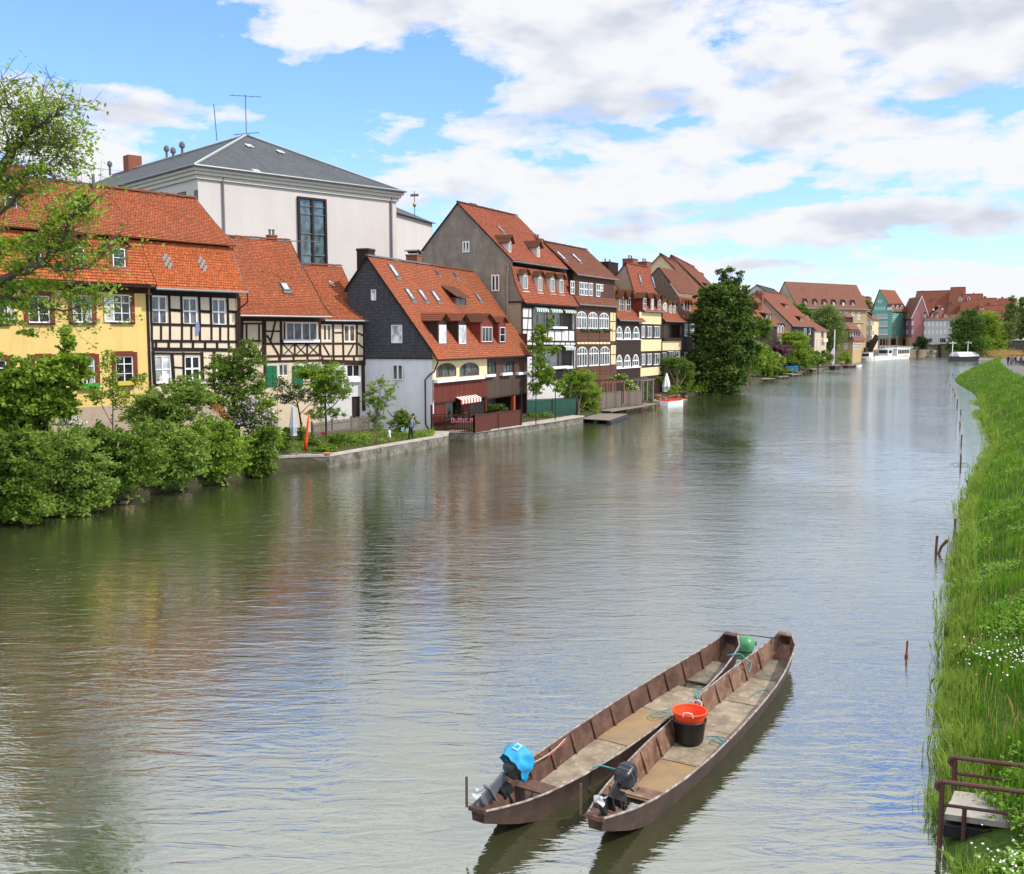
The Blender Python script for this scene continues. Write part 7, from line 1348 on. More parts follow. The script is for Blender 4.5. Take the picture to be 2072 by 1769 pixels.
p = onz('C8', 1738, 830, GL); Zq = 116.; pp = onY('C8', 1745, 780, Zq); parasol('closed white parasol standing upright among the terracotta pots', (pp.x, pp.y, .4), onY('C8', 1752, 572, Zq).z - .4, .42, T['cloth_white'])
for i, (x, y, w, h, lab, sh) in enumerate([(1662, 825, 28, 52, 'large terracotta pot under the small round-headed tree', 0), (1718, 825, 26, 28, 'low terracotta trough left of the clipped shrubs', 0), (1775, 828, 26, 38, 'leftmost terracotta pot with a clipped yellow-green shrub', 1), (1812, 826, 24, 42, 'middle terracotta pot with a clipped yellow-green shrub', 1), (1855, 822, 30, 42, 'rightmost terracotta pot with a clipped yellow-green shrub', 1), (1945, 805, 18, 36, 'terracotta pot with purple flowers by the leaning pole', 2)]):
    Zq = 114. + i * .5; p = onY('C8', x, y, Zq); s = Zq / F / (2.59 * 1.946); r = w * s; hh = h * s; t = thing('plant_pot', lab, 'pot', (p.x, p.y, .4)); MB().lathe([(r * .72, 0), (r * .95, hh * .85), (r * 1.05, hh * .86), (r * 1.05, hh), (r * .85, hh), (r * .8, hh * .8), (.01, hh * .8)], (0, 0, 0), 14).build('pot_body', T['pot_clay'], t, True)
    if sh == 1: tree('bush', 'clipped yellow-green shrub growing in the ' + lab.split(' with')[0], 'shrub', (p.x, p.y, .4 + hh * .8), [(p.x, p.y, .4 + hh + .55, r * 1.15, r * 1.1, .62)], 1500, .09, T['leaf_bright'], .02, 'clipped shrubs in terracotta pots', .12)
    if sh == 2: tree('flower', 'purple flowers filling the terracotta pot by the leaning pole', 'flowers', (p.x, p.y, .4 + hh * .8), [(p.x, p.y, .4 + hh + .2, r, r, .25)], 400, .1, T['leaf_purple'], .02)
def hullmesh(L, W, H, bow=.6, dr=.0, n=16):
    mb = MB()
    for i in range(n + 1):
        t = i / n; w = W / 2 * (min(1, (1 - max(0, (t - (1 - bow)) / bow) ** 2)) if t > 1 - bow else .85 + .15 * min(1, t * 3)); z = H * (1 + .35 * max(0, t - .5) ** 1.5); x = L * t
        mb.v += [(x, -w, z), (x, -w * .75, .0), (x, -w * .3, -.15), (x, w * .3, -.15), (x, w * .75, .0), (x, w, z)]
    for i in range(n):
        for j in range(5): mb.f.append((i * 6 + j, i * 6 + j + 1, i * 6 + j + 7, i * 6 + j + 6)); mb.m.append(0); mb.uv.append(None)
    mb.f.append(tuple(range(6))); mb.m.append(0); mb.uv.append(None); return mb
def rowboat(label, c, a, b, W, H, mo, mi, group=None, name='rowing_boat'):
    p, q = onz(c, *a, 0), onz(c, *b, 0); d = q - p; L = d.length; t = thing(name, label, 'boat', tuple(p), math.atan2(d.y, d.x), group); hullmesh(L, W, H).build('hull', mo, t)
    m = hullmesh(L * .96, W * .9, H + .01); m.v = [(x + L * .02, y, z + .04) for x, y, z in m.v]; m.build('inner_hull', mi, t); mb = MB()
    n = 12; w = lambda s: W / 2 * ((1 - max(0, (s - .4) / .6) ** 2) if s > .4 else .85 + .15 * min(1, s * 3))
    for sg in (-1, 1): mb.tube([(L * i / n, sg * w(i / n), H * (1 + .35 * max(0, i / n - .5) ** 1.5) + .03) for i in range(n + 1)], .05, 6)
    mb.build('gunwale', mi, t)
    for k in (.3, .6): MB().box(L * k, L * k + .25, -w(k) * .95, w(k) * .95, H * .7, H * .75).build('thwart', T['old_wood'], t)
    return t
rowboat('small white rowing boat with a red inside moored below the terracotta pots', 'C8', (1722, 903), (1915, 884), 1.5, .55, T['frame_white'], T['paint_red'])
# pergola and trellis
def frame3(name, label, cat, c, x0, x1, yb, yt, Z, dep, mat, z=.9):
    a, b = onY(c, x0, yb, Z), onY(c, x1, yb, Z + 2); h = onY(c, x0, yt, Z).z - z; d = (b - a); d.z = 0; L = d.length; t = thing(name, label, cat, (a.x, a.y, z), math.atan2(d.y, d.x))
    for k in (0, .5, 1): [MB().box(L * k - .07, L * k + .07, y - .07, y + .07, 0, h).build('post', mat, t) for y in (0, dep)]
    for y in (0, dep): MB().box(-.2, L + .2, y - .05, y + .05, h, h + .12).build('beam', mat, t)
    for k in range(7): x = L * k / 6; MB().box(x - .04, x + .04, -.3, dep + .3, h + .121, h + .2).build('rafter', mat, t)
    return t
frame3('pergola', 'brown wooden pergola between the round bush and the vine', 'pergola', 'C8', 1075, 1310, 860, 670, 98., 2.5, M('pergola_wood', (.20, .10, .06), .85, .2, 5)); frame3('trellis', 'thin grey trellis frame with climbing greenery near the walkway', 'trellis', 'C8', 1485, 1605, 870, 650, 104., 1.2, T['old_wood'])
# far bank: small jetties, boats, crates, flag, crane
for i, (x0, x1, y) in enumerate([(750, 885, 1393), (925, 1060, 1365), (995, 1105, 1332), (1200, 1370, 1295), (520, 700, 1425)]):
    a, b = onz('E2', x0, y, .4), onz('E2', x1, y - 8, .4); t = thing('jetty', ['low jetty nearest the big dark tree on the far left bank', 'second small jetty along the far left bank', 'third small jetty, below the blue box', 'longest jetty near the dark rowing boat', 'low timber edge just right of the light blue boat'][i], 'jetty', (a.x, a.y, 0), 0, 'small jetties along the far left bank'); d = b - a; d.z = 0; MB().prism([(0, 0, .3), d + Vector((0, 0, .3)), d + Vector((-1.5, 3, .3)), Vector((-1.5, 3, .3))], (0, 0, .15)).build('deck', T['old_wood'], t); [MB().tube([d * k + Vector((0, .1, -.6)), d * k + Vector((0, .1, .3))], .12, 6).build('post', T['stake_wood'], t) for k in (.05, .5, .95)]
rowboat('light blue covered boat moored right of the huge dark tree', 'E2', (350, 1440), (470, 1425), 2.0, .8, T['dark_brown'], M('cover_blue', (.12, .45, .65), .6, .1, 4))
pb = onz('E2', 350, 1420, 0.)
rowboat('dark wooden rowing boat with a raised stern at the longest jetty', 'E2', (1470, 1300), (1580, 1285), 1.8, .9, T['dark_brown'], T['old_wood']); rowboat('flat dark boat moored near the white launch', 'E2', (1650, 1275), (1800, 1265), 1.8, .6, T['dark_brown'], T['old_wood']); rowboat('small pale boat lying behind the flat dark boat', 'E2', (1790, 1262), (1870, 1250), 1.8, .6, T['frame_white'], T['old_wood']); rowboat('reddish upturned-looking boat by the dome-shaped bush', 'E2', (1530, 1225), (1650, 1210), 1.8, .7, M('boat_rust', (.35, .16, .1), .7, .1, 4), T['old_wood'])
p = onz('E2', 920, 1300, 1.); t = thing('crate', 'blue box standing on the bank below the bright garden trees', 'box', (p.x, p.y, GL)); MB().box(-1.3, 1.3, 0, 1.4, 0, 1.0).build('box_body', T['paint_blue'], t); MB().box(-1.4, 1.4, -.1, 1.5, 1.0, 1.15).build('lid', T['paint_blue'], t)
Zf = 265.; p = onY('E2', 1497, 1150, Zf); t = thing('flagpole', 'tall white flagpole with a drooping pale purple flag before the willow', 'flagpole', (p.x, p.y, GL)); h = onY('E2', 1497, 755, Zf).z - GL; MB().tube([(0, 0, 0), (0, 0, h)], .14, 6).build('pole', T['frame_white'], t); q = h * .5; MB().prism([(-.1, -.1, q), (-1., -.3, q - 1.5), (-1.1, -.3, q - 3), (-.6, -.2, q - 4.5), (-.1, -.1, q - 6)], (0, .15, 0)).build('flag', M('flag_cloth', (.5, .38, .6), .8, .2, 2), t)
for x in (1312, 1268): p = onY('E2', x, 1080, 245); t = thing('pole', {1312: 'white pole in front of the small beige house', 1268: 'shorter white pole left of the small beige house'}[x], 'pole', (p.x, p.y, GL)); MB().tube([(0, 0, 0), (0, 0, onY('E2', x, 880, 245).z - GL)], .13, 6).build('shaft', T['frame_white'], t); MB().lathe([(.02, -.1), (.2, 0), (.02, .2)], (0, 0, onY('E2', x, 880, 245).z - GL), 8).build('cap', T['frame_white'], t)
# old crane
Zc = 352.; W3 = lambda x, y, Z=Zc: onY('E3', x, y, Z); p = W3(200, 930); cr = thing('crane', 'old dark harbour crane with a wooden hut and slanting jib on the far quay', 'crane', (p.x, p.y, 2.)); o = Vector((p.x, p.y, 2.))
mb = MB(); q = [W3(x, y) - o for x, y in [(165, 925), (240, 925), (235, 840), (260, 812), (165, 812), (180, 840)]]; mb.prism(q, (0, 6, 0)); mb.build('crane_hut', T['dark_brown'], cr)
mb = MB(); mb.bar(W3(215, 900) - o, W3(310, 730) - o, .9, 1.2); mb.bar(W3(235, 925) - o, W3(320, 760) - o, .7, .9); mb.bar(W3(230, 800) - o, W3(300, 770) - o, .4, .5); mb.build('jib', T['dark_brown'], cr); mb = MB(); q = [W3(x, y) - o for x, y in [(160, 815), (275, 808), (240, 795), (180, 798)]]; mb.prism(q, (0, 7, 0)); mb.build('hut_roof', T['lead'], cr)
for i, (x, y0, y1) in enumerate([(332, 735, 880), (440, 740, 880), (548, 738, 870)]): p = W3(x, y1, 365); t = thing('flagpole', ['left of three bare poles before the green gabled house', 'middle one of three bare poles before the green gabled house', 'right one of three bare poles before the green gabled house'][i], 'pole', (p.x, p.y, 2.6), 0, 'bare poles on the far quay'); MB().tube([(0, 0, 0), (0, 0, W3(x, y0, 365).z - 2.6)], .14, 6).build('shaft', T['zinc'], t)
# excursion boats and barge
def vessel(name, label, c, a, b, W, H, mh, Z=None):
    p, q = onz(c, *a, 0), onz(c, *b, 0); d = q - p; L = d.length; t = thing(name, label, 'boat', tuple(p), math.atan2(d.y, d.x)); hullmesh(L, W, H, .35).build('hull', mh, t); MB().tube([(L * .05, -W * .47, H * .45), (L * .7, -W * .5, H * .45)], .1, 5).build('rubbing_strake', T['paint_blue'] if mh == T['frame_white'] else T['red_wood'], t); return t, L
t, L = vessel('excursion_boat', 'white excursion boat with glazed saloon and open foredeck moored at the far quay', 'E3', (648, 1008), (285, 1030), 4.2, 1.3, T['frame_white']); kx = L
MB().box(L * .06, L * .50, -2.2, 2.2, 1.3, 3.7).build('saloon', T['frame_white'], t); MB().box(L * .03, L * .54, -2.4, 2.4, 3.7, 3.9).build('saloon_roof', T['frame_white'], t); MB().box(L * .60, L * .74, -1.6, 1.6, 1.3, 3.5).build('wheelhouse', T['frame_white'], t); MB().box(L * .58, L * .78, -1.8, 1.8, 3.5, 3.7).build('wheelhouse_roof', T['frame_white'], t)
for k in range(7): [MB().box(L * (.08 + .058 * k), L * (.08 + .058 * k) + L * .045, y, y + .06, 1.9, 3.3).build('window', T['pane_dark'], t) for y in (-2.25, 2.2)]
[MB().box(L * .62, L * .72, y, y + .06, 2.2, 3.2).build('window', T['pane_dark'], t) for y in (-1.65, 1.6)]; MB().box(L * .74, L * .745 + .04, -1.4, 1.4, 2.2, 3.2).build('window', T['pane_dark'], t)
t, L = vessel('launch', 'smaller white launch with a low cabin beside the sandstone house', 'E3', (80, 1042), (278, 1046), 3.6, 1.4, T['frame_white']); MB().box(L * .15, L * .8, -1.4, 1.4, 1.3, 2.8).build('cabin', T['frame_white'], t); MB().box(L * .13, L * .83, -1.6, 1.6, 2.8, 2.95).build('cabin_roof', T['cloth_grey'], t); [MB().box(L * (.2 + .15 * k), L * (.2 + .15 * k) + 1.1, -1.46, -1.4, 1.7, 2.5).build('window', T['pane_dark'], t) for k in range(4)]; MB().box(L * .45, L * .55, -.9, .9, 2.95, 4.4).build('funnel', T['dark_brown'], t)
t, L = vessel('barge', 'dark barge with a long white cover and two cross-shaped masts in midstream', 'E3', (1478, 1032), (1165, 1046), 4.0, 1.5, T['metal_dark'])
MB().prism([(L * .02, -1.8, 1.5), (L * .02, 1.8, 1.5), (L * .02, .9, 2.9), (L * .02, -.9, 2.9)], (L * .76, 0, 0)).build('cover', M('cover_white', (.75, .75, .76), .6, .05, 3), t)
for k in (.28, .86): mb = MB(); mb.tube([(L * k, 0, 1.4), (L * k, 0, 6.4)], .14, 6); mb.tube([(L * k, -1.1, 5.8), (L * k, 1.1, 5.8)], .13, 6); mb.build('mast', T['frame_white'], t)
# people
def skin(joints, edges, rad):
    me = bpy.data.meshes.new('person_body'); me.from_pydata(joints, edges, []); o = bpy.data.objects.new('tmp', me); COL.objects.link(o)
    m = o.modifiers.new('s', 'SKIN'); s_ = o.modifiers.new('u', 'SUBSURF'); s_.levels = 1; s_.render_levels = 1
    for i, r in enumerate(rad): me.skin_vertices[0].data[i].radius = (r, r)
    me.skin_vertices[0].data[0].use_root = True; bpy.context.view_layer.update(); ev = o.evaluated_get(bpy.context.evaluated_depsgraph_get()); nm = bpy.data.meshes.new_from_object(ev); bpy.data.objects.remove(o); return nm
def person(label, loc, rotz, top, legs, hair, bend=0., step=.15, arm=.2, group=None, sc=1.):
    b = bend; hip = Vector((0, 0, .92)); ch = hip + Vector((math.sin(b) * .42, 0, math.cos(b) * .42)); nk = ch + Vector((math.sin(b) * .14, 0, math.cos(b) * .14)); hb = b * .9; hd = nk + Vector((math.sin(hb) * .2 + .02, 0, math.cos(hb) * .2)); J = [hip, hip.lerp(ch, .5), ch, nk, hd, hd + Vector((math.sin(hb) * .05, 0, .05))]; E_ = [(0, 1), (1, 2), (2, 3), (3, 4), (4, 5)]; Rr = [.145, .135, .15, .055, .095, .075]
    for sg in (-1, 1):
        i = len(J); J += [hip + Vector((0, sg * .1, -.05)), Vector((sg * step * .5 + .02, sg * .1, .48)), Vector((sg * step, sg * .1, .09)), Vector((sg * step + .15, sg * .11, .04))]; E_ += [(0, i), (i, i + 1), (i + 1, i + 2), (i + 2, i + 3)]; Rr += [.1, .07, .05, .045]
        i = len(J); sh = ch + Vector((0, sg * .19, .04)); el = sh + Vector((arm * .4, sg * .05, -.28)); wr_ = el + Vector((arm, -sg * .02, -.2)); J += [sh, el, wr_, wr_ + Vector((.05, 0, -.09))]; E_ += [(2, i), (i, i + 1), (i + 1, i + 2), (i + 2, i + 3)]; Rr += [.062, .045, .032, .034]
    me = skin([tuple(j) for j in J], E_, Rr)
    for m in (top, legs, M('skin', (.50, .30, .22), .6, .08, 5), M('shoe', (.03, .025, .02), .6, .1, 5)): me.materials.append(m)
    for p_ in me.polygons:
        c = p_.center; far_ = (c - J[2]).length
        p_.material_index = 3 if c.z < .09 else 1 if c.z < .9 and abs(c.y) < .17 and (c - J[10]).length > .14 else 2 if ((c - nk).dot((hd - nk).normalized()) > .02 or min((c - J[13]).length, (c - J[21]).length) < .13) else 0
        p_.use_smooth = True
    t = thing('person', label, 'person', loc, rotz, group); t.scale = (sc, sc, sc); o = bpy.data.objects.new('body', me); COL.objects.link(o); o.parent = t
    h = MB().lathe([(.02, .0), (.085, .02), (.11, .08), (.1, .15), (.06, .19), (.01, .2)], (hd.x - .015, 0, hd.z - .02), 10).build('hair', hair, t, True); return t
M('shirt_bluegrey', (.16, .18, .28), .8, .1, 6); M('trousers_black', (.015, .015, .02), .8, .1, 6); M('hair_brown', (.05, .02, .015), .7, .2, 10); M('shirt_white', (.6, .6, .62), .8, .1, 6); M('shirt_dark', (.03, .03, .045), .8, .1, 6); M('shirt_red', (.35, .05, .05), .8, .1, 6); M('jeans', (.06, .08, .16), .8, .1, 6)
p = cpos('C4', 1668, 67.6); person('person in a blue-grey shirt and black trousers stooping in the walled garden', (p.x, p.y, GL), -.3, T['shirt_bluegrey'], T['trousers_black'], T['hair_brown'], .28, .1, .25)
for i, (x, y, tp, lg, lab) in enumerate([(1880, 1092, 'shirt_dark', 'trousers_black', 'person in dark clothes, leftmost of the group on the path'), (1915, 1094, 'shirt_bluegrey', 'trousers_black', 'person in a bluish top, second from the left on the path'), (1940, 1090, 'shirt_bluegrey', 'jeans', 'person in blue walking just behind the second walker'), (1972, 1092, 'shirt_dark', 'jeans', 'person in a dark top left of the one in white'), (1995, 1094, 'shirt_white', 'jeans', 'person in a white top amid the group on the path'), (2025, 1094, 'shirt_dark', 'trousers_black', 'person in dark clothes right of the one in white'), (2045, 1090, 'shirt_red', 'jeans', 'person in a reddish top near the right end of the group'), (2068, 1092, 'shirt_white', 'jeans', 'person in pale clothes cut by the right edge of the frame')]):
    p = onz('E3', x, y, 2.68); person(lab, (p.x, p.y, 2.68), random.uniform(0, 6), T[tp], T[lg], T['hair_brown'], .03, .15, .1, 'people walking on the path')
pr_ = None
for i, (x, Zq) in enumerate([(350, 376), (365, 378), (385, 376), (400, 379), (420, 376), (450, 377), (470, 379), (500, 377), (520, 376), (590, 378), (610, 377), (640, 376), (930, 384), (945, 384), (965, 385), (985, 384), (1000, 385), (905, 383)]):
    q = cpos('E3', x, Zq); zz = 2.66 if x < 900 else 1.0
    if pr_ is None or i % 3 == 0: pr_ = person('tiny distant person standing on the far quay', (q.x, q.y, zz), random.uniform(0, 6), T[['shirt_dark', 'shirt_white', 'shirt_red', 'shirt_bluegrey'][i // 3 % 4]], T['jeans'], T['hair_brown'], 0, .1, .1, 'people on the far quay')
    else: c_ = copy_tree(pr_); c_.location = (q.x, q.y, zz); c_.rotation_euler.z = random.uniform(0, 6)
# duck and drifting pot by the near bushes
p = onz('E8', 883, 1328, 0); t = thing('duck', 'small brown duck swimming beside the near bushes', 'duck', tuple(p), .4); mb = MB(); mb.tube([(-.24, 0, .1), (-.18, 0, .09), (-.05, 0, .09), (.1, 0, .09), (.17, 0, .12), (.2, 0, .2), (.22, 0, .25), (.27, 0, .26), (.33, 0, .245)], [.01, .06, .1, .09, .05, .035, .045, .04, .012], 10); mb.build('duck_body', M('duck_brown', (.16, .12, .08), .8, .3, 12), t, True); MB().prism([(.29, -.02, .24), (.37, -.025, .235), (.37, .025, .235), (.29, .02, .24)], (0, 0, .02)).build('bill', M('bill', (.45, .3, .08), .6, .1, 5), t)
M('cloth_blue', (.35, .4, .7), .8, .1, 6); H1.c = 'C2'; u, z = H1.f(1600, 820); tag(MB().prism([(-.14, 0, .4), (.12, 0, .42), (.16, -.02, .0), (.05, -.03, -.45), (-.12, -.02, -.3)], (0, .03, 0)).build('hanging_cloth', T['cloth_blue'], None, False, (H1.A.x + H1.u.x * u + H1.v.x * -.1, H1.A.y + H1.u.y * u + H1.v.y * -.1, H1.z0 + z)), 'small pale blue cloth hanging under the middle upper window', 'cloth')
# ---------------------------------------------------------------- water, banks
def mat_water():
    t = NT('water'); df = t.new('ShaderNodeBsdfDiffuse'); gl = t.new('ShaderNodeBsdfGlossy'); gl.inputs['Roughness'].default_value = .035; gl.inputs[0].default_value = (.95, .97, .93, 1)
    t.link(t.mix(t.noise(.12, detail=3), (.030, .038, .014), (.055, .060, .026)), df.inputs[0])
    def lay(sx, sy, sc, det, rot=0., dist=0.): return t.noise(sc, t.mapping((sx, sy, 1), 'Object', (0, 0, rot)), det, .55, dist)
    a = lay(.55, 1.5, .5, 3, .15, .5); b = lay(.55, 1.9, 1.5, 3, -.1, .9); c = lay(.8, 2.2, 6., 3, .2, .3)
    m = t.ramp(t.noise(.05, t.mapping((1, .5, 1)), 3), [(.40, .15), (.62, 1.)])
    h = t.math('ADD', t.math('MULTIPLY', a, .5), t.math('ADD', t.math('MULTIPLY', b, .44), t.math('MULTIPLY', t.math('MULTIPLY', c, m), .22)))
    bp = t.new('ShaderNodeBump'); bp.inputs['Distance'].default_value = .076; sy = t.new('ShaderNodeSeparateXYZ'); t.link(t.tc.outputs['Object'], sy.inputs[0]); far_ = t.math('ADD', t.math('MULTIPLY', t.math('SUBTRACT', sy.outputs[1], 45.), .012), 1.); far_ = t.math('MINIMUM', t.math('MAXIMUM', far_, 1.), 4.)
    t.link(t.math('MULTIPLY', t.math('MULTIPLY', h, t.math('ADD', t.math('MULTIPLY', m, .6), .4)), far_), bp.inputs['Height'])
    t.link(t.math('MINIMUM', t.math('MULTIPLY', t.math('MAXIMUM', t.math('SUBTRACT', sy.outputs[1], 10.), 0.), .0005), .085), gl.inputs['Roughness'])
    gl.inputs['Roughness'].default_value = .03
    for n_ in (df, gl): t.link(bp.outputs[0], n_.inputs['Normal'])
    fr = t.new('ShaderNodeFresnel'); fr.inputs[0].default_value = 1.34; t.link(bp.outputs[0], fr.inputs['Normal'])
    mx = t.new('ShaderNodeMixShader'); t.link(t.math('ADD', t.math('MULTIPLY', t.math('POWER', fr.outputs[0], .55), .64), .28, True), mx.inputs[0]); t.link(df.outputs[0], mx.inputs[1]); t.link(gl.outputs[0], mx.inputs[2]); t.link(mx.outputs[0], t.out.inputs[0])
    return t.m
wat = MB(); wat.add([(-900, -60, 0), (2500, -60, 0), (2500, 3000, 0), (-900, 3000, 0)], [(0, 1, 2, 3)])
tag(wat.build('water', mat_water()), kind='structure')
M('soil', (.045, .04, .022), .95, .3, 2, bump=.6)
def mat_ground(name, a, b, c):
    t = NT(name); t.set(.95, .1); n = t.noise(.7, detail=6); n2 = t.noise(5, detail=4)
    t.col(t.mix(t.ramp(n2, [(.4, 0.), (.7, .7)]), t.mix(t.ramp(n, [(.35, 0.), (.65, 1.)]), a, b), c)); t.bump(n2, .6, .08); MATS[name] = t.m
mat_ground('grass_ground', (.035, .075, .012), (.06, .11, .018), (.045, .05, .02)); mat_ground('garden_ground', (.05, .07, .025), (.09, .075, .045), (.06, .05, .03)); mat_ground('reed_ground', (.25, .14, .05), (.3, .2, .08), (.15, .1, .04))
# left bank ground: follows the waterline, a metre above the river, running back behind the houses
LW = [(-40, 5), (-26, 28), onz('D', 0, 1062), onz('D', 200, 1020), onz('D', 400, 985), onz('D', 555, 957), onz('D', 620, 949), onz('D', 663, 946), onz('D', 903, 901), onz('D', 905, 889), onz('D', 960, 890), onz('D', 1105, 868), onz('D', 1180, 855), onz('D', 1230, 839), onz('D', 1345, 811), onz('D', 1420, 797), onz('D', 1500, 796),
      onz('D', 1548, 768), onz('D', 1628, 753), onz('D', 1717, 734), onz('D', 1770, 728.5), onz('D', 1831, 724), onz('D', 1916, 722), (260, 420), (700, 520), (2500, 900)]
LW = [Vector((p[0], p[1])) for p in LW]
def bankstrip(line, rows, name, mats, sg=1):
    mb = MB(); o = []
    for i, p in enumerate(line):
        d = (line[min(i + 1, len(line) - 1)] - line[max(i - 1, 0)]).normalized(); n = Vector((-d.y, d.x)) * sg
        o.append([(p.x + n.x * r, p.y + n.y * r, z) for r, z in rows])
    k = len(rows); mb.v = [q for r in o for q in r]
    for i in range(len(o) - 1):
        for j in range(k - 1): mb.f.append((i * k + j, (i + 1) * k + j, (i + 1) * k + j + 1, i * k + j + 1)); mb.m.append(0); mb.uv.append(None)
    return mb.build(name, mats)
tag(bankstrip(LW, [(-.1, -.5), (.05, .3), (.3, .55), (.5, GL)], 'riverbank', MATS['soil']), kind='structure')
mb = MB(); inner = []
for i, p in enumerate(LW):
    d = (LW[min(i + 1, len(LW) - 1)] - LW[max(i - 1, 0)]).normalized(); inner.append((p.x - d.y * .55, p.y + d.x * .5, GL - .005))
far = [(p[0] - 900, p[1] + 260 + i * 70, GL - .005) for i, p in enumerate(inner)]
for i in range(len(inner) - 1): mb.add([inner[i], inner[i + 1], far[i + 1], far[i]], [(0, 1, 2, 3)])
tag(mb.build('ground', MATS['garden_ground']), kind='structure')
# right bank: a grassy slope up to a paved path
RW = [(1.8, -40), (3.0, -10), (4.6, 6)] + [tuple(onz('D', *p).xy) for p in [(1926, 1760), (1913, 1530), (1919, 1340), (1930, 1200), (1945, 1060), (1963, 985), (2006, 905), (1985, 850), (1974, 800), (1933, 768), (1972, 746), (2008, 734), (2072, 727)]] + [(330, 500), (900, 900)]
RW = [Vector(p) for p in RW]; RS = smooth_poly(RW, 5)
RL = [Vector(p) for p in [(4.9, -40), (6.2, -10), (7.6, 6)]]
prof = [(-.6, -.5), (0., .02), (.5, .28), (1.3, .62), (2.6, 1.3), (3.8, 2.0), (4.8, 2.5), (5.2, 2.6), (5.6, 2.62), (8.8, 2.66), (9.6, 2.66), (40, 2.9), (600, 3.2)]
# the bank keeps a smoothed crest line so the path does not copy every bay of the waterline
def smoothed(line, k=6):
    return [sum((line[min(max(i + j, 0), len(line) - 1)] for j in range(-k, k + 1)), Vector((0, 0))) / (2 * k + 1) for i in range(len(line))]
RC = smoothed(RS, 6)
rows = []
for i, p in enumerate(RS):
    a, b = RC[max(i - 1, 0)], RC[min(i + 1, len(RC) - 1)]; d = (b - a).normalized(); n = Vector((d.y, -d.x)); c = RC[i]
    if n.x < 0 and n.y > 0: n = -n
    row = []
    for r, z in prof:
        w = min(1., max(0., (r - .5) / 4.)); w = w * w * (3 - 2 * w)
        q = (p + n * r) * (1 - w) + (c + n * r) * w; row.append((q.x, q.y, z + (.12 * mnoise.noise(Vector((q.x * .35, q.y * .35, 0))) if .5 < r < 5 else 0)))
    rows.append(row)
K0 = len(prof)
def sheet(rows, j0, j1, name, mat, dz=0.):
    mb = MB(); k = j1 - j0 + 1; mb.v = [(q[0], q[1], q[2] + dz) for r in rows for q in r[j0:j1 + 1]]
    for i in range(len(rows) - 1):
        for j in range(k - 1): mb.f.append((i * k + j, i * k + j + 1, (i + 1) * k + j + 1, (i + 1) * k + j)); mb.m.append(0); mb.uv.append(None)
    return mb.build(name, mat, smooth=True)
tag(sheet(rows, 0, K0 - 1, 'right_bank_ground', MATS['grass_ground']), kind='structure')
M('asphalt', (.14, .135, .13), .9, .1, 8, bump=.3); tag(sheet([r for r in rows], 8, 9, 'path', MATS['asphalt'], .012), kind='structure')
def bank_pt(i, t):  # i float index along, t metres up the slope
    i0 = int(i); f = i - i0; i1 = min(i0 + 1, len(rows) - 1)
    def at(r):
        for j in range(K0 - 1):
            if prof[j][0] <= t <= prof[j + 1][0]:
                w = (t - prof[j][0]) / (prof[j + 1][0] - prof[j][0]); return Vector(r[j]).lerp(Vector(r[j + 1]), w)
        return Vector(r[-1])
    return at(rows[i0]).lerp(at(rows[i1]), f)
# grass
def blades(name, base, h, w, mat, lean=.35, parent=None, label=None):
    n = len(base); a = rng.random(n) * 2 * math.pi; ln = rng.random(n) * lean; d = np.stack([np.cos(a), np.sin(a)], 1); la = rng.random(n) * 2 * math.pi; ld = np.stack([np.cos(la), np.sin(la)], 1)
    b0 = base.copy(); b0[:, :2] -= d * w[:, None] / 2; b1 = base.copy(); b1[:, :2] += d * w[:, None] / 2
    m = base.copy(); m[:, :2] += ld * (ln * h * .35)[:, None]; m[:, 2] += h * .55
    m0 = m.copy(); m0[:, :2] -= d * w[:, None] * .42; m1 = m.copy(); m1[:, :2] += d * w[:, None] * .42
    tp = base.copy(); tp[:, :2] += ld * (ln * h * 1.1)[:, None]; tp[:, 2] += h * (1 - ln * .45)
    co = np.stack([b0, b1, m1, tp, m0], 1).reshape(-1, 3).astype(np.float32)
    me = bpy.data.meshes.new(name); me.vertices.add(5 * n); me.vertices.foreach_set('co', co.ravel()); me.loops.add(5 * n); me.loops.foreach_set('vertex_index', np.arange(5 * n, dtype=np.int32))
    me.polygons.add(n); me.polygons.foreach_set('loop_start', np.arange(0, 5 * n, 5, dtype=np.int32)); me.polygons.foreach_set('loop_total', np.full(n, 5, dtype=np.int32)); me.update(calc_edges=True); me.materials.append(mat)
    o = bpy.data.objects.new(name, me); COL.objects.link(o); o.parent = parent; return o
Mleaf('grass_blade', (.045, .13, .014), (.19, .36, .04), .4, .5); Mleaf('herb_leaf', (.08, .19, .02), (.27, .46, .06), .35); Mleaf('reed_blade', (.10, .19, .03), (.32, .42, .10), .4)
seg = [i for i in range(len(RS) - 1)]
LPX = (onz('E5', 205, 1500, .3), onz('E5', 520, 1520, .3), onz('E5', 620, 1340, .5), onz('E5', 290, 1290, .5))
def on_landing(q): return LPX[0].x - .1 < q.x < LPX[1].x + .1 and LPX[0].y - 1.2 < q.y < LPX[2].y + .1
def scatter(n, t0, t1, y0, y1, pw=1.6, power=1.):
    out = []; idx = [i for i in seg if y0 - 8 < RS[i].y < y1 + 8]
    lens = np.array([(RS[i + 1] - RS[i]).length for i in idx]); ys = np.array([max(6., RS[i].y) for i in idx]); w = lens / ys ** pw; w /= w.sum()
    for i in rng.choice(len(idx), n, p=w):
        q = bank_pt(idx[i] + random.random(), t0 + (t1 - t0) * random.random() ** power)
        if y0 < q.y < y1 and not on_landing(q): out.append(q)
    return np.array(out)
B_ = np.concatenate([scatter(105000, .03, 5.7, 9, 330, 1.55), scatter(5000, 8.8, 14, 60, 330, 1.)]); dist = B_[:, 1]
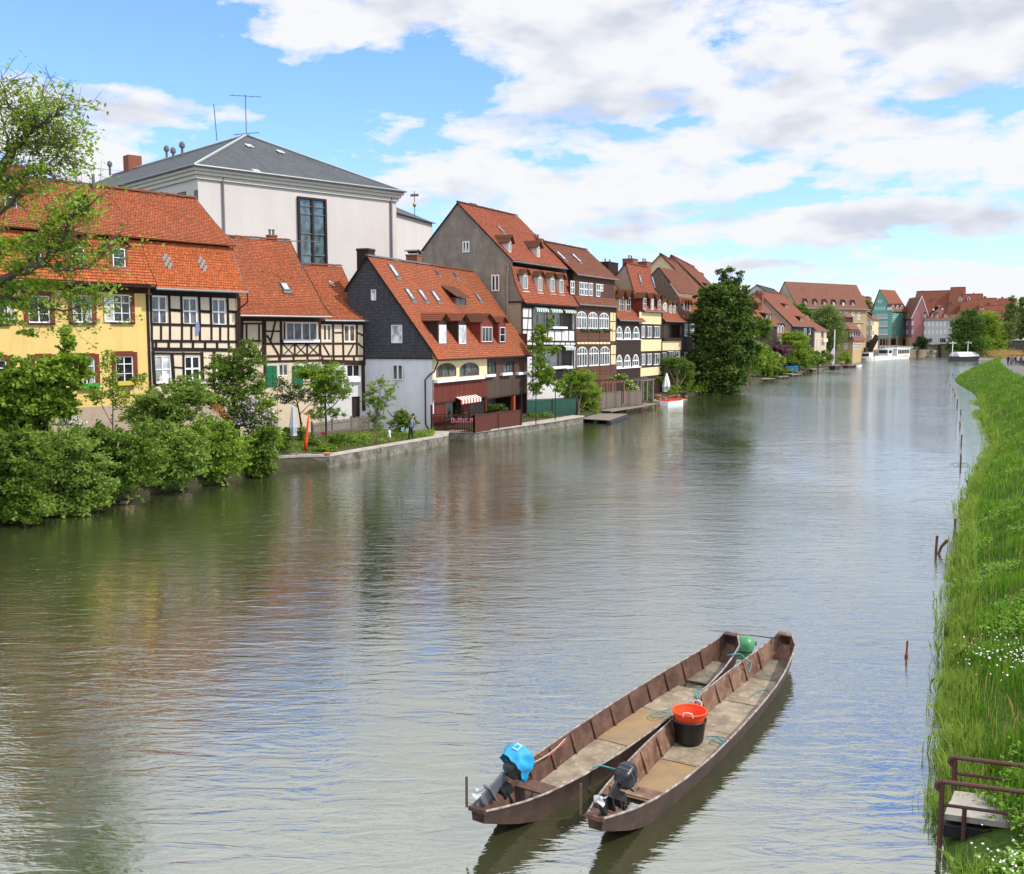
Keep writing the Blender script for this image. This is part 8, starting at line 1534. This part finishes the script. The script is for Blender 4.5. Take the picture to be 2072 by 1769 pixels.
nz_ = np.array([mnoise.noise(Vector((p[0] * .9, p[1] * .6, 0))) for p in B_]); nz2 = np.array([mnoise.noise(Vector((p[0] * .35, p[1] * .25, 9))) for p in B_])
hh = (.13 + .7 * np.clip(nz_ + .3, 0, 1) ** 1.4) * (.7 + .6 * rng.random(len(B_))); ww = .012 + dist * .00042
tag(blades('grass', B_, hh, ww, MATS['grass_blade']), 'long green grass and weeds growing on the sloping right bank', 'grass', kind='stuff')
keep = nz2 > .0; L_ = B_[keep]; L_ = np.repeat(L_[::2], 4, 0) + rng.normal(size=(len(L_[::2]) * 4, 3)) * np.array([.09, .09, .05]); L_[:, 2] += .22
o = leafmesh('herbs', L_, .075, MATS['herb_leaf'], None, .7, .5, .9); tag(o, 'leafy green weeds spread among the grass of the right bank', 'weeds', kind='stuff')
Rd = scatter(9000, .02, .6, 9, 130, 1.5); keep = np.array([mnoise.noise(Vector((p[0] * 1.1, p[1] * .7, 4))) for p in Rd]) > -.1; Rd = Rd[keep]; Rd[:, 2] = np.maximum(Rd[:, 2], -.05)
tag(blades('reeds', Rd, (.22 + .4 * rng.random(len(Rd))) * (1 + .5 * (Rd[:, 1] > 30) - .3 * (Rd[:, 1] < 22)), .011 + Rd[:, 1] * .0004, MATS['reed_blade'], .42), 'yellowish green reeds standing along the water edge of the right bank', 'reeds', kind='stuff')
def patch(c, x, y, r, n, sz, nm, lab, mat=MATS['white_flower'], zz=.55, zg=1.0):
    p = onz(c, x, y, zg); pts = np.array(p) + rng.normal(size=(n, 3)) * np.array([r, r * 1.3, .06]); tag(leafmesh(nm, pts, sz, mat, None, 1., .4, 1.2), lab, 'flowers', kind='stuff')
patch('E5', 650, 550, .5, 260, .035, 'white_flowers', 'cluster of small white flowers in the grass above the steel platform', zg=1.5); patch('E5', 660, 1700, .2, 90, .03, 'white_flowers', 'small white flowers in the grass in the bottom right corner', zg=1.3)
Mleaf('dry_stem', (.28, .22, .09), (.5, .42, .2)); ds_ = scatter(5000, .1, 5.4, 9, 200, 1.6); tag(blades('dry_stems', ds_, .25 + .4 * rng.random(len(ds_)), .005 + ds_[:, 1] * .0003, MATS['dry_stem'], .3), 'straw coloured dry stems scattered through the right bank grass', 'grass', kind='stuff')
# ragged tufts leaning out over the water edge
tb = scatter(260, .0, .4, 11, 130, 1.5); tp = []
for q in tb: tp.append(q + rng.normal(size=(int(40 + random.random() * 60), 3)) * np.array([.11, .2, .0]) * (1 + q[1] * .02))
tp = np.concatenate(tp); tp[:, 2] = np.maximum(tp[:, 2] - .05, -.03); tag(blades('sedge', tp, .25 + .35 * rng.random(len(tp)), .010 + tp[:, 1] * .0004, MATS['reed_blade'], .62), 'drooping sedge tufts overhanging the ragged water edge of the right bank', 'sedge', kind='stuff')
# ---------------------------------------------------------------- sky and sun
w = bpy.data.worlds.new('World'); scene.world = w; w.use_nodes = True; nt = w.node_tree; N = nt.nodes; Lk = nt.links; bg = N['Background']
SUNAZ, SUNEL = 108., 48.       # azimuth clockwise from +Y (the view direction)
sky = N.new('ShaderNodeTexSky'); sky.sky_type = 'NISHITA'; sky.sun_disc = False; sky.sun_elevation = R(SUNEL); sky.sun_rotation = R(SUNAZ); sky.dust_density = .6; sky.ozone_density = 2.; sky.altitude = 200
def wn(t, **k):
    n = N.new(t)
    for a, v in k.items(): setattr(n, a, v)
    return n
def wm(op, a, b=0., c=None, clamp=False):
    m = wn('ShaderNodeMath', operation=op, use_clamp=clamp)
    for i, v in enumerate((a, b, c)):
        if v is None: continue
        if hasattr(v, 'is_output'): Lk.new(v, m.inputs[i])
        else: m.inputs[i].default_value = v
    return m.outputs[0]
def wr(fac, stops):
    r = wn('ShaderNodeValToRGB'); e = r.color_ramp.elements
    while len(e) < len(stops): e.new(.5)
    for i, (p, c) in enumerate(stops): e[i].position = p; e[i].color = (*c, 1) if isinstance(c, tuple) else (c, c, c, 1)
    Lk.new(fac, r.inputs[0]); return r.outputs[0]
tc = wn('ShaderNodeTexCoord'); sep = wn('ShaderNodeSeparateXYZ'); Lk.new(tc.outputs['Generated'], sep.inputs[0]); X, Yy, Z = sep.outputs
az = wm('ARCTAN2', X, Yy); el = wm('ARCSINE', Z)
zc = wm('ADD', wm('ABSOLUTE', Z), .13)
cb = wn('ShaderNodeCombineXYZ'); Lk.new(wm('DIVIDE', X, zc), cb.inputs[0]); Lk.new(wm('DIVIDE', Yy, zc), cb.inputs[1])
def wnoise(vec, sc, det, rough=.55, off=(0, 0, 0), dist=0.):
    mp = wn('ShaderNodeMapping'); Lk.new(vec, mp.inputs[0]); mp.inputs['Location'].default_value = off
    n = wn('ShaderNodeTexNoise'); n.inputs['Scale'].default_value = sc; n.inputs['Detail'].default_value = det; n.inputs['Roughness'].default_value = rough; n.inputs['Distortion'].default_value = dist
    Lk.new(mp.outputs[0], n.inputs['Vector']); return n.outputs['Fac']
def deg(px, py):
    r = ray(px, py).normalized(); return math.atan2(r.x, r.y), math.asin(r.z)
# where the big clouds (+) and the clear blue gaps (-) stand in this sky, by azimuth and elevation
BL = [(700, 30, 330, 60, .16), (1500, 100, 380, 120, .10), (1080, 250, 170, 40, .12), (300, 225, 150, 28, .20), (150, 320, 90, 70, .14), (20, 140, 80, 30, .16), (690, 330, 70, 22, .16), (150, 55, 260, 60, -.22), (480, 170, 330, 45, -.2), (540, 290, 240, 60, -.18), (1620, 230, 240, 60, .13), (930, 400, 110, 45, .13),
      (1800, 440, 110, 22, .17), (1590, 470, 120, 18, .14), (1500, 325, 60, 18, -.14), (1300, 360, 300, 26, .10), (1900, 40, 300, 90, .04), (860, 150, 70, 50, -.16), (1250, 480, 90, 16, .12), (1640, 400, 90, 14, -.16), (2010, 450, 60, 18, .12), (1000, 150, 60, 40, -.08), (1380, 235, 60, 16, -.12), (1900, 395, 120, 14, -.12), (1500, 540, 260, 18, .06), (1400, 440, 60, 12, -.12)]
acc = None
for (px, py, rx, ry, s) in BL:
    a0, e0 = deg(px, py); a1 = rx / F; e1 = ry / F
    d = wm('ADD', wm('POWER', wm('DIVIDE', wm('SUBTRACT', az, a0), a1), 2.), wm('POWER', wm('DIVIDE', wm('SUBTRACT', el, e0), e1), 2.))
    g = wm('MULTIPLY', wm('EXPONENT', wm('MULTIPLY', d, -.8)), s); acc = g if acc is None else wm('ADD', acc, g)
v1 = cb.outputs[0]
ca = wn('ShaderNodeCombineXYZ'); Lk.new(az, ca.inputs[0]); Lk.new(wm('MULTIPLY', el, 2.2), ca.inputs[1])
n1 = wnoise(v1, 1.7, 6, .55, (3.1, 1.7, 0), .3); n2 = wnoise(ca.outputs[0], 8., 8, .58, (1, 2, .5), .12)
dens = wm('ADD', wm('ADD', wm('MULTIPLY', wm('SUBTRACT', n1, .5), .75), wm('MULTIPLY', wm('SUBTRACT', n2, .5), .95)), wm('ADD', acc, .51))
low = dens; dens = wm('ADD', dens, wm('MULTIPLY', wm('MINIMUM', 1., wm('MAXIMUM', wm('MULTIPLY', wm('SUBTRACT', el, .33), 7.), 0.)), .17))
n2u = wnoise(ca.outputs[0], 8., 3, .56, (1.01, 2.06, .5), .15)
cov = wr(dens, [(.465, 0.), (.505, .55), (.575, 1.)])
shade = wr(wm('ADD', wm('MULTIPLY', wm('SUBTRACT', n2u, n2), 2.6), wm('MULTIPLY', wm('SUBTRACT', low, .53), 1.15)), [(.0, (5.75, 5.8, 5.95)), (.18, (5.3, 5.45, 5.8)), (.55, (4.0, 4.3, 4.95))])
CL = wn('ShaderNodeMix', data_type='RGBA', blend_type='MIX')
hs = wn('ShaderNodeHueSaturation'); hs.inputs['Saturation'].default_value = .95; hs.inputs['Value'].default_value = 1.62; Lk.new(sky.outputs[0], hs.inputs['Color'])
tint = wn('ShaderNodeMix', data_type='RGBA', blend_type='MULTIPLY'); tint.inputs[0].default_value = 1.; Lk.new(hs.outputs[0], tint.inputs[6]); Lk.new(wr(wm('MULTIPLY', el, 2.4), [(0., (.66, .70, .98)), (.35, (.62, .76, 1.12)), (.9, (.58, .80, 1.26))]), tint.inputs[7])
hb = wm('ADD', 1., wm('MULTIPLY', wm('MINIMUM', 1., wm('MAXIMUM', wm('MULTIPLY', wm('SUBTRACT', el, .34), 4.), 0.)), .5)); vm = wn('ShaderNodeVectorMath', operation='SCALE'); Lk.new(shade, vm.inputs[0]); Lk.new(hb, vm.inputs['Scale'])
Lk.new(cov, CL.inputs[0]); Lk.new(tint.outputs[2], CL.inputs[6]); Lk.new(vm.outputs[0], CL.inputs[7])
Lk.new(CL.outputs[2], bg.inputs['Color']); bg.inputs['Strength'].default_value = .12
try: w.cycles.sampling_method = 'MANUAL'; w.cycles.sample_map_resolution = 1024
except Exception: pass
sl_ = bpy.data.lights.new('sun', 'SUN'); sl_.energy = 3.0; sl_.angle = R(.6); sl_.color = (1, .95, .88); so = bpy.data.objects.new('sun', sl_); COL.objects.link(so)
ds = Vector((math.sin(R(SUNAZ)) * math.cos(R(SUNEL)), math.cos(R(SUNAZ)) * math.cos(R(SUNEL)), math.sin(R(SUNEL)))); so.rotation_euler = ds.to_track_quat('Z', 'Y').to_euler(); so.location = (40, 0, 60)
vs = scene.view_settings; vs.view_transform = 'Standard'; vs.look = 'None'; vs.exposure = .45; vs.gamma = 1
scene.cycles.max_bounces = 6; scene.cycles.diffuse_bounces = 2; scene.cycles.glossy_bounces = 3; scene.cycles.transmission_bounces = 3; scene.cycles.transparent_max_bounces = 4
try: scene.cycles.use_denoising = True
except Exception: pass
